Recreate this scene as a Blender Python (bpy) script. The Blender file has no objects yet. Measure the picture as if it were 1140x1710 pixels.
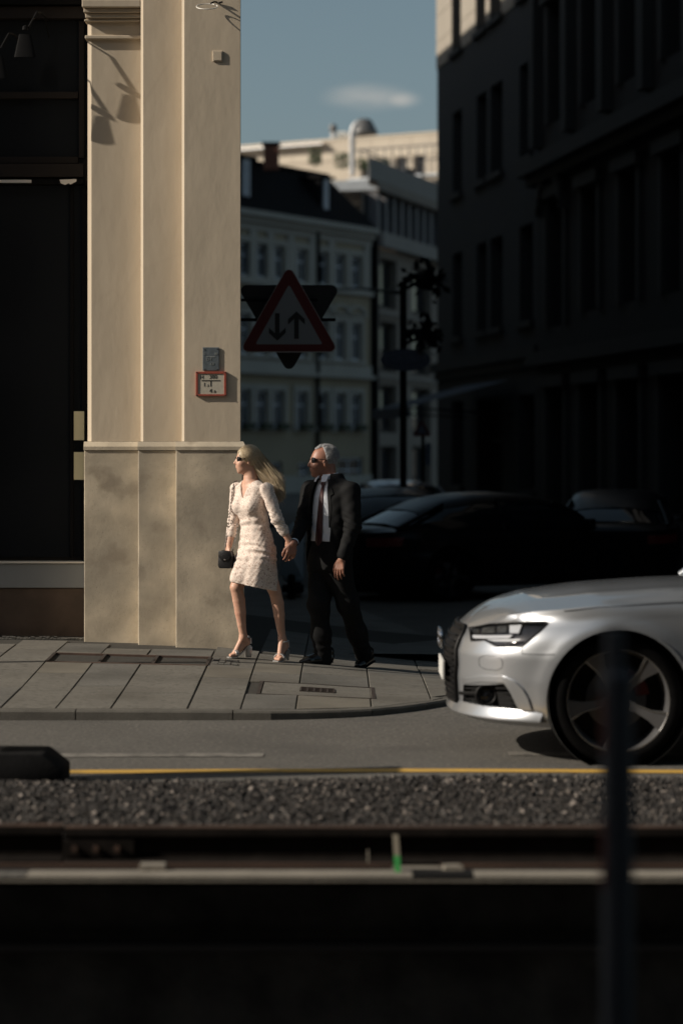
import bpy, bmesh, math, random
import numpy as np
from mathutils import Vector, Matrix, geometry
R = math.radians
random.seed(7); rng = np.random.default_rng(7)
scene = bpy.context.scene
C = scene.collection

# ------------------------------------------------------------ camera
H0, FP = 1.76, 4037.0
cd = bpy.data.cameras.new('camera'); cam = bpy.data.objects.new('camera', cd); C.objects.link(cam)
cam.location = (0, 0, H0); cam.rotation_euler = (R(90), 0, 0)
cd.sensor_fit = 'VERTICAL'; cd.sensor_height = 36; cd.sensor_width = 24
cd.lens = FP * 36 / 1710; cd.shift_y = -105 / 1710
cd.clip_end = 3000
cd.dof.use_dof = True; cd.dof.focus_distance = 18.75; cd.dof.aperture_fstop = 1.45
scene.camera = cam

# ------------------------------------------------------------ light
SUN_A, SUN_E = R(12), R(29.5)      # travel direction turns 12 deg into the wall, 30 deg high
w = bpy.data.worlds.new('World'); scene.world = w; w.use_nodes = True
nt = w.node_tree; bg = nt.nodes['Background']
sky = nt.nodes.new('ShaderNodeTexSky'); sky.sky_type = 'NISHITA'; sky.sun_disc = False
sky.sun_elevation = SUN_E; sky.sun_rotation = math.atan2(-math.cos(SUN_A), -math.sin(SUN_A))
sky.dust_density = 2.5; sky.ozone_density = 1.6; sky.air_density = 1.0; sky.altitude = 500
tc = nt.nodes.new('ShaderNodeTexCoord')
# a few small soft clouds
mp = nt.nodes.new('ShaderNodeMapping'); mp.inputs['Scale'].default_value = (5.2, 5.2, 17); mp.inputs['Location'].default_value = (0.0, 0.0, 0.0)
nz = nt.nodes.new('ShaderNodeTexNoise'); nz.inputs['Scale'].default_value = 3.0; nz.inputs['Detail'].default_value = 6
nt.links.new(tc.outputs['Generated'], mp.inputs['Vector']); nt.links.new(mp.outputs[0], nz.inputs['Vector'])
def cloud_at(px, py, rx, rz):
    d = Vector(((px - 570) / FP, 1, (750 - py) / FP)).normalized()
    m = nt.nodes.new('ShaderNodeVectorMath'); m.operation = 'SUBTRACT'; m.inputs[1].default_value = d
    nt.links.new(tc.outputs['Generated'], m.inputs[0])
    s = nt.nodes.new('ShaderNodeVectorMath'); s.operation = 'MULTIPLY'; s.inputs[1].default_value = (1 / rx, 1 / rx, 1 / rz)
    nt.links.new(m.outputs[0], s.inputs[0])
    l = nt.nodes.new('ShaderNodeVectorMath'); l.operation = 'LENGTH'; nt.links.new(s.outputs[0], l.inputs[0])
    mr = nt.nodes.new('ShaderNodeMapRange'); mr.interpolation_type = 'SMOOTHSTEP'
    mr.inputs[1].default_value = 1.15; mr.inputs[2].default_value = 0.0; mr.inputs[3].default_value = 0; mr.inputs[4].default_value = 1
    nt.links.new(l.outputs['Value'], mr.inputs[0]); return mr.outputs[0]
c1 = cloud_at(612, 163, .019, .0062); c2 = cloud_at(665, 166, .010, .0040)
mx = nt.nodes.new('ShaderNodeMath'); mx.operation = 'MAXIMUM'; nt.links.new(c1, mx.inputs[0]); nt.links.new(c2, mx.inputs[1])
m2 = nt.nodes.new('ShaderNodeMapRange'); m2.inputs[1].default_value = .30; m2.inputs[2].default_value = .56
nt.links.new(nz.outputs['Fac'], m2.inputs[0])
m3 = nt.nodes.new('ShaderNodeMath'); m3.operation = 'MULTIPLY'; nt.links.new(mx.outputs[0], m3.inputs[0]); nt.links.new(m2.outputs[0], m3.inputs[1])
m4 = nt.nodes.new('ShaderNodeMath'); m4.operation = 'MULTIPLY'; m4.inputs[1].default_value = .85; nt.links.new(m3.outputs[0], m4.inputs[0])
mixc = nt.nodes.new('ShaderNodeMix'); mixc.data_type = 'RGBA'
hsv = nt.nodes.new('ShaderNodeHueSaturation'); hsv.inputs['Saturation'].default_value = .78; hsv.inputs['Hue'].default_value = .472
nt.links.new(sky.outputs[0], hsv.inputs['Color'])
nt.links.new(m4.outputs[0], mixc.inputs[0]); nt.links.new(hsv.outputs[0], mixc.inputs[6]); mixc.inputs[7].default_value = (8.2, 7.8, 7.2, 1)
nt.links.new(mixc.outputs[2], bg.inputs['Color']); bg.inputs['Strength'].default_value = 0.066
sl = bpy.data.lights.new('sun', 'SUN'); sl.energy = 5.0; sl.angle = R(0.5); sl.color = (1, .90, .76)
so = bpy.data.objects.new('sun', sl); C.objects.link(so)
SUN = Vector((math.cos(SUN_E) * math.cos(SUN_A), math.cos(SUN_E) * math.sin(SUN_A), -math.sin(SUN_E)))
so.rotation_euler = SUN.to_track_quat('-Z', 'Y').to_euler(); so.location = (-20, -5, 30)
scene.view_settings.view_transform = 'Standard'; scene.view_settings.look = 'None'
scene.view_settings.exposure = 0.0; scene.view_settings.gamma = 1.0; scene.view_settings.use_curve_mapping = False
scene.cycles.use_denoising = True; scene.cycles.max_bounces = 6
scene.cycles.sample_clamp_indirect = 4

# ------------------------------------------------------------ helpers
def P(px, py, d): return Vector(((px - 570) * d / FP, d, H0 - (py - 750) * d / FP))
def X(px, d): return (px - 570) * d / FP
def Z(py, d): return H0 - (py - 750) * d / FP

def tag(o, label=None, cat=None, group=None, kind=None):
    if label: o['label'] = label
    if cat: o['category'] = cat
    if group: o['group'] = group
    if kind: o['kind'] = kind
    return o
def wloc(o):
    v = Vector((0, 0, 0))
    while o is not None: v = v + o.location; o = o.parent
    return v
def thing(name, loc, label, cat, group=None):
    o = bpy.data.objects.new(name, None); C.objects.link(o); o.location = loc; o.empty_display_size = .1
    return tag(o, label, cat, group)

def mat(name, col, rough=.75, metal=0., var=.12, vs=3., bump=0., bs=60., spec=.5, coat=0., extra=None, alpha=1., trans=0., detail=5, stretch=(1, 1, 1)):
    m = bpy.data.materials.new(name); m.use_nodes = True; n = m.node_tree.nodes; L = m.node_tree.links
    b = n['Principled BSDF']; b.inputs['Roughness'].default_value = rough; b.inputs['Metallic'].default_value = metal
    b.inputs['Specular IOR Level'].default_value = spec; b.inputs['Coat Weight'].default_value = coat; b.inputs['Coat Roughness'].default_value = .05
    b.inputs['Transmission Weight'].default_value = trans; b.inputs['Alpha'].default_value = alpha
    t = n.new('ShaderNodeTexCoord'); mpp = n.new('ShaderNodeMapping'); mpp.inputs['Scale'].default_value = stretch
    L.new(t.outputs['Object'], mpp.inputs[0])
    a = n.new('ShaderNodeTexNoise'); a.inputs['Scale'].default_value = vs; a.inputs['Detail'].default_value = detail; L.new(mpp.outputs[0], a.inputs['Vector'])
    r = n.new('ShaderNodeMapRange'); r.inputs[1].default_value = .3; r.inputs[2].default_value = .7; r.inputs[3].default_value = 1 - var; r.inputs[4].default_value = 1 + var
    L.new(a.outputs['Fac'], r.inputs[0])
    v = n.new('ShaderNodeVectorMath'); v.operation = 'SCALE'; v.inputs[0].default_value = col[:3]; L.new(r.outputs[0], v.inputs['Scale'])
    out = v.outputs[0]
    if extra:
        for (kind, c2, sc, lo, hi, amt) in extra:
            if kind == 'noise':
                q = n.new('ShaderNodeTexNoise'); q.inputs['Detail'].default_value = 4; fo = q.outputs['Fac']
            else:
                q = n.new('ShaderNodeTexVoronoi'); q.feature = 'DISTANCE_TO_EDGE' if kind == 'crack' else 'F1'; fo = q.outputs['Distance']
            q.inputs['Scale'].default_value = sc; L.new(mpp.outputs[0], q.inputs['Vector'])
            rr = n.new('ShaderNodeMapRange'); rr.inputs[1].default_value = lo; rr.inputs[2].default_value = hi; rr.inputs[3].default_value = 0; rr.inputs[4].default_value = amt
            L.new(fo, rr.inputs[0])
            mm = n.new('ShaderNodeMix'); mm.data_type = 'RGBA'; L.new(rr.outputs[0], mm.inputs[0]); L.new(out, mm.inputs[6]); mm.inputs[7].default_value = (*c2[:3], 1); out = mm.outputs[2]
    L.new(out, b.inputs['Base Color'])
    if bump:
        q = n.new('ShaderNodeTexNoise'); q.inputs['Scale'].default_value = bs; q.inputs['Detail'].default_value = 4; L.new(mpp.outputs[0], q.inputs['Vector'])
        bb = n.new('ShaderNodeBump'); bb.inputs['Strength'].default_value = 1; bb.inputs['Distance'].default_value = bump; L.new(q.outputs['Fac'], bb.inputs['Height']); L.new(bb.outputs[0], b.inputs['Normal'])
    return m

class MB:
    def __init__(s): s.v = []; s.f = []
    def add(s, vs, fs):
        o = len(s.v); s.v += [tuple(x) for x in vs]; s.f += [tuple(i + o for i in f) for f in fs]; return s
    def hexa(s, p):  # 8 points, bottom 4 ccw then top 4
        return s.add(p, [(3, 2, 1, 0), (4, 5, 6, 7), (0, 1, 5, 4), (1, 2, 6, 5), (2, 3, 7, 6), (3, 0, 4, 7)])
    def box(s, x0, x1, y0, y1, z0, z1):
        return s.hexa([(x0, y0, z0), (x1, y0, z0), (x1, y1, z0), (x0, y1, z0), (x0, y0, z1), (x1, y0, z1), (x1, y1, z1), (x0, y1, z1)])
    def prism(s, pts, y0, y1):  # pts (x,z) polygon extruded along y
        n = len(pts); a = [(x, y0, z) for x, z in pts] + [(x, y1, z) for x, z in pts]
        return s.add(a, [tuple(range(n)), tuple(range(2 * n - 1, n - 1, -1))] + [(i, i + n, (i + 1) % n + n, (i + 1) % n) for i in range(n)])
    def prismz(s, pts, z0, z1):
        n = len(pts); a = [(x, y, z0) for x, y in pts] + [(x, y, z1) for x, y in pts]
        return s.add(a, [tuple(range(n - 1, -1, -1)), tuple(range(n, 2 * n))] + [(i, (i + 1) % n, (i + 1) % n + n, i + n) for i in range(n)])
    def tube(s, pts, r, n=8, cap=True):
        pts = [Vector(p) for p in pts]; rs = r if isinstance(r, (list, tuple)) else [r] * len(pts)
        o = len(s.v); up = None
        for i, p in enumerate(pts):
            t = (pts[min(i + 1, len(pts) - 1)] - pts[max(i - 1, 0)]).normalized()
            if up is None: up = Vector((0, 0, 1)) if abs(t.z) < .9 else Vector((1, 0, 0))
            a = t.cross(up)
            a = a.normalized() if a.length > 1e-6 else Vector((1, 0, 0)); b = a.cross(t).normalized(); up = b
            for k in range(n):
                an = 2 * math.pi * k / n; s.v.append(tuple(p + (a * math.cos(an) + b * math.sin(an)) * rs[i]))
        for i in range(len(pts) - 1):
            for k in range(n):
                k2 = (k + 1) % n; s.f.append((o + i * n + k, o + i * n + k2, o + (i + 1) * n + k2, o + (i + 1) * n + k))
        if cap: s.f.append(tuple(o + k for k in range(n - 1, -1, -1))); s.f.append(tuple(o + (len(pts) - 1) * n + k for k in range(n)))
        return s
    def lathe(s, prof, c, axis='z', n=32, close=False):  # prof (r,h)
        o = len(s.v); m = len(prof); c = Vector(c)
        for k in range(n):
            an = 2 * math.pi * k / n; ca, sa = math.cos(an), math.sin(an)
            for r, h in prof:
                q = (r * ca, r * sa, h) if axis == 'z' else ((r * ca, h, r * sa) if axis == 'y' else (h, r * ca, r * sa))
                s.v.append(tuple(c + Vector(q)))
        for k in range(n):
            k2 = (k + 1) % n
            for i in range(m if close else m - 1):
                i2 = (i + 1) % m; f = (o + k * m + i, o + k2 * m + i, o + k2 * m + i2, o + k * m + i2)
                s.f.append(f if axis != 'y' else f[::-1])
        return s
    def build(s, name, m, parent=None, smooth=None, bevel=0., seg=2, local=False):
        me = bpy.data.meshes.new(name); off = wloc(parent) if (parent is not None and not local) else Vector((0, 0, 0))
        me.from_pydata([(x - off.x, y - off.y, z - off.z) for x, y, z in s.v], [], s.f); me.materials.append(m)
        if bevel:
            bm = bmesh.new(); bm.from_mesh(me); bmesh.ops.remove_doubles(bm, verts=bm.verts, dist=1e-5)
            bmesh.ops.bevel(bm, geom=[e for e in bm.edges if len(e.link_faces) == 2 and e.calc_face_angle(0) > .5], offset=bevel, segments=seg, affect='EDGES', profile=.5, clamp_overlap=True); bm.to_mesh(me); bm.free()
        if smooth is not None:
            me.polygons.foreach_set('use_smooth', [True] * len(me.polygons)); me.set_sharp_from_angle(angle=R(smooth))
        me.update(); o = bpy.data.objects.new(name, me); C.objects.link(o)
        if parent is not None: o.parent = parent
        return o
def copy_tree(o, parent=None):
    c = o.copy(); C.objects.link(c); c.parent = parent
    for ch in list(o.children): copy_tree(ch, c)
    return c
def text(name, s, size, loc, m, parent, rot=(R(90), 0, 0), ext=.0006, align='CENTER'):
    cu = bpy.data.curves.new(name, 'FONT'); cu.body = s; cu.size = size; cu.extrude = ext; cu.align_x = align; cu.align_y = 'CENTER'
    t = bpy.data.objects.new(name + 'src', cu); me = bpy.data.meshes.new_from_object(t); bpy.data.objects.remove(t)
    me.name = name; me.materials.clear(); me.materials.append(m)
    o = bpy.data.objects.new(name, me); C.objects.link(o); o.parent = parent; o.location = Vector(loc) - wloc(parent); o.rotation_euler = rot
    return o

# ------------------------------------------------------------ materials
M = {}
M['plaster'] = mat('ochre_plaster', (.52, .44, .335), .85, var=.09, vs=1.6, bump=.0045, bs=6, extra=[('noise', (.44, .36, .27), .9, .55, .8, .45), ('crack', (.44, .36, .27), 1.3, .012, .0, .2)], stretch=(1, 1, .45))
M['stone'] = mat('travertine', (.52, .445, .335), .7, var=.24, vs=4, bump=.0012, bs=30, extra=[('noise', (.17, .11, .06), 3.2, .58, .70, .75), ('noise', (.30, .265, .21), 1.6, .42, .62, .7), ('voronoi', (.12, .09, .065), 46, .16, .04, .75)], stretch=(1, 1, 1))
M['slab'] = mat('paving_slab', (.122, .114, .098), .85, var=.15, vs=2.2, bump=.002, bs=90, extra=[('voronoi', (.055, .05, .045), 6, .10, .07, .7), ('noise', (.19, .175, .15), 28, .54, .66, .4), ('noise', (.06, .055, .045), 22, .46, .34, .6), ('noise', (.07, .062, .05), 1.3, .5, .7, .6), ('noise', (.19, .17, .145), 160, .62, .72, .5)])
M['slab_b'] = mat('grey_paving_slab', (.108, .103, .092), .85, var=.18, vs=2.5, bump=.002, bs=90, extra=[('noise', (.17, .16, .135), 45, .56, .68, .4), ('noise', (.055, .05, .042), 30, .44, .34, .5), ('noise', (.05, .047, .04), 1.8, .5, .7, .6), ('noise', (.16, .15, .13), 160, .62, .72, .5)])
M['slab_c'] = mat('warm_paving_slab', (.135, .122, .098), .85, var=.15, vs=2.5, bump=.002, bs=90, extra=[('noise', (.08, .07, .055), 1.8, .5, .7, .6)])
M['kerb'] = mat('granite_kerb', (.082, .076, .065), .8, var=.2, vs=6, bump=.002, bs=80, extra=[('noise', (.2, .18, .16), 200, .6, .7, .5)])
M['joint'] = mat('sand_joint', (.028, .025, .02), .95, var=.3, vs=20)
M['asphalt'] = mat('asphalt', (.080, .075, .067), .9, var=.14, vs=1.2, bump=.004, bs=90, extra=[('noise', (.20, .18, .155), 38, .54, .66, .6), ('noise', (.03, .028, .026), 30, .46, .34, .6), ('noise', (.16, .145, .13), 190, .6, .68, .55), ('noise', (.045, .042, .038), 1.1, .55, .75, .6), ('noise', (.03, .03, .028), 150, .38, .3, .6)])
M['asphalt_dark'] = mat('dark_asphalt', (.03, .029, .028), .9, var=.2, vs=2, bump=.003, bs=120)
M['white_paint'] = mat('worn_white_paint', (.22, .205, .18), .8, var=.1, vs=3, extra=[('noise', (.085, .08, .072), 9, .42, .62, .9), ('noise', (.08, .075, .07), 120, .5, .6, .8)])
M['yellow_paint'] = mat('yellow_paint', (.50, .30, .055), .7, var=.1, vs=5, extra=[('noise', (.12, .09, .06), 60, .6, .72, .7), ('noise', (.16, .12, .06), 4, .6, .8, .6)])
M['rust'] = mat('rusty_steel', (.062, .036, .025), .75, metal=.35, var=.35, vs=9, bump=.002, bs=60, stretch=(.3, 1, 1))
M['rust_shaded'] = mat('shaded_rail_steel', (.010, .008, .007), .9, spec=.1, var=.35, vs=9, bump=.002, bs=60)  # shade on the rail sides painted as near-black steel
M['iron'] = mat('cast_iron', (.028, .019, .015), .8, metal=.1, var=.3, vs=12, bump=.001, bs=90)
M['concrete'] = mat('pale_concrete', (.195, .175, .145), .9, var=.2, vs=4, bump=.003, bs=60)
M['soil'] = mat('trench_soil', (.052, .05, .048), .97, var=.5, vs=4, bump=.02, bs=14)
M['rubber'] = mat('black_rubber', (.009, .009, .0095), .9, spec=.15, var=.2, vs=8, bump=.002, bs=60)
M['black_metal'] = mat('black_metal', (.006, .006, .0065), .8, spec=.15, var=.15)
M['frame_dark'] = mat('dark_bronze_frame', (.022, .018, .016), .6, spec=.2, var=.15)
M['glass_dark'] = mat('dark_glass', (.014, .016, .019), .06, var=.1, vs=1, spec=.5)
M['panel_grey'] = mat('grey_base_panel', (.32, .34, .36), .4, metal=.4, var=.06, vs=2)
M['cream_paper'] = mat('cream_notice', (.75, .70, .48), .8, var=.04)
M['plinth_dark'] = mat('dark_plinth_stone', (.10, .07, .052), .6, var=.25, vs=5)
M['white_metal'] = mat('white_metal', (.7, .68, .63), .5, var=.05)
M['sign_grey'] = mat('blue_grey_enamel', (.105, .125, .14), .45, var=.18, vs=25, extra=[('noise', (.2, .21, .2), 60, .6, .75, .4)])
M['sign_white'] = mat('white_enamel', (.50, .46, .38), .5, var=.08, vs=40)
M['sign_red'] = mat('faded_red_enamel', (.33, .075, .05), .5, var=.15, vs=30)
M['ink'] = mat('black_ink', (.03, .028, .025), .6, var=.05)
M['ink_pale'] = mat('pale_lettering', (.30, .32, .31), .6, var=.1)
M['ts_red'] = mat('traffic_red', (.10, .008, .009), .45, var=.05)
M['ts_white'] = mat('traffic_white', (.22, .225, .235), .45, var=.04)
M['ts_black'] = mat('traffic_black', (.012, .012, .013), .5, var=.05)
M['ts_edge'] = mat('sign_edge_metal', (.5, .5, .5), .4, metal=.7, var=.05)
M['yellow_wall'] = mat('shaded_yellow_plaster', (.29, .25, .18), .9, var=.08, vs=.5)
M['trim_wall'] = mat('pale_stone_trim', (.33, .32, .29), .85, var=.06, vs=.8)
M['far_frame'] = mat('white_window_frame', (.52, .55, .60), .6, var=.05)
M['far_glass'] = mat('far_window_glass', (.02, .025, .03), .08, var=.2, vs=.6)
M['slate'] = mat('dark_slate_roof', (.006, .006, .007), .95, spec=.15, var=.25, vs=1.5, bump=.01, bs=9)
M['zinc'] = mat('zinc_sheet', (.42, .45, .48), .45, metal=.6, var=.08)
M['brick'] = mat('chimney_brick', (.17, .07, .045), .85, var=.2, vs=8)
M['modern'] = mat('brown_stone_cladding', (.20, .175, .15), .85, var=.07, vs=.7)
M['modern_band'] = mat('grey_parapet_cladding', (.24, .23, .215), .85, var=.05, vs=.7)
M['fin'] = mat('grey_fin', (.12, .12, .13), .6, var=.05)
M['reflection_strip'] = mat('cream_reflection', (.75, .70, .52), .9, var=.12, vs=3, stretch=(8, 8, .3))  # pale colour stands for sunlit facades mirrored in the glass
M['limestone'] = mat('beige_limestone', (.50, .435, .35), .85, var=.05, vs=.5)
M['limestone_b'] = mat('pale_limestone', (.54, .475, .385), .85, var=.05, vs=.5)
M['silver_duct'] = mat('galvanised_duct', (.5, .5, .5), .5, metal=.3, var=.06)
M['cowl'] = mat('grey_cowl_metal', (.12, .12, .12), .5, metal=.4, var=.1)
M['leaf'] = mat('green_leaf', (.05, .08, .03), .8, var=.3, vs=3)
M['leaf_dark'] = mat('dark_leaf', (.02, .028, .012), .8, var=.3, vs=3)
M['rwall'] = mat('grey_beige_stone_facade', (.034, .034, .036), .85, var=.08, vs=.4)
M['rwall_lit'] = mat('sunlit_ashlar', (.33, .295, .25), .85, var=.06, vs=.6)  # lit copy of the facade stone, sun painted into the tone
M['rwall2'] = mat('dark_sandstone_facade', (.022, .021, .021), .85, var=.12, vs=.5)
M['rtrim'] = mat('dark_stone_trim', (.035, .033, .032), .8, var=.1, vs=1)
M['awning'] = mat('blue_grey_awning', (.06, .075, .10), .85, var=.1, vs=2)
# ============================================================ GROUND
GX = np.array([-12, -2.4, -1, -.4, .4, 1.0, 4, 12.]); GY = np.array([15.6, 17, 18.5, 20, 22.])
GZ = np.array([[.07, .06, .055, .05, .03, .02, 0, 0],
               [.13, .10, .095, .08, .035, .01, -.01, -.01],
               [.20, .175, .145, .105, .03, -.02, -.05, -.06],
               [.24, .20, .16, .085, -.02, -.05, -.08, -.09],
               [.22, .18, .14, .06, -.04, -.09, -.12, -.13]])
def zp(x, y):
    x = min(max(x, GX[0]), GX[-1] - 1e-6); y = min(max(y, GY[0]), GY[-1] - 1e-6)
    i = int(np.searchsorted(GX, x, 'right')) - 1; j = int(np.searchsorted(GY, y, 'right')) - 1
    i = min(i, len(GX) - 2); j = min(j, len(GY) - 2)
    a = (x - GX[i]) / (GX[i + 1] - GX[i]); b = (y - GY[j]) / (GY[j + 1] - GY[j])
    return float((GZ[j, i] * (1 - a) + GZ[j, i + 1] * a) * (1 - b) + (GZ[j + 1, i] * (1 - a) + GZ[j + 1, i + 1] * a) * b)
def smooth(t): t = min(max(t, 0), 1); return t * t * (3 - 2 * t)
def zr(x, y):
    return -.02 * smooth((y - 15.7) / 1) - .28 * smooth((y - 17) / 11)
KERB = [(-12, 15.70), (-6, 15.70), (-3, 15.70), (-1.9, 15.70), (-.9, 15.70), (-.45, 15.71), (-.1, 15.80), (.2, 16.0), (.46, 16.3), (.7, 16.7), (.9, 17.15), (1.08, 17.7), (1.25, 18.4), (1.4, 19.3), (1.45, 20.5), (.9, 24.2), (-2.3, 45), (-8, 83)]
def grid_sheet(xs, ys, fz, name, m, skip=None):
    b = MB(); n = len(xs)
    b.v = [(x, y, fz(x, y)) for y in ys for x in xs]
    b.f = [(j * n + i, j * n + i + 1, (j + 1) * n + i + 1, (j + 1) * n + i) for j in range(len(ys) - 1) for i in range(n - 1)]
    return b.build(name, m, smooth=60)
g = MB().add([(-900, -300, -1.2), (900, -300, -1.2), (900, 1500, -1.2), (-900, 1500, -1.2)], [(0, 1, 2, 3)]).build('ground', M['asphalt_dark']); tag(g, kind='structure')
ys = [12.72, 13.5, 14.5, 15.6, 16.2, 17, 18, 19, 20, 21.5, 23, 25, 27, 30, 35, 45, 60, 90, 130, 200, 400]
xs = [-80, -40, -20, -10, -5, -2, 0, 1, 2, 3, 4, 6, 10, 20, 40, 80]
road = grid_sheet(xs, ys, zr, 'road', M['asphalt']); tag(road, kind='structure')
# painted markings
def marking(name, pts, wd, m, label, cat, dz=.004):
    b = MB(); n = len(pts)
    for x, y in pts: b.v += [(x, y - wd / 2, dz), (x, y + wd / 2, dz)]
    b.f = [(2 * i, 2 * i + 2, 2 * i + 3, 2 * i + 1) for i in range(n - 1)]
    return tag(b.build(name, m), label, cat, kind='structure')
marking('lane_dash', [(X(78, 13.88), 13.86), (X(250, 13.88), 13.90), (X(440, 13.88), 13.88)], .16, M['white_paint'], 'faded white dash on the asphalt left of the silver car', 'road marking')
marking('lane_dash', [(X(848, 13.95), 13.95), (X(940, 13.95), 13.93), (X(1300, 13.95), 13.95)], .15, M['white_paint'], 'faded white dash running under the silver car', 'road marking')
yl = [(x, 13.19 + .035 * math.sin(x * 1.3 + 1.2)) for x in np.linspace(-9, 9, 40)]
marking('yellow_line', yl, .135, M['yellow_paint'], 'yellow temporary line along the asphalt edge beside the gravel', 'road marking')
edge = MB().box(-12, 12, 12.74, 13.0, -.2, -.0) if False else None

# pavement bed + slabs + kerb
def kerb_y(x):
    for (x0, y0), (x1, y1) in zip(KERB, KERB[1:]):
        if x0 <= x <= x1: return y0 + (y1 - y0) * (x - x0) / max(x1 - x0, 1e-6)
    return 99
bed = MB(); n0 = 0; xl = list(np.linspace(-12, 1.4, 60))
for x in xl:
    y0 = kerb_y(x) + .12
    for t in np.linspace(0, 1, 12):
        y = y0 + (24 - y0) * t; bed.v.append((x, y, zp(x, y) - .012))
for i in range(59):
    for j in range(11): bed.f.append((i * 12 + j, (i + 1) * 12 + j, (i + 1) * 12 + j + 1, i * 12 + j + 1))
pv = tag(bed.build('pavement', M['joint']), kind='structure')
sp = []
# pavement running up the side street, in shade
b = MB(); pts = [(1.45, 20.5), (.9, 24.2), (-2.3, 45), (-8, 83)]
for x, y in pts: b.v += [(x - 2.4, y + .2, zr(x, y) + .11), (x, y, zr(x, y) + .10)]
b.f = [(2 * i, 2 * i + 1, 2 * i + 3, 2 * i + 2) for i in range(3)]
tag(b.build('pavement', M['slab_b']), kind='structure')
def slab(poly, m, th=.05, jit=.002, parent=None, name='paving_slab'):
    dz = random.uniform(-jit, jit); tx = random.uniform(-jit, jit); n = len(poly)
    cx = sum(p[0] for p in poly) / n; cy = sum(p[1] for p in poly) / n
    b = MB(); top = [(x, y, zp(x, y) + dz + (x - cx) * tx) for x, y in poly]
    ins = [(cx + (x - cx) * .985, cy + (y - cy) * .99, z) for x, y, z in top]; low = [(x, y, z - .006) for x, y, z in top]; bot = [(x, y, z - th) for x, y, z in top]
    b.add(ins + low + bot, [tuple(range(n))] + [(i, i + n, (i + 1) % n + n, (i + 1) % n) for i in range(n)] + [(i + n, i + 2 * n, (i + 1) % n + 2 * n, (i + 1) % n + n) for i in range(n)])
    return b.build(name, m, parent)
# column joints follow the photograph; rows have staggered lengths
GRATE = ((X(83.5, 18.5), 18.52), (X(350, 18.5), 18.46))     # near-line runs slightly towards the road
COVER = [(X(438, 17.4), 17.42), (X(620, 17.15), 17.12), (X(626, 16.72), 16.58), (X(430, 16.9), 16.70)]
cx0, cx1, cy0, cy1 = -.585, .235, 16.62, 17.36
joints = [-4.1, -3.72, -3.34, -2.97, -2.61, -2.23, -1.87, -1.51, -1.008, -.66, -.30, .20, .62, 1.0, 1.35]
def clip_kerb(x0, x1, y0, y1):
    k0, k1 = kerb_y(x0) + .125, kerb_y(x1) + .125
    a, c = max(y0, k0), max(y0, k1)
    if a > y1 - .06 or c > y1 - .06:
        if a > y1 - .02: return None
        # triangle-ish remainder
        xm = x0 + (x1 - x0) * .96 * min(1, (y1 - a) / max(c - a, 1e-4))
        if xm - x0 < .08: return None
        return [(x0, a), (xm, y1), (x0, y1)]
    return [(x0, a), (x1, c), (x1, y1), (x0, y1)]
G = .0045
def gy(x): # grate centre y at x
    t = (x - GRATE[0][0]) / (GRATE[1][0] - GRATE[0][0]); return GRATE[0][1] + (GRATE[1][1] - GRATE[0][1]) * t
for ci in range(len(joints) - 1):
    x0, x1 = joints[ci] + G, joints[ci + 1] - G; xm = (x0 + x1) / 2
    ysl = [15.70 + .125]
    st = [16.95, 16.7, 17.02, 16.62, 16.88, 16.74, 16.98, 16.6, 16.9, 16.62, 16.62, 16.95, 16.9, 17.3][ci]
    rows = [15.825, st]
    while rows[-1] < 19.2: rows.append(rows[-1] + random.choice([.62, .70, .78, .9]))
    ylow = {True: None}
    in_grate = GRATE[0][0] - .05 < xm < GRATE[1][0] + .02
    for ri in range(len(rows) - 1):
        y0, y1 = rows[ri] + G, rows[ri + 1] - G
        segs = [(y0, y1)]
        if in_grate:
            a, c = gy(xm) - .305, gy(xm) + .305; ns = []
            for (p, q) in segs:
                if q <= a or p >= c: ns.append((p, q)); continue
                if p < a - .05: ns.append((p, a - G))
                if q > c + .05: ns.append((c + G, q))
            segs = ns
        if xm > cx0 and xm < cx1:
            ns = []
            for (p, q) in segs:
                if q <= cy0 or p >= cy1: ns.append((p, q)); continue
                if p < cy0 - .05: ns.append((p, cy0 - G))
                if q > cy1 + .05: ns.append((cy1 + G, q))
            segs = ns
        for (p, q) in segs:
            q = min(q, 19.62 if xm > -2.1 else 20.1)
            if q - p < .05: continue
            poly = clip_kerb(x0, x1, p, q)
            if poly: slab(poly, random.choices([M['slab'], M['slab_b'], M['slab_c']], [5, 3, 2])[0], parent=pv)
# slabs behind the lit wall corner, in shade (pavement of the side street mouth)
for ci in range(9, 14):
    x0, x1 = joints[ci] + G, joints[ci + 1] - G
    for y in np.arange(19.63, 22, .7): slab([(x0, y), (x1, y), (x1, y + .69), (x0, y + .69)], M['slab_b'], parent=pv)
# small setts beside the grate and along the shop front
for k in range(16):
    x = X(352, 18.6) + .02 + (k % 4) * .05 + random.uniform(-.006, .006); y = 18.30 + (k // 4) * .10
    slab([(x, y), (x + .042, y + .003), (x + .042, y + .088), (x, y + .088)], M['slab_b'], jit=.006, parent=pv, name='sett')
for k in range(130):
    x = -4.0 + (k % 65) * .0305 * 1.0; y = 19.98 - .0 + (k // 65) * .06
    slab([(x, y), (x + .026, y + .003), (x + .026, y + .05), (x, y + .05)], M['slab_b'], jit=.008, parent=pv, name='sett')

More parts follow.
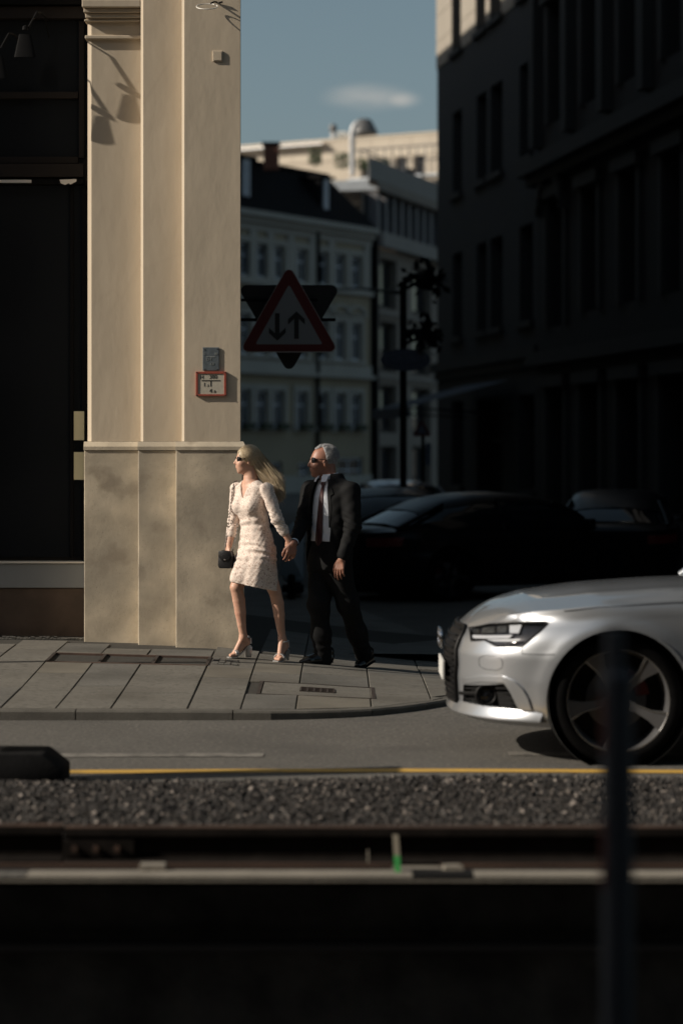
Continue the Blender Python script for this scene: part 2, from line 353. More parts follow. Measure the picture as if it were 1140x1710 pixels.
# kerb stones (parts of the pavement): each stone its own piece
def kerb_stone(seg, h0):
    b = MB(); n = len(seg)
    for k, (x, y) in enumerate(seg):
        p, q = seg[max(k - 1, 0)], seg[min(k + 1, n - 1)]; t = Vector((q[0] - p[0], q[1] - p[1])).normalized(); nn = Vector((-t.y, t.x)) * .118
        zt = max(zp(x, y + .1), zr(x, y) + .02); zb = zr(x, y) - .06
        b.v += [(x, y, zb), (x - t.y * -.006, y + .004, zt - .012), (x + nn.x * .12, y + nn.y * .12, zt), (x + nn.x, y + nn.y, zt + .001), (x + nn.x, y + nn.y, zb)]
    for k in range(n - 1):
        for e in range(4): b.f.append((k * 5 + e, (k + 1) * 5 + e, (k + 1) * 5 + e + 1, k * 5 + e + 1))
    b.f += [(4, 3, 2, 1, 0), tuple((n - 1) * 5 + e for e in range(5))]
    return b.build('kerb_stone', M['kerb'], pv)
def kpt(s):
    acc = 0
    for (x0, y0), (x1, y1) in zip(KERB, KERB[1:]):
        d = math.hypot(x1 - x0, y1 - y0)
        if acc + d >= s: t = (s - acc) / d; return (x0 + (x1 - x0) * t, y0 + (y1 - y0) * t)
        acc += d
    return KERB[-1]
s = 12 + X(127, 15.7) - .003 - 4.0 * 1
s0 = s
for L in [1.0, 1.0, 1.0, 1.0, 1.02, .98, .62, .55, .6, .6, .6, .6, .6, .6, .7, .9, 1]:
    kerb_stone([kpt(s0 + .004 + (L - .008) * t) for t in np.linspace(0, 1, 5)], 0); s0 += L

# drainage grate
gt = thing('drain_grate', ((GRATE[0][0] + GRATE[1][0]) / 2, 18.5, .13), 'long rusty slotted drain grate set in the pavement before the wall', 'drain grate')
b = MB(); gx0, gx1 = GRATE[0][0], GRATE[1][0]
def gq(x, dy, dz): y = gy(x) + dy; return (x, y, zp(x, y) + dz)
for dy0, dy1 in ((-.30, -.27), (.27, .30)):
    pts = [gq(x, dy, dz) for x in np.linspace(gx0, gx1, 9) for dy, dz in ((dy0, -.04), (dy1, -.04), (dy1, .003), (dy0, .003))]
    o = len(b.v); b.v += pts
    for i in range(8):
        for e in range(4): b.f.append((o + i * 4 + e, o + i * 4 + (e + 1) % 4, o + (i + 1) * 4 + (e + 1) % 4, o + (i + 1) * 4 + e))
M['grate'] = mat('rusty_grate_iron', (.075, .045, .033), .85, var=.3, vs=12)
b.build('grate_frame', M['grate'], gt)
N = 96; bars = []
bm0 = None
for k in range(N):
    x = gx0 + (gx1 - gx0) * (k + .5) / N; y = gy(x); z = zp(x, y)
    if bm0 is None:
        q = MB().box(-.0036, .0036, -.27, .27, -.010, .0).build('bar', M['grate'], gt); bm0 = q
    else: q = bm0.copy(); C.objects.link(q)
    q.location = Vector((x, y, z + .001)) - gt.location; q.rotation_euler = (math.atan2(zp(x, y + .1) - zp(x, y - .1), .2), 0, 0)
for k in range(4):
    x = gx0 + (gx1 - gx0) * k / 3 + (.006 if k == 0 else -.006); MB().hexa([gq(x - .012, -.27, -.011), gq(x + .012, -.27, -.011), gq(x + .012, .27, -.011), gq(x - .012, .27, -.011), gq(x - .012, -.27, .004), gq(x + .012, -.27, .004), gq(x + .012, .27, .004), gq(x - .012, .27, .004)]).build('crossbar', M['iron'], gt)

# inspection cover with a small grid in its middle
cv = thing('manhole_cover', (-.17, 17, zp(-.17, 17)), 'rectangular concrete filled manhole cover with rusty rim and small centre grid', 'manhole cover')
def cq(x, y, dz): return (x, y, zp(x, y) + dz)
b = MB()
for (a0, a1, b0, b1) in ((cx0, cx1, cy0, cy0 + .022), (cx0, cx1, cy1 - .022, cy1), (cx0, cx0 + .026, cy0 + .022, cy1 - .022), (cx1 - .026, cx1, cy0 + .022, cy1 - .022)):
    b.hexa([cq(a0, b0, -.05), cq(a1, b0, -.05), cq(a1, b1, -.05), cq(a0, b1, -.05), cq(a0, b0, .004), cq(a1, b0, .004), cq(a1, b1, .004), cq(a0, b1, .004)])
b.build('rim', M['iron'], cv)
gx_, gy_ = (-.285, -.052), (16.86, 17.10)
b = MB(); a0, a1, b0, b1 = cx0 + .034, cx1 - .034, cy0 + .03, cy1 - .03
for (p0, p1, q0, q1) in ((a0, gx_[0], b0, b1), (gx_[1], a1, b0, b1), (gx_[0], gx_[1], b0, gy_[0]), (gx_[0], gx_[1], gy_[1], b1)):
    b.hexa([cq(p0, q0, -.05), cq(p1, q0, -.05), cq(p1, q1, -.05), cq(p0, q1, -.05), cq(p0, q0, .0), cq(p1, q0, .0), cq(p1, q1, .0), cq(p0, q1, .0)])
b.build('concrete_infill', M['slab'], cv)
b = MB(); nx, ny = 5, 3
for i in range(nx + 1):
    x = gx_[0] + (gx_[1] - gx_[0]) * i / nx; z = zp(x, 17.02); b.box(x - .007, x + .007, gy_[0], gy_[1], z - .04, z + .003)
for j in range(ny + 1):
    y = gy_[0] + (gy_[1] - gy_[0]) * j / ny
    b.hexa([cq(gx_[0], y - .007, -.04), cq(gx_[1], y - .007, -.04), cq(gx_[1], y + .007, -.04), cq(gx_[0], y + .007, -.04), cq(gx_[0], y - .007, .005), cq(gx_[1], y - .007, .005), cq(gx_[1], y + .007, .005), cq(gx_[0], y + .007, .005)])
b.build('centre_grid', M['iron'], cv)
b = MB().hexa([cq(gx_[0], gy_[0], -.010), cq(gx_[1], gy_[0], -.010), cq(gx_[1], gy_[1], -.010), cq(gx_[0], gy_[1], -.010), cq(gx_[0], gy_[0], -.008), cq(gx_[1], gy_[0], -.008), cq(gx_[1], gy_[1], -.008), cq(gx_[0], gy_[1], -.008)]).build('hole_shade', M['tar'] if 'tar' in M else M['black_metal'], cv)  # black sheet paints the shade inside the grid holes

# ---------------- gravel, track, trench
b = MB().box(-14, 14, 9.9, 12.74, -.014, -.004)
tag(b.build('track_slab', M['concrete']), kind='structure')
def zg(x, y): return .012 + .03 * math.sin(x * 1.7) * math.sin(y * 2.1) * .5 + .03 * smooth((12.75 - y) / .4)
gb = grid_sheet(list(np.linspace(-8, 8, 60)), list(np.linspace(10.42, 12.72, 14)), zg, 'gravel_bed', mat('gravel_bed', (.028, .025, .022), .95, var=.4, vs=30, bump=.01, bs=60)); tag(gb, kind='structure')
stone_m = bpy.data.materials.new('gravel_stone'); stone_m.use_nodes = True; n = stone_m.node_tree.nodes; L = stone_m.node_tree.links
ge = n.new('ShaderNodeNewGeometry'); cr = n.new('ShaderNodeValToRGB'); L.new(ge.outputs['Random Per Island'], cr.inputs[0]); L.new(cr.outputs[0], n['Principled BSDF'].inputs['Base Color'])
cr.color_ramp.elements[0].color = (.02, .018, .017, 1); cr.color_ramp.elements[1].color = (.24, .205, .18, 1)
e = cr.color_ramp.elements.new(.6); e.color = (.024, .020, .018, 1); e = cr.color_ramp.elements.new(.9); e.color = (.05, .043, .037, 1)
n['Principled BSDF'].inputs['Roughness'].default_value = .8
cubev = np.array([(x, y, z) for x in (-1, 1) for y in (-1, 1) for z in (-1, 1)], float); cubef = [(0, 1, 3, 2), (4, 6, 7, 5), (0, 4, 5, 1), (2, 3, 7, 6), (0, 2, 6, 4), (1, 5, 7, 3)]
V = []; F = []; NS = 27000
for k in range(NS):
    x = rng.uniform(-2.9, 2.9); y = rng.uniform(10.45, 12.76) + (rng.normal() * .03); r = rng.uniform(.0045, .0105) * (1.5 if rng.random() < .06 else 1)
    if abs(x) > 1.95 and rng.random() < .4: continue
    q = cubev * (rng.uniform(.55, 1.1, 3) * r) * rng.uniform(.7, 1.25, (8, 1)); A = Matrix.Rotation(rng.uniform(0, 6.28), 3, Vector(rng.normal(size=3)).normalized())
    q = q @ np.array(A).T + np.array([x, y, zg(x, y) + r * .35 + rng.random() * .008]); o = len(V); V += q.tolist(); F += [tuple(i + o for i in f) for f in cubef]
me = bpy.data.meshes.new('gravel'); me.from_pydata(V, [], F); me.materials.append(stone_m); go = bpy.data.objects.new('gravel', me); C.objects.link(go)
tag(go, 'loose grey brown ballast gravel between the yellow line and the rail', 'gravel', kind='stuff')

def rail(x0, x1, y, z0, label, hh=.148):
    t = thing('tram_rail', ((x0 + x1) / 2, y, z0), label, 'rail', 'tram rails laid in the roadworks')
    pr = [(-.035, hh), (.035, hh), (.037, hh - .03), (.009, hh - .042), (.008, .022), (.07, .010), (.07, 0), (-.07, 0), (-.07, .010), (-.008, .022), (-.009, hh - .042), (-.037, hh - .03)]
    def sec(idx, m, nm):
        b = MB(); n = len(idx)
        b.v = [(x0, y + pr[i][0], z0 + pr[i][1]) for i in idx] + [(x1, y + pr[i][0], z0 + pr[i][1]) for i in idx]
        b.f = [(i, (i + 1) % n, (i + 1) % n + n, i + n) for i in range(n)] + [tuple(range(n - 1, -1, -1)), tuple(range(n, 2 * n))]
        return b.build(nm, m, t)
    MB().box(x0, x1, y - .033, y + .033, z0 + hh + .0005, z0 + hh + .005).build('running_surface', M['rust'], t)
    sec([0, 1, 2, 3, 10, 11], M['rust_shaded'], 'rail_head'); sec([3, 4, 9, 10], M['rust_shaded'], 'rail_web'); sec([4, 5, 6, 7, 8, 9], M['rust_shaded'], 'rail_foot')  # sides take the painted shade tone, only the top stays rust
    return t
jx = X(107, 10.3)
r1 = rail(jx + .006, 9, 10.30, .0, 'long rusty tram rail along the gravel edge, right of the joint')
r2 = rail(-9, jx - .006, 10.335, .002, 'rusty tram rail left of the joint, lying slightly further back')
fp = MB().box(jx - .0, jx + .30, 10.262, 10.288, .03, .10); 
fo = fp.build('fishplate', M['rust_shaded'], r1)
for k in range(3): MB().lathe([(0, -.012), (.014, -.012), (.014, 0)], (jx + .05 + .09 * k, 10.262, .065), 'y', 8).build('bolt', M['rust'], r1)
# second steel angle lying in front, pale lip, small blocks
tag(MB().box(-9, X(655, 10.1), 10.125, 10.155, .0, .022).build('steel_strip', M['rust']), 'long thin rusty steel strip lying before the rail, left piece', 'steel strip', 'thin steel strips before the rail')
tag(MB().box(X(735, 10.1), 9, 10.125, 10.155, .0, .02).build('steel_strip', M['rust']), 'thin rusty steel strip before the rail, right of the green stake', 'steel strip', 'thin steel strips before the rail')
edg = MB(); 
tag(MB().box(-9, X(45, 10), 9.93, 10.05, -.0035, .005).build('mortar_strip', M['asphalt']), 'grey mortar strip on the slab edge, leftmost piece', 'mortar strip', 'mortar strips along the slab edge')
tag(MB().box(X(48, 10), X(688, 10), 9.906, 10.055, -.0035, .010).build('mortar_strip', M['concrete'], bevel=.003), 'pale mortar strip on the slab edge left of the dark gap', 'mortar strip', 'mortar strips along the slab edge')
tag(MB().box(X(790, 10), 9, 9.906, 10.05, -.0035, .010).build('mortar_strip', M['concrete'], bevel=.003), 'pale mortar strip on the slab edge right of the dark gap', 'mortar strip', 'mortar strips along the slab edge')
M['tar'] = mat('black_bitumen', (.010, .0095, .009), .85, var=.3, vs=10, bump=.002)
b = MB().box(-9, 9, 10.058, 10.12, -.0038, .004); tag(b.build('bitumen_strip', M['tar']), 'black bitumen seam between the mortar strip and the steel strip', 'bitumen seam')
b = MB().box(-9, 9, 9.9015, 9.904, -.0038, .0035); tag(b.build('bitumen_strip', M['tar']), 'black bitumen seam along the outer slab edge', 'bitumen seam')
tag(MB().box(X(690, 10), X(788, 10), 9.915, 10.056, -.0036, .012).build('rubber_mat', M['rubber']), 'black rubber mat piece filling the gap in the pale strip', 'rubber mat')
tag(MB().box(X(234, 10.05), X(277, 10.05), 10.03, 10.10, .005, .035).build('wooden_block', M['concrete'], bevel=.004), 'small grey block lying on the seam before the rail', 'block', )
tag(MB().hexa([(X(740, 10.05), 10.03, .004), (X(775, 10.05), 10.03, .004), (X(768, 10.05), 10.1, .004), (X(735, 10.05), 10.1, .004), (X(742, 10.05), 10.035, .03), (X(772, 10.05), 10.035, .03), (X(766, 10.05), 10.09, .03), (X(738, 10.05), 10.09, .03)]).build('steel_wedge', M['concrete']), 'small grey wedge right of the green tipped stake', 'wedge')
# green tipped stake
st = thing('marker_stake', (X(664, 10.02), 10.02, 0), 'pale wooden stake with bright green painted lower end before the rail', 'stake')
M['green'] = mat('green_paint', (.04, .30, .07), .6, var=.15, vs=30); M['wood'] = mat('pale_wood', (.25, .22, .17), .8, var=.2, vs=20, stretch=(1, 1, .2))
x = X(664, 10.02)
b = MB().hexa([(x - .013, 10.0, .003), (x + .012, 10.0, .003), (x + .012, 10.02, .003), (x - .013, 10.02, .003), (x - .016, 10.02, .075), (x + .008, 10.02, .075), (x + .008, 10.04, .075), (x - .016, 10.04, .075)]); b.build('painted_end', M['green'], st)
b = MB().hexa([(x - .016, 10.02, .0755), (x + .008, 10.02, .0755), (x + .008, 10.04, .0755), (x - .016, 10.04, .0755), (x - .020, 10.04, .155), (x + .002, 10.04, .155), (x + .002, 10.06, .155), (x - .020, 10.06, .155)]); b.build('bare_end', M['wood'], st)
tag(MB().tube([(X(615, 10.1), 10.19, .0), (X(615, 10.1), 10.20, .07)], .004, 6).build('iron_pin', M['concrete']), 'thin pale pin standing before the rail, left of the stake', 'pin')
# trench
b = MB(); b.v = [(-14, 10.3, -.1), (14, 10.3, -.1), (14, 10.3, -.85), (-14, 10.3, -.85), (-14, 6.75, -.85), (14, 6.75, -.85), (14, 6.75, .0), (-14, 6.75, .0)]
b.f = [(0, 3, 2, 1), (3, 4, 5, 2), (4, 7, 6, 5)]
tag(b.build('trench', M['soil']), kind='structure')
tag(MB().box(-14, 14, -30, 6.75, -.3, 0).build('platform_ground', M['asphalt_dark']), kind='structure')
tag(MB().tube([(-8, 10.24, -.345), (8, 10.24, -.335)], .028, 10).build('cable_duct', mat('grey_plastic_duct', (.03, .03, .035), .6)), 'dark plastic cable duct running along the trench wall', 'cable duct')
# unseen block added behind the camera on the left to shade the trench
nh = thing('shade_block', (-10, 0, 0), 'plain flat roofed block added behind the camera to shade the trench', 'building')
MB().box(-24, -8.0, -6, 6.15, 0, 6.5).build('wall', M['limestone'], nh)
MB().box(-24.1, -7.97, -6.1, 6.18, 6.503, 6.7).build('roof', M['zinc'], nh)
# street row behind the camera and the block across the side street (they close the street off from the low sky)
def plain_house(x0, x1, y0, y1, h, label, m, face):
    t = thing('town_house', ((x0 + x1) / 2, (y0 + y1) / 2, 0), label, 'building'); hs = []; b = MB()
    FF = Facade((x0, y1 if face > 0 else y0), 1); FF.u = Vector((1, 0, 0)); FF.n = Vector((0, face, 0))
    u = 1.2
    while u < x1 - x0 - 2:
        for z in (1.0, 4.6, 8.2, 11.8, 15.4, 19.0):
            if z + 2.4 < h: hs.append((u, u + 1.3, z, z + 2.3))
        u += 3.1
    FF.wall(b, 0, x1 - x0, -.6, h, hs, .25); b.build('wall', m, t)
    MB().box(x0 + .01, x1 - .01, min(y0, y1) + (.4 if face < 0 else 0), max(y0, y1) - (.4 if face > 0 else 0), -.6, h).build('core', m, t)
    for q in hs:
        g_ = MB(); FF.box(g_, q[0], q[1], -.22, -.18, q[2], q[3]); g_.build('window', M['far_glass'], t)
    MB().box(x0 - .1, x1 + .1, min(y0, y1) - .3, max(y0, y1) + .3, h + .003, h + .5).build('roof', M['slate'], t)
# rubber base block with the barrier post it carries (post outside the frame)
rb = thing('rubber_barrier_block', (X(20, 12.75), 12.75, 0), 'black rubber barrier base with sloping end at the left edge of the gravel', 'barrier base')
y0, y1 = 12.62, 12.98
pts = [(X(-150, 12.7), 0.0), (X(108, 12.7), 0.0), (X(108, 12.7), .085), (X(74, 12.7), .168), (X(-110, 12.7), .172), (X(-150, 12.7), .09)]
MB().prism(pts, y0, y1).build('base', M['rubber'], rb, bevel=.012, smooth=35)
MB().box(X(-60, 12.7), X(-20, 12.7), y0 - .001, y0 + .0, .03, .1)
pst = thing('warning_board', (X(-60, 12.8), 12.80, .17), 'upright red warning board standing in the rubber base', 'warning board')
MB().box(X(-60, 12.8) - .02, X(-60, 12.8) + .02, 12.66, 12.92, .30, 1.31).build('board', M['sign_red'], pst)
MB().box(X(-60, 12.8) - .025, X(-60, 12.8) + .025, 12.77, 12.82, .165, .2995).build('foot', M['black_metal'], pst)
MB().box(X(-60, 12.8) - .03, X(-60, 12.8) + .03, 12.65, 12.93, 1.311, 1.33).build('cap', M['black_metal'], pst)

# ============================================================ CORNER BUILDING
cb = thing('corner_building', (-5, 24, .1), 'ochre plastered corner building with stepped pilasters and travertine base', 'building')
def xl_(px, y): return X(px, y)
Y1, Y2, Y3 = 19.93, 19.78, 19.63
ZT = 22.3; ZPB = 1.76 + 4 / 203.
HT = Z(743, 19.6)      # plinth top
def pil(x0, x1, y, yb, z0, z1, name, m, ch=.02, rx0=None):
    # plan: chamfered left front edge
    p = [(x0, yb), (x0, y + ch), (x0 + ch, y), (x1 - .004, y), (x1, y + .004), (x1, yb)]
    return MB().prismz(p, z0, z1).build(name, m, cb)
xa, xb, xc, xd = X(146, Y1), X(235, Y2), X(303.5, Y3), X(402, Y3)
pil(xa, xb + .03, Y1, 20.6, HT + .03, ZT, 'pilaster', M['plaster'], .035)
pil(xb, xc + .03, Y2, 20.55, HT + .03, ZT, 'pilaster', M['plaster'], .022)
# corner pier continues back as the side wall along the side street
SD = Vector((-.151, 1, 0))
L = 105
p = [(xc, 20.5), (xc, Y3 + .022), (xc + .022, Y3), (xd - .004, Y3), (xd, Y3 + .004), (xd - .151 * L, Y3 + L), (xd - .151 * L - 12, Y3 + L), (xc - 12, 32), (xc - 12, 21.2), (xc-.3, 20.9)]
MB().prismz(p, HT + .03, ZT).build('corner_pier', M['plaster'], cb)
# plinth blocks
def blk(x0, x1, y, yb, z0, z1, ch=.004):
    p = [(x0, yb), (x0, y + ch), (x0 + ch, y), (x1, y), (x1, yb)]
    return MB().prismz(p, z0, z1).build('plinth_stone', M['stone'], cb, bevel=.003)
e = .035
pa, pb, pc, pd = X(141, Y1 - e), X(231, Y2 - e), X(294, Y3 - e), X(408, Y3 - e)
blk(pa, pb - .004, Y1 - e, 20.6, -.2, HT - .045); blk(pb, pc - .004, Y2 - e, 20.55, -.2, HT - .045)
p = [(pc, 20.5), (pc, Y3 - e + .004), (pc + .004, Y3 - e), (pd - .02, Y3 - e), (pd, Y3 - e + .02), (pd - .151 * L, Y3 + L), (pd - .151 * L - 3, Y3 + L), (pc - 1, 21)]
MB().prismz(p, -.5, HT - .045).build('plinth_stone', M['stone'], cb)
# plinth moulding: thin ledge then sloped weathering
for (x0, x1, y, nm) in ((pa, pb + .0, Y1, 1), (pb + .001, pc, Y2, 2), (pc + .001, pd, Y3, 3)):
    for (za, zb, ea, eb) in ((HT - .042, HT - .014, .045, .045), (HT - .0135, HT + .028, .043, .006)):
        b = MB(); ya, yb2 = y - ea, y - eb; rx = .0 if nm < 3 else .012
        b.hexa([(x0 - .005, ya, za), (x1 + rx, ya, za), (x1 + rx - (.03 if nm == 3 else 0), y + .3, za), (x0 - .005, y + .3, za), (x0 - .005, yb2, zb), (x1 + rx - (.022 if nm == 3 and zb > HT else 0), yb2, zb), (x1 - .03, y + .3, zb), (x0 - .005, y + .3, zb)])
        b.build('moulding', M['stone'], cb)
# capital mouldings on the outer pilaster
for (zc0, zc1, pr, ex) in ((Z(17, Y1), Z(22, Y1) - .0, 0, 0),):
    pass
def mould(py0, py1, proud, ext, m=M['plaster']):
    return MB().box(xa - ext, xb - .002, Y1 - proud, Y1 + .1, Z(py1, Y1), Z(py0, Y1)).build('capital_moulding', m, cb, bevel=.006)
mould(60, 66, .035, .015); mould(33.5, 37, .04, .02); mould(4, 16.5, .13, .03); mould(17, 24, .09, .02); mould(24.5, 32, .06, .01)
mould(-60, 3.5, .05, .0)
# shop window recess on the left
YR = 20.55
sh = thing('shop_window_bay', (-3.3, YR, .2), 'dark recessed shop window with bronze frames left of the pilaster', 'shop front')
xL = -3.95
MB().box(xL, xa + .05, YR + .001, YR + .02, Z(930, YR), Z(310, YR)).build('glass_pane', M['glass_dark'], sh)
MB().box(xL, xa + .05, YR + .001, YR + .02, Z(262, YR), Z(-10, YR)).build('glass_pane', M['glass_dark'], sh)
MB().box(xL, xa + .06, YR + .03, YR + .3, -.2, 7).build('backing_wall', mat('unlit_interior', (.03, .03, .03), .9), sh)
MB().box(xL, xa + .05, YR - .16, YR + .0, Z(980, YR), Z(940, YR)).build('base_panel', M['panel_grey'], sh, bevel=.006)
MB().box(xL, xa + .05, YR - .18, YR + .0, Z(939, YR), Z(936.5, YR)).build('sill', M['white_metal'], sh)
MB().box(xL, xa + .05, YR - .14, YR + .0, -.1, Z(981, YR)).build('plinth', M['plinth_dark'], sh)
def fr(px0, px1, py0, py1, pr, m=M['frame_dark'], nm='frame_bar'):
    MB().box(X(px0, YR), X(px1, YR), YR - pr, YR + .0, Z(py1, YR), Z(py0, YR)).build(nm, m, sh, bevel=.004)
fr(-120, 150, 14, 34, .10); fr(133, 142, 36, 265, .05); fr(-120, 132, 155, 166, .06); fr(-120, 132, 263, 274, .05); fr(-120, 142, 276, 298, .12); fr(138, 147, 312, 935, .05, M['black_metal'])
fr(-120, 142, 300, 309, .09, M['black_metal'])
fr(-120, 150, -60, 12, .14, M['black_metal'], 'fascia')
fr(118, 124, 312, 930, .03, M['black_metal'])
tag(MB().box(X(-20, YR), X(56, YR), YR - .13, YR - .122, Z(308, YR), Z(303, YR)).build('paper_strip', M['white_metal']), 'narrow pale strip stuck under the shop lintel, left one', 'paper strip')
pp = MB().prism([(X(103, YR), Z(303, YR)), (X(131, YR), Z(302, YR)), (X(131, YR), Z(306, YR)), (X(121, YR), Z(311, YR)), (X(118, YR), Z(309, YR)), (X(112, YR), Z(312, YR)), (X(105, YR), Z(309, YR))], YR - .14, YR - .133)
tag(pp.build('torn_paper', M['white_metal']), 'crumpled torn white paper hanging under the shop lintel', 'torn paper')
for (a, c, lb) in ((687, 735, 'upper cream notice on the shop glass edge'), (755, 801, 'lower cream notice on the shop glass edge')):
    tag(MB().box(X(125, YR), X(142, YR), YR - .055, YR - .051, Z(c, YR), Z(a, YR)).build('paper_notice', M['cream_paper']), lb, 'notice', 'cream notices on the shop window')
# pier left of the window, outside the frame
MB().prismz([(-6.5, 20.9), (-6.5, Y1), (xL - .02, Y1), (xL, Y1 + .02), (xL, 20.9)], -.2, ZT).build('pilaster', M['plaster'], cb)
MB().box(xL, xa + .06, 20.25, 20.56, Z(-60, 20.2), ZT).build('upper_wall', M['plaster'], cb)
# wall lamps and what throws the shadows on the pilaster
def wall_lamp(x, z, label, ya=19.752):
    t = thing('wall_lamp', (x, 20.4, z + .3), label, 'lamp', 'arm lamps above the shop window')
    MB().tube([(x + .10, 20.54, z + .36), (x + .10, 20.0, z + .33), (x + .09, ya + .05, z + .30), (x + .03, ya, z + .17)], .008, 8).build('arm', M['black_metal'], t)
    MB().tube([(x + .10, 20.54, z + .22), (x + .10, 20.2, z + .34)], .006, 6).build('brace', M['black_metal'], t)
    q = MB().lathe([(.0, .002), (.075, .0), (.135, -.22), (.13, -.22), (.07, -.006), (0, -.004)], (0, 0, 0), 'z', 28); q.v = [(x + a * .66, ya + b_ * .10, z + .11 + c * .85) for a, b_, c in q.v]; q.build('shade', M['black_metal'], t, smooth=50)
    MB().lathe([(0, .03), (.02, .02), (.025, -.01), (0, -.012)], (x, ya, z + .155), 'z', 10).build('socket', M['black_metal'], t)
    return t
wall_lamp(X(41, 19.7), Z(78, 19.7), 'bell shaped arm lamp in front of the upper shop window')
wall_lamp(X(-6, 19.7), Z(114, 19.7), 'second bell shaped arm lamp further left, out of the light')
# ring bracket
rg = thing('ring_bracket', (X(352, Y3), Y3, Z(10, Y3)), 'thin white metal ring on an iron bracket near the corner top', 'bracket')
cxr, czr = X(347, Y3) , Z(15, Y3)
MB().tube([(cxr + .085 * math.cos(t), Y3 - .11 + .075 * math.sin(t), czr + .035 * math.sin(t)) for t in np.linspace(0, 2 * math.pi, 33)], .004, 6, False).build('ring', M['white_metal'], rg)
MB().tube([(X(362, Y3), Y3 + .01, Z(3, Y3)), (X(358, Y3), Y3 - .05, Z(5, Y3)), (cxr + .03, Y3 - .085, czr + .03)], .007, 6).build('arm', M['black_metal'], rg)
MB().tube([(X(366, Y3), Y3 - .012, Z(5, Y3)), (X(372, Y3), Y3 - .02, Z(4, Y3))], .008, 6).build('anchor', M['black_metal'], rg)
# small junction box
jb = thing('junction_box', (X(365, Y3), Y3, Z(95, Y3)), 'small square plaster coloured junction box high on the corner pier', 'junction box')
MB().box(X(355, Y3), X(372, Y3), Y3 - .012, Y3, Z(103, Y3), Z(85, Y3)).build('box', M['plaster'], jb, bevel=.004)
MB().box(X(357, Y3), X(370, Y3), Y3 - .0145, Y3 - .0122, Z(101, Y3), Z(87, Y3)).build('lid', M['plaster'], jb)

# ---- hydrant plates
YS = Y3 - .010
s1 = thing('gas_plate', (X(355, YS), YS, Z(600, YS)), 'small blue grey enamel pipe marker plate above the red framed one', 'sign')
def plate(px0, px1, py0, py1, y, m, par, nm='plate', th=.008, bev=.003):
    return MB().box(X(px0, y), X(px1, y), y, y + th, Z(py1, y), Z(py0, y)).build(nm, m, par, bevel=bev)
plate(338.5, 366, 580, 619, YS, M['sign_grey'], s1)
for (a, c) in ((342, 584), (363, 583), (342, 617), (363, 617)):
    MB().lathe([(0, -.002), (.005, -.002), (.005, .0)], (X(a, YS), YS - .0002, Z(c, YS)), 'y', 8).build('screw', M['ink'], s1)
yt = YS - .0012
text('lettering', 'S', .028, (X(341.5, yt), yt, Z(591, yt)), M['ink_pale'], s1); text('lettering', '80', .026, (X(361, yt), yt, Z(591, yt)), M['ink_pale'], s1)
text('lettering', '2,11', .028, (X(349, yt), yt, Z(600.5, yt)), M['ink_pale'], s1); text('lettering', '4,0', .028, (X(354, yt), yt, Z(608, yt)), M['ink_pale'], s1)
b = MB().box(X(345, yt), X(359, yt), yt, yt + .0008, Z(596.2, yt), Z(595.2, yt)); b.box(X(352.2, yt), X(353.2, yt), yt, yt + .0008, Z(602, yt), Z(596.3, yt)); b.build('tee_mark', M['ink_pale'], s1)
s2 = thing('hydrant_plate', (X(352, YS), YS, Z(642, YS)), 'white hydrant plate in a red frame marked H 300 on the corner pier', 'sign')
YQ = YS - .004
plate(330.5, 374.5, 624, 658.5, YQ, M['sign_white'], s2, th=.01, bev=.001)
for (a, c_, e_, g_) in ((327, 330.8, 620.5, 661.5), (374.2, 378, 620.5, 661.5)): MB().box(X(a, YQ), X(c_, YQ), YQ - .005, YQ + .013, Z(g_, YQ), Z(e_, YQ)).build('frame_bar', M['sign_red'], s2, bevel=.002)
for (e_, g_) in ((620.5, 624.3), (658.2, 661.5)): MB().box(X(330.9, YQ), X(374.1, YQ), YQ - .005, YQ + .013, Z(g_, YQ), Z(e_, YQ)).build('frame_bar', M['sign_red'], s2, bevel=.002)
yt = YQ - .0012
text('lettering', 'H', .044, (X(337, yt), yt, Z(630, yt)), M['ink'], s2); text('lettering', '300', .044, (X(356, yt), yt, Z(629.5, yt)), M['ink'], s2)
text('lettering', '1', .044, (X(341.5, yt), yt, Z(642.5, yt)), M['ink'], s2); text('lettering', '.5', .026, (X(347, yt), yt, Z(644, yt)), M['ink'], s2)
text('lettering', '4', .046, (X(352, yt), yt, Z(652.8, yt)), M['ink'], s2); text('lettering', '.0', .030, (X(358, yt), yt, Z(654, yt)), M['ink'], s2)
b = MB().box(X(337, yt), X(368, yt), yt, yt + .0008, Z(636.6, yt), Z(634.8, yt)); b.box(X(351.3, yt), X(353.2, yt), yt, yt + .0008, Z(645.5, yt), Z(636.7, yt)); b.build('tee_mark', M['ink'], s2)
for (a, c) in ((329, 622.3), (376, 622.3), (329, 660), (376, 660)):
    MB().lathe([(0, -.002), (.005, -.002), (.005, .0)], (X(a, YQ), YQ - .0052, Z(c, YQ)), 'y', 8).build('screw', M['ink'], s2)

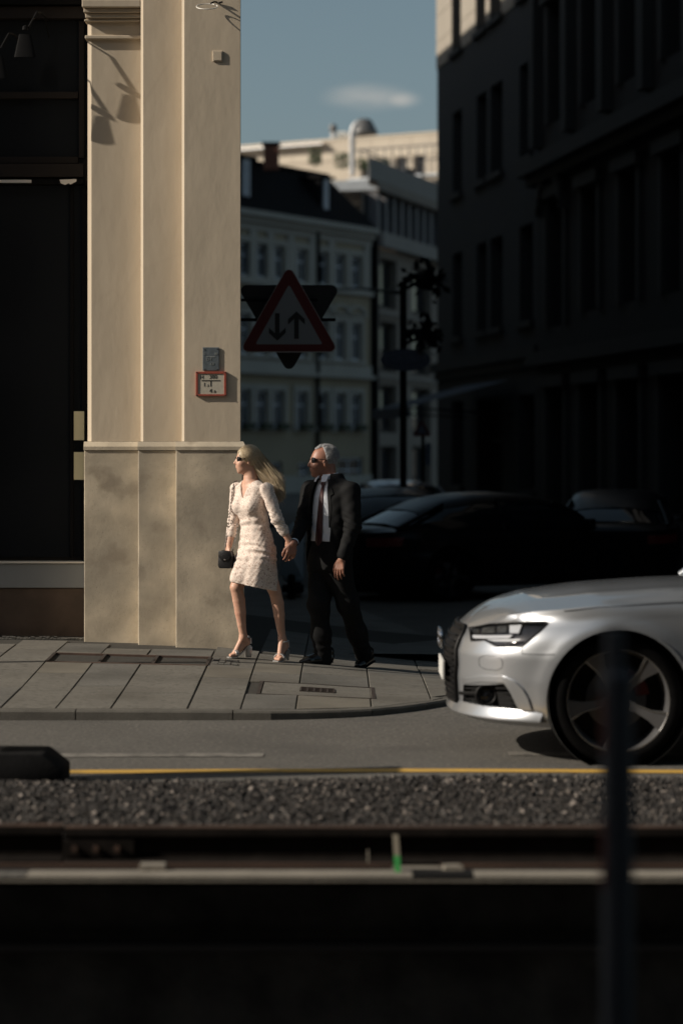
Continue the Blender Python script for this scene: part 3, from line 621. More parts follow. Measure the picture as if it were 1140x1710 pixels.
# ============================================================ TRAFFIC SIGN
def tri(cx, cy, w_, h_, r_, d, up=True, n=5):
    k = 1 if up else -1
    pts = [(X(cx - w_ / 2, d), Z(cy + k * h_ / 2, d)), (X(cx + w_ / 2, d), Z(cy + k * h_ / 2, d)), (X(cx, d), Z(cy - k * h_ / 2, d))]
    out = []; r = r_ * d / FP
    P3 = [Vector(p) for p in pts]
    for i in range(3):
        p, a, c = P3[i], P3[i - 1], P3[(i + 1) % 3]; u = (a - p).normalized(); v = (c - p).normalized(); h = u.angle(v) / 2; t = r / math.tan(h)
        cc = p + (u + v).normalized() * (r / math.sin(h)); s_, e_ = p + u * t, p + v * t
        a0 = math.atan2(s_.y - cc.y, s_.x - cc.x); a1 = math.atan2(e_.y - cc.y, e_.x - cc.x)
        da = (a1 - a0 + math.pi) % (2 * math.pi) - math.pi
        out += [(cc.x + r * math.cos(a0 + da * q / n), cc.y + r * math.sin(a0 + da * q / n)) for q in range(n + 1)]
    return out
DS = 23.5
ts = thing('traffic_sign', (X(392, DS), DS + .15, zr(0, 23.5)), 'red bordered triangular two-way traffic sign with two opposite arrows', 'traffic sign')
yy = DS
MB().prism(tri(482.5, 514.5, 168, 148, 9, yy), yy + .004, yy + .02).build('rim', M['ts_edge'], ts)
MB().prism(tri(482.5, 514.5, 164, 144.5, 8, yy), yy - .0, yy + .0039).build('red_border', M['ts_red'], ts)
MB().prism(tri(482.5, 525, 112, 100, 2, yy), yy - .004, yy - .0005).build('white_field', M['ts_white'], ts)
def arrow(cx, y0, y1, up):
    k = -1 if up else 1
    yb, yt_ = (y1, y0) if up else (y0, y1); b = MB()
    b.prism([(X(cx - 3.8, yy), Z(yb, yy)), (X(cx + 3.8, yy), Z(yb, yy)), (X(cx + 3.8, yy), Z(yt_ - k * 7, yy)), (X(cx - 3.8, yy), Z(yt_ - k * 7, yy))], yy - .007, yy - .0045)
    b.build('arrow_shaft', M['ts_black'], ts)
    t = yt_
    MB().prism([(X(cx, yy), Z(t, yy)), (X(cx + 14, yy), Z(t - k * 13, yy)), (X(cx + 14, yy), Z(t - k * 22, yy)), (X(cx + 3.9, yy), Z(t - k * 12.5, yy)), (X(cx, yy), Z(t - k * 9, yy)), (X(cx - 3.9, yy), Z(t - k * 12.5, yy)), (X(cx - 14, yy), Z(t - k * 22, yy)), (X(cx - 14, yy), Z(t - k * 13, yy))], yy - .0072, yy - .0047).build('arrow_head', M['ts_black'], ts)
arrow(463, 523, 569, False); arrow(495, 566, 520, True) if False else arrow(495, 520, 566, True)
ts2 = thing('traffic_sign', (X(392, DS), DS + .3, zr(0, 23.5)), 'inverted triangular give-way sign seen from its black back', 'traffic sign')
MB().prism(tri(482.5, 551, 176, 150, 10, yy + .16, False), yy + .15, yy + .165).build('panel', M['ts_black'], ts2)
po = thing('sign_pole', (X(388, DS), DS + .1, zr(0, 23.5)), 'dark steel pole with side arm carrying both triangular signs', 'pole')
MB().tube([(X(388, DS), DS + .1, zr(0, 23.5)), (X(388, DS), DS + .1, Z(430, DS))], .038, 14).build('post', M['black_metal'], po, smooth=50)
MB().tube([(X(388, DS), DS + .1, Z(533, DS)), (X(560, DS), DS + .1, Z(533, DS))], .016, 8).build('side_arm', M['black_metal'], po)
MB().tube([(X(388, DS), DS + .1, Z(500, DS)), (X(530, DS), DS + .1, Z(500, DS))], .014, 8).build('side_arm', M['black_metal'], po)
MB().lathe([(.11, 0), (.11, .02), (.05, .035)], (X(388, DS), DS + .1, zr(0, 23.5)), 'z', 16).build('base_flange', M['black_metal'], po)

sl1 = thing('street_lamp', (-7.0, 17.23, zp(-7, 17.3)), 'unseen grey street post with arm and added shading lantern left of the shop window', 'street lamp')
MB().tube([(-7.0, 17.23, .1), (-7.0, 17.23, 5.0)], [.045, .032], 12).build('post', M['black_metal'], sl1, smooth=50)
MB().tube([(-7.0, 17.23, 5.0), (-6.9, 17.35, 5.12), (-6.5, 17.5, 5.18)], .02, 8).build('arm', M['black_metal'], sl1, smooth=50)
MB().box(-6.57, -6.43, 17.42, 17.92, 5.13, 5.25).build('blocker', M['black_metal'], sl1, bevel=.02)  # added block, placed so its shadow falls on the man's face
# ============================================================ FAR BUILDINGS
class Facade:
    def __init__(s, A, dx, flip=1):
        s.A = Vector((A[0], A[1], 0)); s.u = Vector((dx, 1, 0)).normalized()
        s.n = Vector((s.u.y, -s.u.x, 0)) * flip      # outward
    def at(s, px):                                   # distance along the wall where the line of sight px meets it
        k = (px - 570) / FP; A, u = s.A, s.u
        return (k * A.y - A.x) / (u.x - k * u.y)
    def y(s, px): return s.A.y + s.u.y * s.at(px)
    def z(s, px, py): return H0 - (py - 750) * s.y(px) / FP
    def pt(s, u, d, z): q = s.A + s.u * u + s.n * d; return (q.x, q.y, z)
    def box(s, mb, u0, u1, d0, d1, z0, z1):
        a, b, c, d = s.pt(u0, d1, 0), s.pt(u1, d1, 0), s.pt(u1, d0, 0), s.pt(u0, d0, 0)
        q = [(p[0], p[1], z0) for p in (a, b, c, d)] + [(p[0], p[1], z1) for p in (a, b, c, d)]
        return mb.hexa(q)
    def wall(s, mb, u0, u1, z0, z1, holes, dep=.25, d=0.):
        us = sorted({u0, u1} | {h[0] for h in holes} | {h[1] for h in holes}); zs = sorted({z0, z1} | {h[2] for h in holes} | {h[3] for h in holes})
        us = [q for q in us if u0 <= q <= u1]; zs = [q for q in zs if z0 <= q <= z1]
        for a, b in zip(us, us[1:]):
            for c, e in zip(zs, zs[1:]):
                m, n = (a + b) / 2, (c + e) / 2
                if any(h[0] < m < h[1] and h[2] < n < h[3] for h in holes): continue
                mb.add([s.pt(a, d, c), s.pt(b, d, c), s.pt(b, d, e), s.pt(a, d, e)], [(0, 1, 2, 3)])
        for (a, b, c, e) in holes:
            o = [s.pt(a, d, c), s.pt(b, d, c), s.pt(b, d, e), s.pt(a, d, e), s.pt(a, d - dep, c), s.pt(b, d - dep, c), s.pt(b, d - dep, e), s.pt(a, d - dep, e)]
            mb.add(o, [(0, 4, 5, 1), (1, 5, 6, 2), (2, 6, 7, 3), (3, 7, 4, 0), (4, 7, 6, 5)])
        return mb
def casement(F, par, u0, u1, z0, z1, d=-.2, fw=.09, fm='far_frame', gm='far_glass', cols=2, trans=True):
    b = MB(); F.box(b, u0, u0 + fw, d, d + .06, z0, z1); F.box(b, u1 - fw, u1, d, d + .06, z0, z1); F.box(b, u0 + fw, u1 - fw, d, d + .06, z0, z0 + fw); F.box(b, u0 + fw, u1 - fw, d, d + .06, z1 - fw, z1)
    for k in range(1, cols):
        m = u0 + (u1 - u0) * k / cols; F.box(b, m - fw * .4, m + fw * .4, d + .002, d + .05, z0 + fw, z1 - fw)
    if trans:
        zt = z0 + (z1 - z0) * .62; F.box(b, u0 + fw, u1 - fw, d + .004, d + .054, zt - fw * .4, zt + fw * .4)
    wn = b.build('window', M[fm], par)
    q = MB(); F.box(q, u0 + fw * .5, u1 - fw * .5, d + .008, d + .02, z0 + fw * .5, z1 - fw * .5); q.build('pane', M[gm], wn)
    return wn

# ---- yellow town house with slate mansard
DB = 120.0; Bx = X(618, DB); DA = DB * .917; F = Facade((Bx, DB), .6)   # u=0 at the right corner, negative to the left
U = F.at
yh = thing('mansard_house', (Bx, DB, -.3), 'shaded ochre town house with dark slate mansard roof and white windows', 'building')
uL = -34.0
def zB(py): return H0 - (py - 750) * DB / FP
holes = []; wins = []
wc = [(594, 1), (567, 1), (538, 1), (503, 1), (464, 1), (436, 1), (407, 1), (372, 1), (345, 1)]
rows = [(431, 484), (541, 604), (658, 716)]
for (px, _) in wc:
    u = U(px); hw = .52
    for (a, c) in rows: holes.append((u - hw, u + hw, zB(c), zB(a))); wins.append(holes[-1])
gdoors = [(585, 16, 764, 818), (508, 7, 772, 812), (458, 9, 770, 822)]
for (px, h, a, c) in gdoors:
    holes.append((U(px) - h * .075, U(px) + h * .075, zB(c), zB(a)))
b = MB(); F.wall(b, uL, 0, -.4, zB(383), holes, .28); 
q0, q1 = F.pt(0, 0, 0), F.pt(0, -14, 0)
b.add([(q0[0], q0[1], -.4), (q1[0], q1[1], -.4), (q1[0], q1[1], zB(383)), (q0[0], q0[1], zB(383))], [(0, 1, 2, 3)])
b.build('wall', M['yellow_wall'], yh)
for h in wins: casement(F, yh, *[h[0] + .02, h[1] - .02, h[2] + .02, h[3] - .02])
for h in holes[len(wins):]: casement(F, yh, h[0] + .02, h[1] - .02, h[2] + .02, h[3] - .02, fm='far_frame')
for i, h in enumerate(wins):
    t = MB()
    F.box(t, h[0] - .24, h[0], 0.001, .07, h[2], h[3]); F.box(t, h[1], h[1] + .24, 0.001, .07, h[2], h[3]); F.box(t, h[0] - .24, h[1] + .24, 0.001, .08, h[3] + .001, h[3] + .26)
    F.box(t, h[0] - .3, h[1] + .3, 0.001, .16, h[2] - .16, h[2] - .001)
    t.build('window_surround', M['trim_wall'], yh)
    if i % 3 == 1:
        t = MB(); u = (h[0] + h[1]) / 2; pts = []
        for k in range(9):
            an = math.pi * k / 8; pts.append((u + .85 * math.cos(an), h[3] + .42 + .42 * math.sin(an)))
        for k in range(8):
            (a0, a1), (b0, b1) = pts[k], pts[k + 1]; zz = h[3] + .40
            F.box(t, min(a0, b0), max(a0, b0), .001, .12, min(a1, b1) - .1, max(a1, b1))
        F.box(t, u - .95, u + .95, .001, .16, h[3] + .32, h[3] + .42); t.build('window_pediment', M['trim_wall'], yh)
    if i % 3 == 2:
        t = MB(); F.box(t, h[0] + .08, h[1] - .08, .17, .40, h[2] - .10, h[2] + .18); t.build('flower_box', M['leaf_dark'], yh)
def band(name, z0, z1, pr, m='trim_wall', u0=uL, u1=.0): t = MB(); F.box(t, u0, u1 + pr * .0, .002, pr, z0, z1); return t.build(name, M[m], yh)
band('cornice', zB(392), zB(383), .55); band('cornice', zB(401), zB(392.2), .3); band('frieze', zB(412), zB(401.2), .1)
band('string_course', zB(496), zB(489), .22); band('string_course', zB(512), zB(508), .12, u1=0) if False else None
band('string_course', zB(628), zB(612), .10); band('cornice', zB(634), zB(628.2), .34); band('string_course', zB(824), zB(800), .06) if False else None
band('plinth', -.4, .5, .1)
# pilaster strips between bays
for px in (611, 552, 520, 484, 450, 421, 390):
    t = MB(); F.box(t, U(px) - .28, U(px) + .28, .002, .09, zB(488.8), zB(412.2)); t.build('pilaster_strip', M['trim_wall'], yh)
t = MB(); p0, p1 = F.pt(U(527), .14, -.3), F.pt(U(527), .14, zB(396)); t.tube([p0, p1], .09, 8); t.build('downpipe', M['black_metal'], yh)
t = MB(); F.box(t, .02, .75, -.6, .02, -.3, zB(395)); t.build('gap_shade_panel', M['black_metal'], yh)  # dark panel standing in for the shade between the two houses
t = MB(); p0, p1 = F.pt(.35, .14, -.3), F.pt(.35, .14, zB(386)); t.tube([p0, p1], .12, 8); t.build('downpipe', M['black_metal'], yh)
# mansard
zE = zB(384); zTp = zB(295); bI = 1.6
def RP(u, d, z): return F.pt(u, d, z)
b = MB(); b.v = [RP(uL, .35, zE), RP(.25, .35, zE), RP(-1.7, -bI, zTp), RP(uL, -bI, zTp), RP(.25, -14, zE), RP(-1.7, -12, zTp), RP(uL, -12, zTp), RP(uL, -14, zE)]
b.f = [(0, 1, 2, 3), (1, 4, 5, 2), (3, 2, 5, 6), (0, 3, 6, 7)]; b.build('roof', M['slate'], yh)
b = MB(); F.box(b, uL, -1.6, -bI - .05, -bI + .22, zTp - .12, zTp + .05); b.build('roof_edge', M['slate'], yh)
b = MB(); b.v = [RP(uL + 2, -bI - .3, zTp + .06), RP(-1.9, -bI - .3, zTp + .06), RP(-1.9, -7, zTp + 1.0), RP(uL + 8, -7, zTp + 1.2)]; b.f = [(0, 1, 2, 3)]; b.build('zinc_roof', M['zinc'], yh)
def dormer(px, py0, py1, wpx):
    u = U(px); h = wpx * .5 * DB / FP; z0, z1 = F.z(px, py1), F.z(px, py0); d = -.25
    b = MB(); F.box(b, u - h - .3, u + h + .3, -2.6, d, z0 - .1, z1 + .2); dd = b.build('dormer', M['slate'], yh)
    b = MB(); F.box(b, u - h - .45, u + h + .45, -2.6, d + .2, z1 + .201, z1 + .33); b.build('dormer_roof', M['slate'], dd)
    b = MB(); F.box(b, u - h, u - h + .14, d + .002, d + .09, z0, z1); F.box(b, u + h - .14, u + h, d + .002, d + .09, z0, z1); F.box(b, u - h, u + h, d + .002, d + .1, z1 + .0, z1 + .16); F.box(b, u - .04, u + .04, d + .002, d + .06, z0, z1); F.box(b, u - h, u + h, d + .002, d + .07, z0 + (z1 - z0) * .6, z0 + (z1 - z0) * .6 + .08)
    b.build('dormer_frame', M['far_frame'], dd)
    b = MB(); F.box(b, u - h + .1, u + h - .1, d + .003, d + .03, z0, z1); b.build('pane', mat('pale_blind_glass', (.30, .33, .38), .3), dd)
dormer(550, 305, 359, 13); dormer(417, 272, 330, 18)
ch = MB(); q = (X(453, 113.), 113.); ch.box(q[0] - .35, q[0] + .35, q[1] - .4, q[1] + .4, zTp - .5, Z(243, q[1])); co = ch.build('chimney', M['brick'], yh)
MB().box(q[0] - .42, q[0] + .42, q[1] - .47, q[1] + .47, Z(243, q[1]), Z(239, q[1])).build('chimney_cap', M['slate'], co)

# ---- modern stone clad block beyond
DM = 121.0; F2 = Facade((X(622, DM), DM), .317); U2 = F2.at
mh = thing('office_block', (X(622, DM), DM, -.3), 'brown grey stone clad office block with rows of narrow fins and tall windows', 'building')
def zM(py): return H0 - (py - 750) * DM / FP
uR = 26.0; u0 = 0.75
holes = []; bays = [(U2(633), U2(662)), (U2(688), U2(718))]
W_ = bays[0][1] - bays[0][0]; P_ = bays[1][0] - bays[0][0]
bays = [(u0 + .35 + P_ * k, u0 + .35 + P_ * k + W_) for k in range(3)]; bays[0] = (U2(634), U2(662)); bays[1] = (U2(688), U2(719)); bays[2] = (U2(742), U2(772))
mrows = [(426, 511), (533, 618), (641, 722), (745, 820)]
for (a, c) in bays:
    for (y0, y1) in mrows: holes.append((a, c, zM(y1), zM(y0)))
b = MB(); F2.wall(b, .2, uR, -.4, zM(411), holes, .5); b.build('wall', M['modern'], mh)
b = MB(); F2.box(b, 6.0, uR, -8, -.55, -.4, zM(320)); b.build('core', M['modern'], mh)
for i, h in enumerate(holes):
    casement(F2, mh, h[0], h[1], h[2], h[3], d=-.45, fw=.22, fm='frame_dark', cols=1, trans=False)
    if i % 4 < 3:
        m = h[0] + (h[1] - h[0]) * .42; wd = (h[1] - h[0]) * .26
        b = MB(); zlo = h[2] + .25 + (.9 if i % 4 == 1 else 0) + (.6 if i % 4 == 2 else 0)
        F2.box(b, m - wd * .55, m + wd * .55, -.42, -.40, zlo, h[3] - .3); b.build('reflection_strip', M['reflection_strip'], mh)  # painted strip for a bright reflection, set before the pane
for (py, nm) in ((519, 'ledge'), (524, 'ledge'), (627, 'ledge'), (632, 'ledge')):
    b = MB(); F2.box(b, .2, uR, .002, .12, zM(py + 1.8), zM(py - 1.2)); b.build(nm, M['modern_band'] if py in (519, 627) else M['modern'], mh)
b = MB(); F2.box(b, .1, uR, .0, .55, zM(410.5), zM(387)); b.build('parapet_band', M['modern_band'], mh)
b = MB(); F2.box(b, .1, uR, -.6, -.5, zM(386.8), zM(318)); b.build('recessed_glazing', M['far_glass'], mh)
k = 0; u = .5
while u < uR:
    b = MB(); F2.box(b, u, u + .42, -.45, .1, zM(386.6), zM(318.5)); b.build('fin', M['fin'], mh); u += 1.42
def pband(u0_, d0, d1, z0, z1, m):
    sh_ = (d1 - d0) * 3.2; a_, b_, c_, d_ = F2.pt(u0_, d1, 0), F2.pt(uR, d1, 0), F2.pt(uR, d0, 0), F2.pt(u0_ + sh_, d0, 0); q = [a_, b_, c_, d_]
    MB().hexa([(p[0], p[1], z0) for p in q] + [(p[0], p[1], z1) for p in q]).build('parapet_band', m, mh)
pband(-.6, -.5, .45, zM(318), zM(303.5), M['modern'])
pband(-1.5, -.6, .25, zM(303), zM(268.5), M['modern_band'])
b = MB(); F2.box(b, 4.5, uR, -6, -.62, zM(300), zM(282)); b.build('roof', M['zinc'], mh)
b = MB()
for k in range(14): p = F2.pt(-1.5 + k * 2., -.2, 0); b.tube([(p[0], p[1], zM(269)), (p[0], p[1], zM(255))], .03, 5)
p, q = F2.pt(-1.5, -.2, 0), F2.pt(24.5, -.2, 0); b.tube([(p[0], p[1], zM(255)), (q[0], q[1], zM(255))], .04, 5); b.tube([(p[0], p[1], zM(262)), (q[0], q[1], zM(262))], .025, 5)
b.build('railing', M['fin'], mh)

# ---- sunlit penthouse building behind
F3 = Facade((X(731, 150.), 150.), .57, 1)
F3.u = Vector((1, -.57, 0)).normalized(); F3.n = Vector((-.57, -1, 0)).normalized(); U3 = F3.at
ph = thing('terrace_block', (X(600, 160), 160, -.3), 'sunlit beige limestone block with roof terrace beyond the dark roofs', 'building')
def z3(px, py): return F3.z(px, py)
D3 = 150.; zt = z3(731, 219); a3, b3 = U3(395), U3(790)
sc3 = lambda py: H0 - (py - 750) * 150 / FP
wh = []
for (x0, x1, y0) in ((690, 708, 258), (660, 679, 262), (631, 650, 266), (603, 621, 270)):
    wh.append((U3(x0), U3(x1), z3(x0, 330), z3((x0 + x1) / 2, y0)))
b = MB(); F3.wall(b, a3, b3, -.3, zt, wh, .5); b.build('wall', M['limestone'], ph)
for h in wh: casement(F3, ph, h[0], h[1], h[2], h[3], d=-.4, fw=.12, fm='fin', cols=2, trans=False)
b = MB(); F3.box(b, a3, b3, -12, -.6, -.3, zt - .1); b.build('core', M['limestone'], ph)
for k, (zz, hh, pr) in enumerate(((zt - .12, .12, .08), (zt - .92, .04, .03), (zt - 1.42, .05, .04))):
    b = MB(); F3.box(b, a3, b3, .002, pr, zz, zz + hh); b.build('cornice', M['limestone_b'] if k == 0 else M['limestone'], ph)
for k in range(34):      # vertical cladding joints as shallow grooves between slabs
    pass
for k in range(12):
    b = MB(); u = a3 + (b3 - a3) * k / 12; F3.box(b, u, u + (b3 - a3) / 12 - .03, .003, .03, zt - .87, zt - .13); b.build('cladding_panel', M['limestone'], ph)
for k in range(12):
    b = MB(); u = a3 + (b3 - a3) * k / 12; F3.box(b, u, u + (b3 - a3) / 12 - .03, .003, .028, zt - 1.36, zt - .925); b.build('cladding_panel', M['limestone_b'], ph)
b = MB()
pa_, pb_ = F3.pt(U3(600), .9, 0), F3.pt(b3, .9, 0)
for k in range(15):
    u = U3(600) + (b3 - U3(600)) * k / 14; p = F3.pt(u, .9, 0); b.tube([(p[0], p[1], z3(650, 300)), (p[0], p[1], z3(650, 250))], .035, 5)
b.tube([(pa_[0], pa_[1], z3(650, 250)), (pb_[0], pb_[1], z3(650, 250))], .045, 5); b.build('terrace_railing', M['fin'], ph)
b = MB(); F3.box(b, U3(600), b3, .3, 1.5, z3(650, 302), z3(650, 299)); b.build('terrace', M['zinc'], ph)
# bright metal skylight ledge on the left
b = MB(); p0, p1 = F3.pt(U3(392), .4, 0), F3.pt(U3(546), .4, 0); zs_ = z3(470, 248)
b.v = [F3.pt(U3(392), .6, z3(392, 251)), F3.pt(U3(546), .6, z3(546, 240)), F3.pt(U3(546), -2, z3(546, 233)), F3.pt(U3(392), -2, z3(392, 241)), F3.pt(U3(392), .6, z3(392, 254)), F3.pt(U3(546), .6, z3(546, 242.5))]
b.f = [(0, 1, 2, 3), (4, 5, 1, 0)]; b.build('metal_ledge', mat('bright_sheet_metal', (.80, .80, .80), .45, metal=.2, var=.03), ph)
# roof plant on top
def on3(px, d=-3): p = F3.pt(U3(px), d, 0); return p[0], p[1]
t = thing('roof_vent', (*on3(517), zt), 'slim roof vent pipe with dark cap on the sunlit block', 'roof vent')
x, y = on3(517); MB().tube([(x, y, z3(517, 236)), (x, y, z3(517, 211))], .16, 10).build('pipe', M['silver_duct'], t); MB().lathe([(0, .5), (.2, .45), (.26, .2), (.24, 0), (0, 0)], (x, y, z3(517, 211)), 'z', 12).build('cap', M['cowl'], t)
t = thing('roof_vent', (*on3(537), zt), 'white box shaped roof ventilator with round hood on the sunlit block', 'roof vent')
x, y = on3(537); MB().box(x - .42, x + .3, y - .3, y + .3, z3(537, 235), z3(537, 222)).build('box', M['white_metal'], t, bevel=.05)
MB().tube([(x - .5, y - .1, z3(537, 217)), (x + .1, y - .1, z3(537, 217)), (x + .42, y - .1, z3(537, 222))], .22, 12).build('hood', M['white_metal'], t)
t = thing('roof_cowl', (*on3(612), zt), 'large grey round ventilation cowl on the roof edge', 'roof cowl')
y = 157.; x = X(609, y); s_ = 157 / FP
MB().lathe([(0, 30 * s_), (9 * s_, 30 * s_), (12 * s_, 28 * s_), (22 * s_, 10 * s_), (23 * s_, 6 * s_), (21 * s_, 4.5 * s_), (10 * s_, 0), (0, 0)], (x - 1 * s_, y, Z(229, 157)), 'z', 28).build('hood', M['cowl'], t, smooth=40)
MB().lathe([(.34, -1.2), (.34, .1)], (x, y, Z(229, 157)), 'z', 16).build('neck', M['cowl'], t)
t = thing('exhaust_duct', (X(590, 124), 124, zTp), 'pale curved exhaust duct rising from the dark roof', 'duct')
dd = 128.
MB().tube([(X(588, dd), dd, Z(292, dd)), (X(588, dd), dd, Z(255, dd)), (X(587.5, dd), dd, Z(236, dd)), (X(588, dd), dd, Z(222, dd)), (X(590, dd), dd, Z(213, dd)), (X(594, dd), dd, Z(207, dd)), (X(598, dd), dd, Z(204, dd))], [.14, .14, .145, .15, .15, .14, .12], 14).build('duct', M['silver_duct'], t, smooth=50)
for (dz_) in (275, 255, 238): MB().lathe([(.14, -.04), (.175, -.04), (.175, .04), (.14, .04)], (X(588, dd), dd, Z(dz_, dd)), 'z', 14).build('collar', M['silver_duct'], t)
# terrace plants
def shrub(x, y, z0, h, r, label, n=220, m='leaf', grp='plants on the roof terraces'):
    t = thing('terrace_shrub', (x, y, z0), label, 'shrub', grp); b = MB(); rr = random.Random(int(x * 100) + n)
    for k in range(n):
        a = rr.uniform(0, 6.28); q = rr.random() ** .5 * r; zz = z0 + h * (.15 + .85 * rr.random()); c = Vector((x + q * math.cos(a), y + q * math.sin(a), zz)); s1_ = rr.uniform(.06, .12) * max(h, .8)
        u_ = Vector((rr.uniform(-1, 1), rr.uniform(-1, 1), rr.uniform(-1, 1))).normalized() * s1_; v_ = u_.cross(Vector((rr.uniform(-1, 1), rr.uniform(-1, 1), rr.uniform(-1, 1)))).normalized() * s1_ * .5
        b.add([c - u_, c + v_, c + u_, c - v_], [(0, 1, 2, 3)])
    b.build('foliage', M[m], t); MB().tube([(x, y, z0), (x, y, z0 + h * .7)], .03, 5).build('stem', M['wood'], t)
for i, (px, h, r, lb) in enumerate(((526, 1.1, .38, 'thin upright terrace shrub left of the duct, the left one'), (571, .95, .5, 'bushy terrace shrub just left of the pale duct'), (606, .7, .4, 'low shrub right of the pale duct'), (636, .8, .45, 'shrub before the first terrace window'))):
    d_ = 133.; shrub(X(px, d_), d_, Z(272 + (px - 526) * .07, d_) - .3, h, r, lb)
tag(MB().box(X(675, 140), X(690, 140), 139.5, 140.2, Z(300, 140), Z(283, 140)).build('terrace_planter', M['black_metal'], bevel=.05), 'dark planter on the terrace before the windows', 'planter')

# ---- right hand facade along the side street
X0 = 15.4; F4 = Facade((X0 - .151 * 80.8, 80.8), -.151, 1)
F4.u = Vector((.151, -1, 0)).normalized(); F4.n = Vector((-1, -.151, 0)).normalized(); U4 = F4.at     # u grows towards the camera
rh = thing('stone_house', (X(731, 80.8), 80.8, -.3), 'tall grey stone house on the right whose top catches the sun', 'building')
def z4(px, py): return F4.z(px, py)
uE = U4(905)
cols = [(755.5, 771), (795.5, 812), (818.5, 838.5), (867, 889)]
zr_ = [(14.55, 17.3), (9.95, 12.6), (5.35, 8.05)]
holes = [(U4(a), U4(c), z0, z1) for (a, c) in cols for (z0, z1) in zr_]
holes += [(U4(a) - .2, U4(c) + .2, .6, 3.3) for (a, c) in (cols[0], cols[3])] + [(U4(795.5), U4(838.5), .0, 3.3)]
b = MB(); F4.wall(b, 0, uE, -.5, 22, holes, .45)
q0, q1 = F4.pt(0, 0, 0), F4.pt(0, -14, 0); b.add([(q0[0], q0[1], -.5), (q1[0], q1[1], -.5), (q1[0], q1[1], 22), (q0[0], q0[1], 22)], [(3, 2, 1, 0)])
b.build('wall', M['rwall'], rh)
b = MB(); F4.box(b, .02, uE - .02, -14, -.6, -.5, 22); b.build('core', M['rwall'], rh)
# upper courses stone by stone, sunlit tone put into their paler colour
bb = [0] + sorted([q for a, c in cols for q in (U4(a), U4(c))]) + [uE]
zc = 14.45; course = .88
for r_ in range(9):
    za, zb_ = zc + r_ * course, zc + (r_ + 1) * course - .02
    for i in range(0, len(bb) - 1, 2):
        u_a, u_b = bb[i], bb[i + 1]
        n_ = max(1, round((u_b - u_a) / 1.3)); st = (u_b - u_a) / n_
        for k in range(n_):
            b = MB(); F4.box(b, u_a + st * k + .0, u_a + st * (k + 1) - .015, .002, .035, za, zb_); b.build('lit_ashlar_stone', M['rwall_lit'], rh)
for h in holes:
    casement(F4, rh, h[0], h[1], h[2], h[3], d=-.42, fw=.1, fm='frame_dark')
    b = MB(); F4.box(b, h[0] - .15, h[1] + .15, .002, .14, h[2] - .18, h[2] - .002); b.build('window_sill', M['rtrim'], rh)
for (z0, z1, pr) in ((4.3, 4.6, .25), (4.05, 4.28, .12), (21.2, 22, .5)):
    b = MB(); F4.box(b, .0, uE, .003, pr, z0, z1); b.build('cornice', M['rtrim'], rh)
# second, ornate facade nearer
r2h = thing('ornate_house', (F4.pt(uE, 0, 0)[0], F4.pt(uE, 0, 0)[1], -.3), 'dark ornate facade with pilasters and a tall arched window, at right', 'building')
uN = U4(905) + 42; holes = []
arch = []
u = uE + 1.6; k = 0
while u < uN - 3:
    holes += [(u, u + 1.5, 10.4, 13.6), (u, u + 1.5, 15.6, 18.4)]
    if k != 0: holes.append((u, u + 1.5, 5.2, 8.3))
    else: holes.append((u - .15, u + 1.65, 5.0, 8.4))
    holes.append((u - .2, u + 1.7, .3, 3.4)); u += 3.6; k += 1
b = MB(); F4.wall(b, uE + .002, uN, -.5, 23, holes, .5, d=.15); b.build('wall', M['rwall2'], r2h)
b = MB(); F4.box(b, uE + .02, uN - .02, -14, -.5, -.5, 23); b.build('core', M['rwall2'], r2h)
for h in holes:
    casement(F4, r2h, h[0], h[1], h[2], h[3], d=-.3, fw=.1, fm='frame_dark')
    b = MB()
    for (a, c) in ((h[0] - .28, h[0]), (h[1], h[1] + .28)): F4.box(b, a, c, .152, .26, h[2], h[3])
    F4.box(b, h[0] - .4, h[1] + .4, .152, .38, h[3] + .002, h[3] + .3); b.build('window_surround', M['rtrim'], r2h)
u = uE + .1
while u < uN:
    b = MB(); F4.box(b, u, u + .55, .153, .42, 9.9, 14.5); b.build('pilaster', M['rtrim'], r2h); u += 3.6
for (z0, z1, pr) in ((9.1, 9.5, .75), (8.85, 9.09, .5), (14.6, 15.0, .6), (4.0, 4.35, .5), (22.3, 23, .7)):
    b = MB(); F4.box(b, uE + .001, uN, .154, pr, z0, z1); b.build('cornice', M['rtrim'], r2h)
b = MB(); uc = uE + 2.35
for k in range(12):
    a0, a1 = math.pi * k / 12, math.pi * (k + 1) / 12
    F4.box(b, uc + 1.3 * min(math.cos(a0), math.cos(a1)), uc + 1.3 * max(math.cos(a0), math.cos(a1)), .155, .45, 8.0 + 1.0 * min(math.sin(a0), math.sin(a1)) - .05, 8.0 + 1.0 * max(math.sin(a0), math.sin(a1)) + .12)
b.build('arch_moulding', M['rtrim'], r2h)
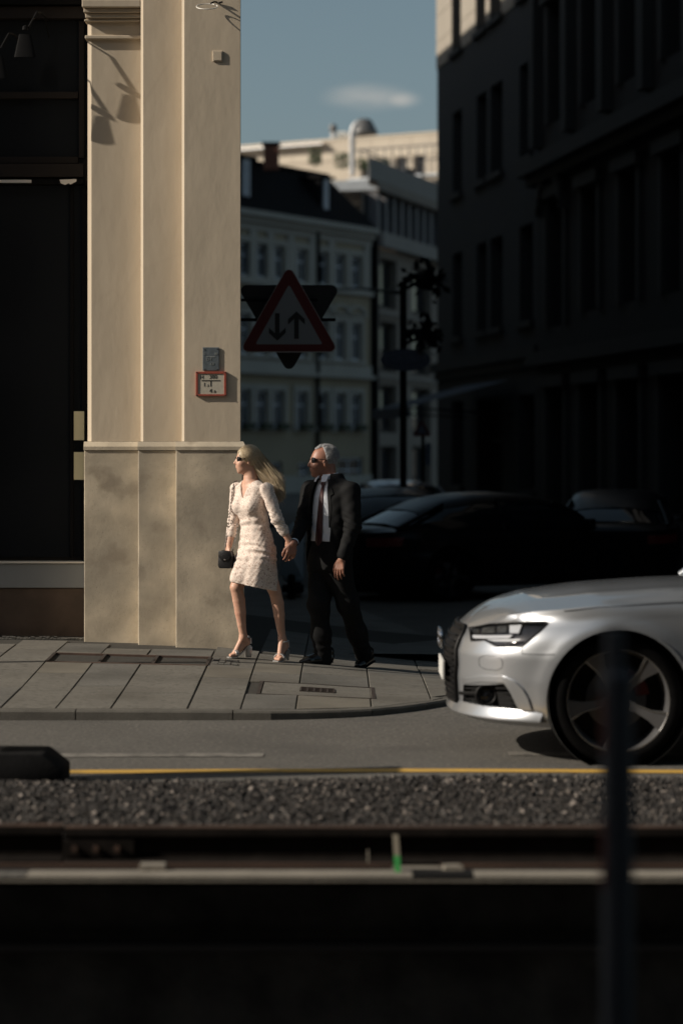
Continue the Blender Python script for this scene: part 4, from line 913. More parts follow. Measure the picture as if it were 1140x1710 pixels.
# awning
aw = thing('shop_awning', (F4.pt(U4(860), .2, 3.5)), 'blue grey canvas awning reaching out over the side street', 'awning')
ua, ub = U4(862), U4(862) - 6.5
zw, zf = z4(862, 634), H0 - (678 - 750) * 68 / FP
b = MB(); P1, P2 = F4.pt(ua, .2, zw), F4.pt(ub, .2, zw); Q1, Q2 = F4.pt(ua, 3.1, zf), F4.pt(ub, 3.1, zf); N_ = 10
for k in range(N_ + 1):
    t = k / N_
    for (A_, B_) in ((P1, P2), (Q1, Q2)): b.v.append(tuple(Vector(A_).lerp(Vector(B_), t)))
b.f = [(2 * k, 2 * k + 1, 2 * k + 3, 2 * k + 2) for k in range(N_)]
b.build('canvas', M['awning'], aw)
b = MB(); F4.box(b, ub, ua, 3.08, 3.1, zf - .3, zf - .01); b.build('valance', M['awning'], aw)
b = MB(); b.tube([F4.pt(ua, .1, zw - 1), F4.pt(ua, 3.05, zf - .05)], .03, 6); b.build('arm', M['black_metal'], aw)
b = MB(); b.tube([F4.pt(ub, .1, zw - 1), F4.pt(ub, 3.05, zf - .05)], .03, 6); b.build('arm', M['black_metal'], aw)

# left street row is the corner building's side wall; trees between yellow house and it not needed
# ---- lamp post with curled arms, cable and the oval inn sign
DL = 42.
lp = thing('street_lamp', (X(673, DL), DL, zr(0, 40)), 'tall dark ornamental street post with curled leafy arms, beyond the couple', 'street lamp')
MB().tube([(X(673, DL), DL, zr(0, 42)), (X(673, DL), DL, Z(470, DL))], .065, 10).build('post', M['black_metal'], lp, smooth=60)
MB().lathe([(.16, 0), (.16, .25), (.10, .35), (.09, .8), (.065, .85)], (X(673, DL), DL, zr(0, 42)), 'z', 14).build('base', M['black_metal'], lp, smooth=40)
for (py, ex, up) in ((470, 735, 40), (562, 735, 30)):
    b = MB(); pts = [P(673, py, DL), P(690, py - 8, DL), P(705, py - 9, DL), P(722, py - 3, DL), P(738, py + 8, DL)]; b.tube(pts, [.07, .06, .055, .05, .04], 8)
    b.tube([P(676, py + 12, DL), P(695, py + 4, DL), P(712, py + 5, DL), P(735, py - 12, DL)], .035, 6)
    b.tube([P(712, py - 6, DL), P(718, py - 20, DL), P(712, py - 36, DL), P(704, py - 38, DL), P(702, py - 30, DL)], [.06, .06, .05, .05, .04], 8)
    b.build('curled_arm', M['black_metal'], lp)
    rr = random.Random(py)
    b = MB()
    for k in range(70):
        c = P(rr.gauss(712, 13), rr.gauss(py - 4, 13), DL + rr.uniform(-.3, .3)); u_ = Vector((rr.uniform(-1, 1), rr.uniform(-1, 1), rr.uniform(-1, 1))).normalized() * rr.uniform(.05, .12); v_ = u_.cross(Vector((rr.uniform(-1, 1), 1, rr.uniform(-1, 1)))).normalized() * u_.length * .6
        b.add([c - u_, c + v_, c + u_, c - v_], [(0, 1, 2, 3)])
    tag(b.build('leaf_ornament', M['black_metal'], lp), kind='stuff')
b = MB(); b.tube([P(673, 489, DL), P(640, 486, 60), P(600, 482, 80), P(540, 484, 100)], .045, 5)
tag(b.build('overhead_cable', M['black_metal']), 'dark overhead cable running from the street post to the ochre house', 'cable')
M['blue_sign'] = mat('dark_blue_sign', (.055, .07, .105), .5, var=.05); M['blue_pale'] = mat('pale_blue_rim', (.12, .14, .18), .5, var=.05); M['sign_txt'] = mat('sign_lettering', (.02, .022, .03), .5, var=0)
ov = thing('oval_sign', (X(676, DL - .15), DL - .15, Z(600, DL)), 'oval dark blue shop sign with lettering mounted on the street post', 'sign')
ds = DL - .15; cx_, cz_ = X(676.5, ds), Z(601, ds)
def oval(rx, rz, y0, y1, m, nm):
    MB().prism([(cx_ + rx * math.cos(t), cz_ + rz * math.sin(t)) for t in np.linspace(0, 2 * math.pi, 41)[:-1]], y0, y1).build(nm, m, ov)
k_ = ds / FP
oval(42 * k_, 18.5 * k_, ds, ds + .05, M['blue_sign'], 'panel'); oval(36 * k_, 14 * k_, ds - .006, ds - .001, M['blue_pale'], 'inner_field'); oval(33.5 * k_, 12 * k_, ds - .012, ds - .007, M['blue_sign'], 'inner_panel')
text('lettering', 'CORTIBAR', .155, (cx_, ds - .0125, cz_ + .03), M['ts_white'] if False else M['blue_pale'], ov)
# small warning sign + white panel further right
sg = thing('traffic_sign', (X(704, 47), 47, zr(0, 47)), 'small triangular warning sign with white supplementary panel, far down the side street', 'traffic sign')
MB().prism(tri(704, 714, 32, 29, 2, 47), 47, 47.02).build('red_border', M['ts_red'], sg); MB().prism(tri(704, 716, 18, 16, 1, 47), 46.994, 46.999).build('white_field', M['blue_pale'], sg)
MB().box(X(710, 47), X(719, 47), 47, 47.02, Z(776, 47), Z(740, 47)).build('panel', M['blue_pale'], sg); MB().tube([(X(706, 47), 47.05, zr(0, 47)), (X(706, 47), 47.05, Z(712, 47))], .035, 8).build('post', M['black_metal'], sg)

plain_house(-58, -22, -26, -13, 23, 'grey town house opposite the corner, behind the camera on the left', M['rwall'], 1)
plain_house(-21.8, 9, -26, -13, 25, 'brown town house opposite the corner, straight behind the camera', M['modern'], 1)
plain_house(9.2, 50, -26, -13, 24, 'grey town house opposite the corner, behind the camera on the right', M['rwall'], 1)
plain_house(13.2, 60, 20.2, 38, 24, 'dark corner block right of the side street, outside the frame', M['rwall2'], -1)
# ============================================================ CARS
CL, HW, L0, NN = 4.93, .945, .80, 2.25
WR, WF, WB = .362, .915, 3.83
def interp(x, xs, ys): return float(np.interp(x, xs, ys))
def lfront(z): return interp(z, [.2, .26, .33, .45, .60, .68, .74, .80], [.09, .03, .015, .0, .0, .03, .08, .16])
def hwz(z): return interp(z, [.18, .24, .30, .45, .60, .72, .80, .87, .95], [.86, .905, .925, .94, .945, .94, .93, .915, .89])
def zs(l): return interp(l, [0, .1, .25, .45, .8, 1.2, 2.0, 3.2, 4.2, 4.7, 4.93], [.735, .755, .80, .845, .89, .915, .935, .955, .97, .95, .92])
def zc(l): return interp(l, [0, .05, .12, .25, .44, .8, 1.2, 1.45, 1.6, 4.3, 4.7, 4.93], [.755, .775, .815, .865, .918, .965, .995, 1.005, .99, 1.0, 1.02, .99])
def flare(l, z):
    o = 0
    for wl in (WF, WF + 2.915):
        r = math.hypot(l - wl, z - .36)
        o = max(o, .020 * math.exp(-(max(r - .415, 0) / .05) ** 2) * smooth((z - .15) / .2))
    # sculpted side: shoulder crease and concave flank
    o += -.014 * math.exp(-((z - .70) / .07) ** 2) * smooth((l - 1.1) / .5) + .008 * math.exp(-((z - .855) / .018) ** 2) * smooth((l - .45) / .4)
    return o
def surfw(l, z):
    lf = lfront(z); h = hwz(z); x = l - lf; hx = h
    if x < L0:
        q = max(0, 1 - ((L0 - x) / L0) ** NN) if x > 0 else 0; hx = h * q ** (1 / NN)
    xr = CL - l
    if xr < .7: hx = min(hx, h * max(0, 1 - ((.7 - xr) / .7) ** 2.6) ** (1 / 2.6))
    return hx + flare(l, z) * (hx / h) ** 4
def car_body(m, par):
    ths = []
    pts = []
    n1 = 40
    for k in range(n1 + 1):
        th = (math.pi / 2) * k / n1; pts.append(('f', th))
    sl_ = list(np.arange(L0 + .19, CL - .7 - .09, .045)); pts += [('s', l) for l in sl_]
    for k in range(15): pts.append(('r', math.pi / 2 * (1 - k / 14)))
    VN = 26
    def contour(v, side):
        out = []
        for kind, a in pts:
            # find z iteratively as top height depends on l
            l = 0
            for it in range(3):
                z = .20 + (zs(min(max(l, 0), CL)) - .20) * v if it else .20 + .6 * v
                if kind == 'f': l = lfront(z) + L0 * (1 - max(math.cos(a), 0) ** (2 / NN)); w_ = hwz(z) * math.sin(a) ** (2 / NN)
                elif kind == 's': l = a; w_ = hwz(z)
                else: l = CL - .7 * (1 - max(math.cos(a), 0) ** (2 / 2.6)); w_ = hwz(z) * math.sin(a) ** (2 / 2.6)
                if kind == 'r': l -= .06 * (1 - v)
            w_ += flare(l, z) * (w_ / hwz(z)) ** 4
            out.append((l, w_ * side, z))
        return out
    mb = MB(); rings = []
    npt = len(pts)
    def loop(cn, cf): return cn + cf[-2:0:-1]
    for j in range(VN + 1):
        v = j / VN; a = contour(v, 1); b2 = [(l, -w_, z) for l, w_, z in a]; rings.append(loop(a, b2))
    top = rings[-1]
    K = 10
    for k in range(1, K + 1):
        s_ = k / K; rg_ = []
        for (l, w_, z) in top:
            lc_ = min(max(l, .32), CL - .3); l2 = l + (lc_ - l) * s_ ** 1.3 * .9; w2 = w_ * (1 - s_ * .985)
            z2 = z + (zc(l2) - z) * (1 - (1 - s_) ** 2.2) + .010 * math.exp(-((s_ - .32) / .08) ** 2) * smooth((l2 - .2) / .5)
            rg_.append((l2, w2, z2))
        rings.append(rg_)
    n = len(rings[0])
    for r_ in rings: mb.v += r_
    for j in range(len(rings) - 1):
        for i in range(n):
            i2 = (i + 1) % n; mb.f.append((j * n + i, j * n + i2, (j + 1) * n + i2, (j + 1) * n + i))
    o = len(mb.v); c = rings[-1]; mb.v.append((CL / 2, 0, zc(CL / 2)))
    # close top strip by pairing near and far points
    lastr = (len(rings) - 1) * n
    for i in range(npt - 1):
        a, b_ = lastr + i, lastr + i + 1; a2, b2_ = lastr + (n - i) % n, lastr + (n - i - 1) % n
        if a2 == a: mb.f.append((a, b_, b2_))
        elif b2_ == b_: mb.f.append((a, b_, a2))
        else: mb.f.append((a, b_, b2_, a2))
    for i in range(npt - 1):
        a, b_ = i, i + 1; a2, b2_ = (n - i) % n, (n - i - 1) % n
        if a2 == a: mb.f.append((b_, a, b2_))
        elif b2_ == b_: mb.f.append((b_, a, a2))
        else: mb.f.append((b_, a, a2, b2_))
    mb.v.pop()
    ob = mb.build('body', m, par, local=True)
    bm = bmesh.new(); bm.from_mesh(ob.data); bmesh.ops.remove_doubles(bm, verts=bm.verts, dist=1e-5); bmesh.ops.recalc_face_normals(bm, faces=bm.faces); bm.to_mesh(ob.data); bm.free()
    return ob
HL = [(783, 1048), (786, 1070), (808, 1068.5), (827, 1079), (871, 1079), (915, 1041), (909, 1038.5), (860, 1039), (816, 1042)]
INT = [(773, 1143), (841, 1142), (851, 1156), (866, 1188), (772, 1180)]
CX0 = .622; CY0 = 14.35                       # nose of the silver car in the world
def lz(px, py):                                # pixel on the near flank -> car length / height
    l = .3
    for _ in range(12):
        d = CY0 - surfw(min(max(l, .02), 2), .6); l = X(px, d) - CX0
    zz = .6
    for _ in range(8):
        d = CY0 - surfw(max(l, .02), min(max(zz, .2), .9)); l = X(px, d) - CX0; zz = Z(py, d)
    return (l, zz)
def patch(poly, off, step=.02, depth=None):
    """mesh following the near flank inside a polygon given in (l, z)"""
    xs_ = [p[0] for p in poly]; zs_ = [p[1] for p in poly]; pts = []
    n = len(poly); bd = []
    for i in range(n):
        a, b_ = Vector(poly[i]), Vector(poly[(i + 1) % n]); k = max(1, int((b_ - a).length / step))
        for q in range(k): bd.append(a.lerp(b_, q / k))
    def inside(x, y):
        c = False
        for i in range(n):
            (x1, y1), (x2, y2) = poly[i], poly[(i + 1) % n]
            if (y1 > y) != (y2 > y) and x < (x2 - x1) * (y - y1) / (y2 - y1) + x1: c = not c
        return c
    ins = [Vector((x, z)) for x in np.arange(min(xs_), max(xs_), step) for z in np.arange(min(zs_), max(zs_), step) if inside(x, z)]
    ins = [p for p in ins if min((p - q).length for q in bd) > step * .45]
    v = bd + ins; r_ = geometry.delaunay_2d_cdt(v, [], [list(range(len(bd)))], 1, 1e-6)
    mb = MB(); mb.v = [(p[0], (surfw(max(p[0], .003), p[1]) + off), p[1]) for p in r_[0]]; mb.f = [tuple(f) for f in r_[2]]
    return mb, bd
def boolean_cut(ob, cutters):
    for c in cutters:
        md = ob.modifiers.new('cut', 'BOOLEAN'); md.operation = 'DIFFERENCE'; md.solver = 'EXACT'; md.object = c
    dg = bpy.context.evaluated_depsgraph_get(); dg.update(); me = bpy.data.meshes.new_from_object(ob.evaluated_get(dg)); ob.modifiers.clear(); old = ob.data; ob.data = me; me.name = 'body'
    for c in cutters: bpy.data.objects.remove(c)
M['paint_silver'] = mat('silver_metallic_paint', (.47, .49, .52), .30, metal=.75, var=.02, coat=1.0, vs=2)
M['paint_black'] = mat('black_car_paint', (.003, .003, .004), .35, metal=.0, var=.02, coat=.08, spec=.15)
M['paint_blue'] = mat('dark_blue_car_paint', (.004, .005, .009), .4, metal=.0, var=.02, coat=.08, spec=.15)
M['paint_grey'] = mat('light_grey_car_paint', (.16, .17, .19), .4, metal=.3, var=.02, coat=.8)
M['tyre'] = mat('tyre_rubber', (.004, .004, .0043), .95, spec=.06, var=.2, vs=30)
M['rim_dark'] = mat('dark_rim_metal', (.14, .14, .145), .42, metal=.6, var=.05)
M['rim_edge'] = mat('machined_rim_edge', (.5, .48, .45), .25, metal=.9, var=.05)
M['well'] = mat('wheel_well_black', (.003, .003, .003), .95, var=.1)
M['grille'] = mat('gloss_black_grille', (.004, .004, .0045), .5, spec=.25, var=.1)
M['chrome'] = mat('chrome', (.75, .75, .76), .12, metal=1, var=.02)
M['caliper'] = mat('red_caliper', (.07, .006, .006), .4, var=.05)
M['car_glass'] = mat('car_window_glass', (.006, .008, .010), .06, var=.05, spec=.35)
M['lamp_int'] = mat('headlight_reflector', (.12, .13, .14), .22, metal=.8, var=.5, vs=22)
M['lamp_dark'] = mat('headlight_dark_housing', (.02, .022, .028), .15, metal=.3, var=.4, vs=18)
M['led'] = mat('led_light_guide', (.5, .52, .56), .3, var=.04)
M['plate'] = mat('number_plate_white', (.6, .6, .58), .5, var=.03)
gl = bpy.data.materials.new('clear_lens'); gl.use_nodes = True; bs_ = gl.node_tree.nodes['Principled BSDF']; bs_.inputs['Base Color'].default_value = (.02, .02, .02, 1); bs_.inputs['Roughness'].default_value = .02; bs_.inputs['Alpha'].default_value = .12; bs_.inputs['Coat Weight'].default_value = 1; M['lens'] = gl

def wheel(par, l, side, detail):
    rdm = M['rim_dark'] if detail else M['grille']; rem = M['rim_edge'] if detail else M['grille']
    wl = thing('wheel', (0, 0, 0), None, None); wl.parent = par; wl.location = (l, side * .80, .36)
    def B(mb, nm, m, sm=None): o = mb.build(nm, m, wl, local=True, smooth=sm); return o
    s_ = 1
    ty = [(.288, -.115), (.300, -.122), (.335, -.122), (.352, -.108), (.3615, -.085), (.362, -.04), (.357, -.036), (.357, -.030), (.362, -.026), (.362, .026), (.357, .03), (.357, .036), (.362, .04), (.3615, .085), (.352, .108), (.335, .122), (.300, .122), (.288, .115)]
    B(MB().lathe(ty, (0, 0, 0), 'y', 72), 'tyre', M['tyre'], 40)
    if detail:
        b = MB()
        for k in range(72):
            a = 2 * math.pi * k / 72; ca, sa = math.cos(a), math.sin(a); t = Vector((-sa, 0, ca)); rr = Vector((ca, 0, sa)); q = []
            for (r1, yy1, tt) in ((.351, .1085, -.0022), (.351, .1085, .0022), (.3635, .086, .0022), (.3635, .086, -.0022)): q.append(rr * r1 + t * tt + Vector((0, side * yy1, 0)))
            q2 = [p + Vector((0, side * .003, 0)) + rr * .002 for p in q]; b.add(q + q2, [(0, 1, 2, 3), (4, 7, 6, 5), (0, 4, 5, 1), (1, 5, 6, 2), (2, 6, 7, 3), (3, 7, 4, 0)])
        B(b, 'tread_blocks', M['tyre'])
    y_ = side * .112
    B(MB().lathe([(.289, y_ - side * .02), (.289, y_), (.284, y_ + side * .003), (.281, y_ - side * .002), (.276, y_ - side * .015), (.262, y_ - side * .12), (.262, -y_)], (0, 0, 0), 'y', 72), 'rim', rdm, 40)
    B(MB().lathe([(.2895, y_), (.2875, y_ + side * .0045), (.2835, y_ + side * .0045), (.282, y_)], (0, 0, 0), 'y', 72), 'rim_lip', rem, 60)
    B(MB().lathe([(0, side * -.03), (.262, side * -.03)], (0, 0, 0), 'y', 40), 'inner_disc', M['well'])
    B(MB().lathe([(.05, side * -.01), (.17, side * -.01), (.17, side * -.02), (.05, side * -.02)], (0, 0, 0), 'y', 40), 'brake_disc', M['rim_dark'])
    a = math.radians(38)
    cp = MB(); pr = [(.11 * math.cos(t), .11 * math.sin(t)) for t in np.linspace(a - .5, a + .5, 8)] + [(.185 * math.cos(t), .185 * math.sin(t)) for t in np.linspace(a + .5, a - .5, 8)]
    cp.prism(pr, side * .0, side * .03); B(cp, 'caliper', M['caliper'])
    for k in range(5):
        a = math.radians(90 - 31 + 72 * k - 8)
        ux, uz = math.cos(a), math.sin(a); tx, tz = -uz, ux
        def q(r, t, y): return (ux * r + tx * t, side * y, uz * r + tz * t)
        b = MB()
        # broad blade: dish face on one side, thin bright edge
        o_ = [(.045, -.030), (.12, -.028), (.20, -.045), (.279, -.080), (.279, .040), (.20, .016), (.12, .016), (.045, .030)]
        yy_ = [.062, .072, .088, .103, .106, .09, .075, .062]
        n_ = len(o_); b.v = [q(r, t, y) for (r, t), y in zip(o_, yy_)] + [q(r, t, y - .03) for (r, t), y in zip(o_, yy_)]
        b.f = [(0, 1, 6, 7), (1, 2, 5, 6), (2, 3, 4, 5), (n_, n_ + 7, n_ + 6, n_ + 1), (n_ + 1, n_ + 6, n_ + 5, n_ + 2), (n_ + 2, n_ + 5, n_ + 4, n_ + 3)] + [(i, i + n_, (i + 1) % n_ + n_, (i + 1) % n_) for i in range(n_)]
        sp_ = B(b, 'spoke', rdm)
        e_ = MB(); e_.v = [q(.10, .0155, .0735 + .003), q(.20, .0155, .0925), q(.279, .0395, .1085), q(.279, .024, .1095), q(.20, .006, .0925), q(.10, .009, .0765)]; e_.f = [(0, 1, 4, 5), (1, 2, 3, 4)]
        eo = e_.build('spoke_edge', rem, sp_, local=True)
        # bolts
    B(MB().lathe([(0, side * .078), (.028, side * .078), (.045, side * .072), (.062, side * .06), (.062, side * .02)], (0, 0, 0), 'y', 24), 'hub_cap', rdm, 40)
    return wl

def make_car(label, paint, detail=True, group=None):
    t = thing('parked_car' if not detail else 'silver_car', (0, 0, 0), label, 'car', group)
    body = car_body(paint, t); cut = []
    for wl in (WF, WF + 2.915):
        for sd in (-1, 1):
            c = MB().lathe([(0, .52 * sd), (.398, .52 * sd), (.398, 1.2 * sd), (0, 1.2 * sd)], (wl, 0, .36), 'y', 56)
            co_ = c.build('cutter', M['well']); bm = bmesh.new(); bm.from_mesh(co_.data); bmesh.ops.remove_doubles(bm, verts=bm.verts, dist=1e-5); bmesh.ops.recalc_face_normals(bm, faces=bm.faces); bm.to_mesh(co_.data); bm.free(); co_.location = t.location; cut.append(co_)
    hl = [lz(*p) for p in HL]; it = [lz(*p) for p in INT]
    if detail:
        for poly, y0 in ((hl, .40), (it, .35)):
            for sd in (1, -1):
                a = [(l, z) for l, z in poly]; co_ = MB().prism(a, min(y0 * sd, 1.3 * sd), max(y0 * sd, 1.3 * sd)).build('cutter', M['well'])
                bm = bmesh.new(); bm.from_mesh(co_.data); bmesh.ops.recalc_face_normals(bm, faces=bm.faces); bm.to_mesh(co_.data); bm.free(); cut.append(co_)
    boolean_cut(body, cut)
    body.data.materials.clear(); body.data.materials.append(paint)
    body.data.polygons.foreach_set('use_smooth', [True] * len(body.data.polygons)); body.data.set_sharp_from_angle(angle=R(32))
    # wheel arch liners
    for wl in (WF, WF + 2.915):
        for sd in (-1, 1):
            MB().lathe([(0, sd * .55), (.394, sd * .55), (.394, sd * .90), (.391, sd * .925)], (wl, 0, .36), 'y', 48).build('arch_liner', M['well'], t, local=True)
            ar = MB(); pr = []
            for k in range(29):
                an = math.radians(-14 + 208 * k / 28); l_, z_ = wl + .400 * math.cos(an), .36 + .400 * math.sin(an); l2, z2 = wl + .416 * math.cos(an), .36 + .416 * math.sin(an)
                if z_ < .22: continue
                w1, w2 = surfw(l_, z_), surfw(l2, z2); pr.append([(l_, sd * (w1 - .03), z_), (l_, sd * (w1 + .008), z_), (l2, sd * (w2 + .007), z2), (l2, sd * (w2 - .002), z2)])
            for i, p in enumerate(pr): ar.v += p
            for i in range(len(pr) - 1):
                for e2 in range(3): ar.f.append((i * 4 + e2, (i + 1) * 4 + e2, (i + 1) * 4 + e2 + 1, i * 4 + e2 + 1))
            ar.build('arch_lip', paint, t, smooth=50, local=True)
            wheel(t, wl, sd, detail and sd > 0)
    # greenhouse
    st = [(1.52, .79, .985, .74, .99), (1.62, .80, .985, .70, 1.10), (2.05, .80, .985, .60, 1.335), (2.35, .80, .985, .585, 1.405), (2.8, .80, .985, .58, 1.44), (3.3, .80, .985, .575, 1.425), (3.75, .79, .99, .56, 1.35), (4.15, .78, 1.0, .56, 1.20), (4.5, .76, 1.01, .60, 1.03)]
    gb_ = MB(); NP = 8
    for (l, wb, zb, wt, zt_) in st:
        zb -= .03
        for sd in (1, -1):
            pts = [(wb, zb), (wb + .005, zb + (zt_ - zb) * .4), (wt + (wb - wt) * .22, zb + (zt_ - zb) * .82), (wt * .86, zt_ - .004), (wt * .45, zt_ + .018)]
            if sd < 0: pts = [(-a, z) for a, z in pts][::-1]
            gb_.v += [(l, a, z) for a, z in pts]
    n_ = 10
    for i in range(len(st) - 1):
        for k in range(n_ - 1): gb_.f.append((i * n_ + k, (i + 1) * n_ + k, (i + 1) * n_ + k + 1, i * n_ + k + 1))
    gb_.f += [tuple(range(n_)), tuple(reversed(range((len(st) - 1) * n_, len(st) * n_)))]
    gb_.build('windows', M['car_glass'], t, smooth=50, local=True)
    rf = MB(); rows_ = st[2:8]
    for (l, wb, zb, wt, zt_) in rows_:
        hh = (zt_ - zb + .03)
        pts = [(wt + (wb - wt) * .30, zb - .03 + hh * .78), (wt + (wb - wt) * .14, zb - .03 + hh * .90), (wt * .86, zt_ + .006), (wt * .45, zt_ + .028), (0, zt_ + .034)]
        full = pts + [(-a, z) for a, z in pts[-2::-1]]; rf.v += [(l, a * 1.015, z) for a, z in full]
    for i in range(len(rows_) - 1):
        for k in range(8): rf.f.append((i * 9 + k, (i + 1) * 9 + k, (i + 1) * 9 + k + 1, i * 9 + k + 1))
    rf.build('roof', paint, t, smooth=60, local=True)
    for sd in (1, -1):   # pillars
        for path in ([(1.50, .80, .965), (1.75, .755, 1.15), (2.12, .665, 1.335)], [(4.55, .76, .99), (4.2, .70, 1.14), (3.80, .62, 1.31)], [(2.95, .805, .96), (2.98, .66, 1.38)]):
            MB().tube([(l, sd * w_, z) for l, w_, z in path], .032, 8).build('pillar', paint, t, smooth=60, local=True)
        b = MB().add([], []); b.tube([(1.72, sd * .86, .99), (1.72, sd * .95, 1.0)], .03, 8)
        b.box(1.66, 1.78, min(sd * .93, sd * 1.09), max(sd * .93, sd * 1.09), .96, 1.10); b.build('mirror', paint, t, bevel=.02, smooth=50, local=True)
    # front face
    def frontx(w_, z):
        q = (abs(w_) / hwz(z)) ** NN; return lfront(z) + L0 * (1 - max(0, 1 - q) ** (1 / NN))
    def fpatch(poly, off, step=.04):
        n = len(poly); bd = []
        for i in range(n):
            a, b_ = Vector(poly[i]), Vector(poly[(i + 1) % n]); k = max(1, int((b_ - a).length / step))
            for q in range(k): bd.append(a.lerp(b_, q / k))
        xs_ = [p[0] for p in poly]; zs__ = [p[1] for p in poly]
        ins = [Vector((x, z)) for x in np.arange(min(xs_) + .02, max(xs_) - .01, step) for z in np.arange(min(zs__) + .02, max(zs__) - .01, step)]
        r_ = geometry.delaunay_2d_cdt(bd + ins, [], [list(range(len(bd)))], 1, 1e-6); mb = MB(); mb.v = [(frontx(p[0], p[1]) - off, p[0], p[1]) for p in r_[0]]; mb.f = [tuple(f) for f in r_[2]]
        # skirt for thickness
        o = len(mb.v)
        return mb, bd
    gp = [(-.33, .30), (.33, .30), (.39, .52), (.37, .70), (.32, .735), (-.32, .735), (-.37, .70), (-.39, .52)]
    mb, bd = fpatch(gp, .010); mb.build('grille', M['grille'], t, smooth=40, local=True)
    tb = MB().tube([(frontx(p[0], p[1]) - .012, p[0], p[1]) for p in bd] + [(frontx(bd[0][0], bd[0][1]) - .012, bd[0][0], bd[0][1])], .012, 8, False); tb.build('grille_frame', M['grille'], t, smooth=60, local=True)
    for zz in np.arange(.33, .73, .035):
        hw_ = .33 + .05 * (1 - abs(zz - .52) / .22)
        MB().tube([(frontx(a, zz) - .016, a, zz) for a in np.linspace(-hw_ * .93, hw_ * .93, 13)], .006, 5).build('grille_bar', M['grille'] if zz > .4 else M['grille'], t, local=True)
    MB().box(-.035, -.022, -.26, .26, .415, .525).build('number_plate', M['plate'], t, bevel=.002, local=True)
    for k in range(4):
        c = (-.034, -.105 + .07 * k, .645); MB().tube([(c[0] - .006 + .012 * (k % 2) * .4, c[1] + .05 * math.cos(q), c[2] + .05 * math.sin(q)) for q in np.linspace(0, 2 * math.pi, 25)], .007, 6, False).build('emblem_ring', M['chrome'], t, smooth=60, local=True)
    # headlights, both sides
    for sd in (1, -1):
        def mir(mb): mb.v = [(x, y * sd, z) for x, y, z in mb.v]; return mb
        if detail:
            p, bd = patch(hl, -.055, .02); hs = mir(p).build('headlight', M['lamp_dark'], t, smooth=40, local=True)
            # side walls of the housing
            wb_ = MB(); n = len(bd)
            for q in bd: w_ = surfw(max(q.x, .003), q.y); wb_.v += [(q.x, (w_ - .0555) * sd, q.y), (q.x, (w_ - .002) * sd, q.y)]
            wb_.f = [(2 * i, 2 * i + 1, 2 * ((i + 1) % n) + 1, 2 * ((i + 1) % n)) for i in range(n)]; wb_.build('housing_wall', M['grille'], hs, smooth=40, local=True)
            # light guide bar, lens boxes
            for (pl, off, m_, nm) in (([(788, 1061), (856, 1061), (850, 1066.5), (788, 1066)], -.03, 'led', 'light_bar'),
                                      ([(790, 1051), (800, 1050), (800, 1058), (790, 1059)], -.035, 'lamp_int', 'reflector'), ([(805, 1049), (826, 1047), (826, 1057), (805, 1058)], -.035, 'lamp_int', 'reflector'),
                                      ([(831, 1046), (846, 1045), (846, 1057), (831, 1057)], -.035, 'lamp_int', 'reflector'), ([(851, 1045), (871, 1044), (866, 1058), (851, 1058)], -.03, 'led', 'reflector'),
                                      ([(826, 1072), (860, 1072), (856, 1076), (832, 1076.5)], -.025, 'lamp_dark', 'indicator_lens'),
                                      ([(812, 1067.8), (869, 1067.5), (864, 1071), (824, 1071.5), (818, 1070)], -.02, 'led', 'light_guide')):
                q, _ = patch([lz(*a) for a in pl], off, .03); 
                # give it thickness
                vv = list(q.v); n = len(vv); q.v = vv + [(x, y - .012, z) for x, y, z in vv]; ff = list(q.f); q.f = ff + [tuple(i + n for i in reversed(f)) for f in ff]
                nb = len(_); q.f += [(i, (i + 1) % nb, (i + 1) % nb + n, i + n) for i in range(nb)]
                mir(q).build(nm, M[m_], hs, local=True)
            p, bd2 = patch(hl, .003, .02); mir(p).build('lens', M['lens'], hs, smooth=60, local=True)
            MB().tube([(q.x, (surfw(max(q.x, .003), q.y) + .002) * sd, q.y) for q in bd + [bd[0]]], .0045, 6, False).build('lens_seal', M['grille'], hs, smooth=60, local=True)
            # side intake
            p, bd = patch(it, -.11, .03); ik = mir(p).build('air_intake', M['well'], t, local=True)
            for r0 in (0,):
                cl, cz = lz(812, 1162); w_ = surfw(cl, cz)
                MB().tube([(cl + .035 * 0 + .056 * math.cos(q), (w_ - .045) * sd + 0, cz + .056 * math.sin(q)) for q in np.linspace(0, 2 * math.pi, 25)], .009, 8, False).build('ring', M['grille'], ik, smooth=60, local=True)
                MB().lathe([(0, sd * .012), (.034, sd * .008), (.045, -.0 * sd), (.048, -.03 * sd)], (cl, (w_ - .055) * sd, cz), 'y', 24).build('sensor_disc', M['lamp_dark'], ik, smooth=40, local=True)
            for (a, c) in ((768, 1157), ):
                fin_pts = [lz(a, c), lz(a + 34, c + 1)]; MB().tube([(l, (surfw(l, z) - .0) * sd, z) for l, z in fin_pts], .012, 6).build('fin', M['grille'], ik, local=True)
            for k in range(5):
                y_ = 1150 + 8 * k; x0_ = 838 + 2 * k; f_ = [lz(x0_ - 10, y_), lz(min(x0_ + 14, 864), y_)]
                MB().tube([(l, (surfw(l, z) - .03) * sd, z) for l, z in f_], .006, 5).build('fin', M['grille'], ik, local=True)
            for k in range(4):
                f_ = [lz(778, 1150 + 9 * k), lz(800, 1150 + 9 * k)]; MB().tube([(l, (surfw(l, z) - .03) * sd, z) for l, z in f_], .006, 5).build('fin', M['grille'], ik, local=True)
            # bright blade above and behind the intake
            up_ = [lz(*a) for a in ((773, 1132), (800, 1128), (838, 1129), (858, 1138), (871, 1150), (880, 1166), (886, 1186), (870, 1186), (862, 1166), (848, 1145), (838, 1139), (800, 1138), (773, 1141))]
            p, bd = patch(up_, .016, .02); n = len(p.v); bm_v = list(p.v); nb = len(bd)
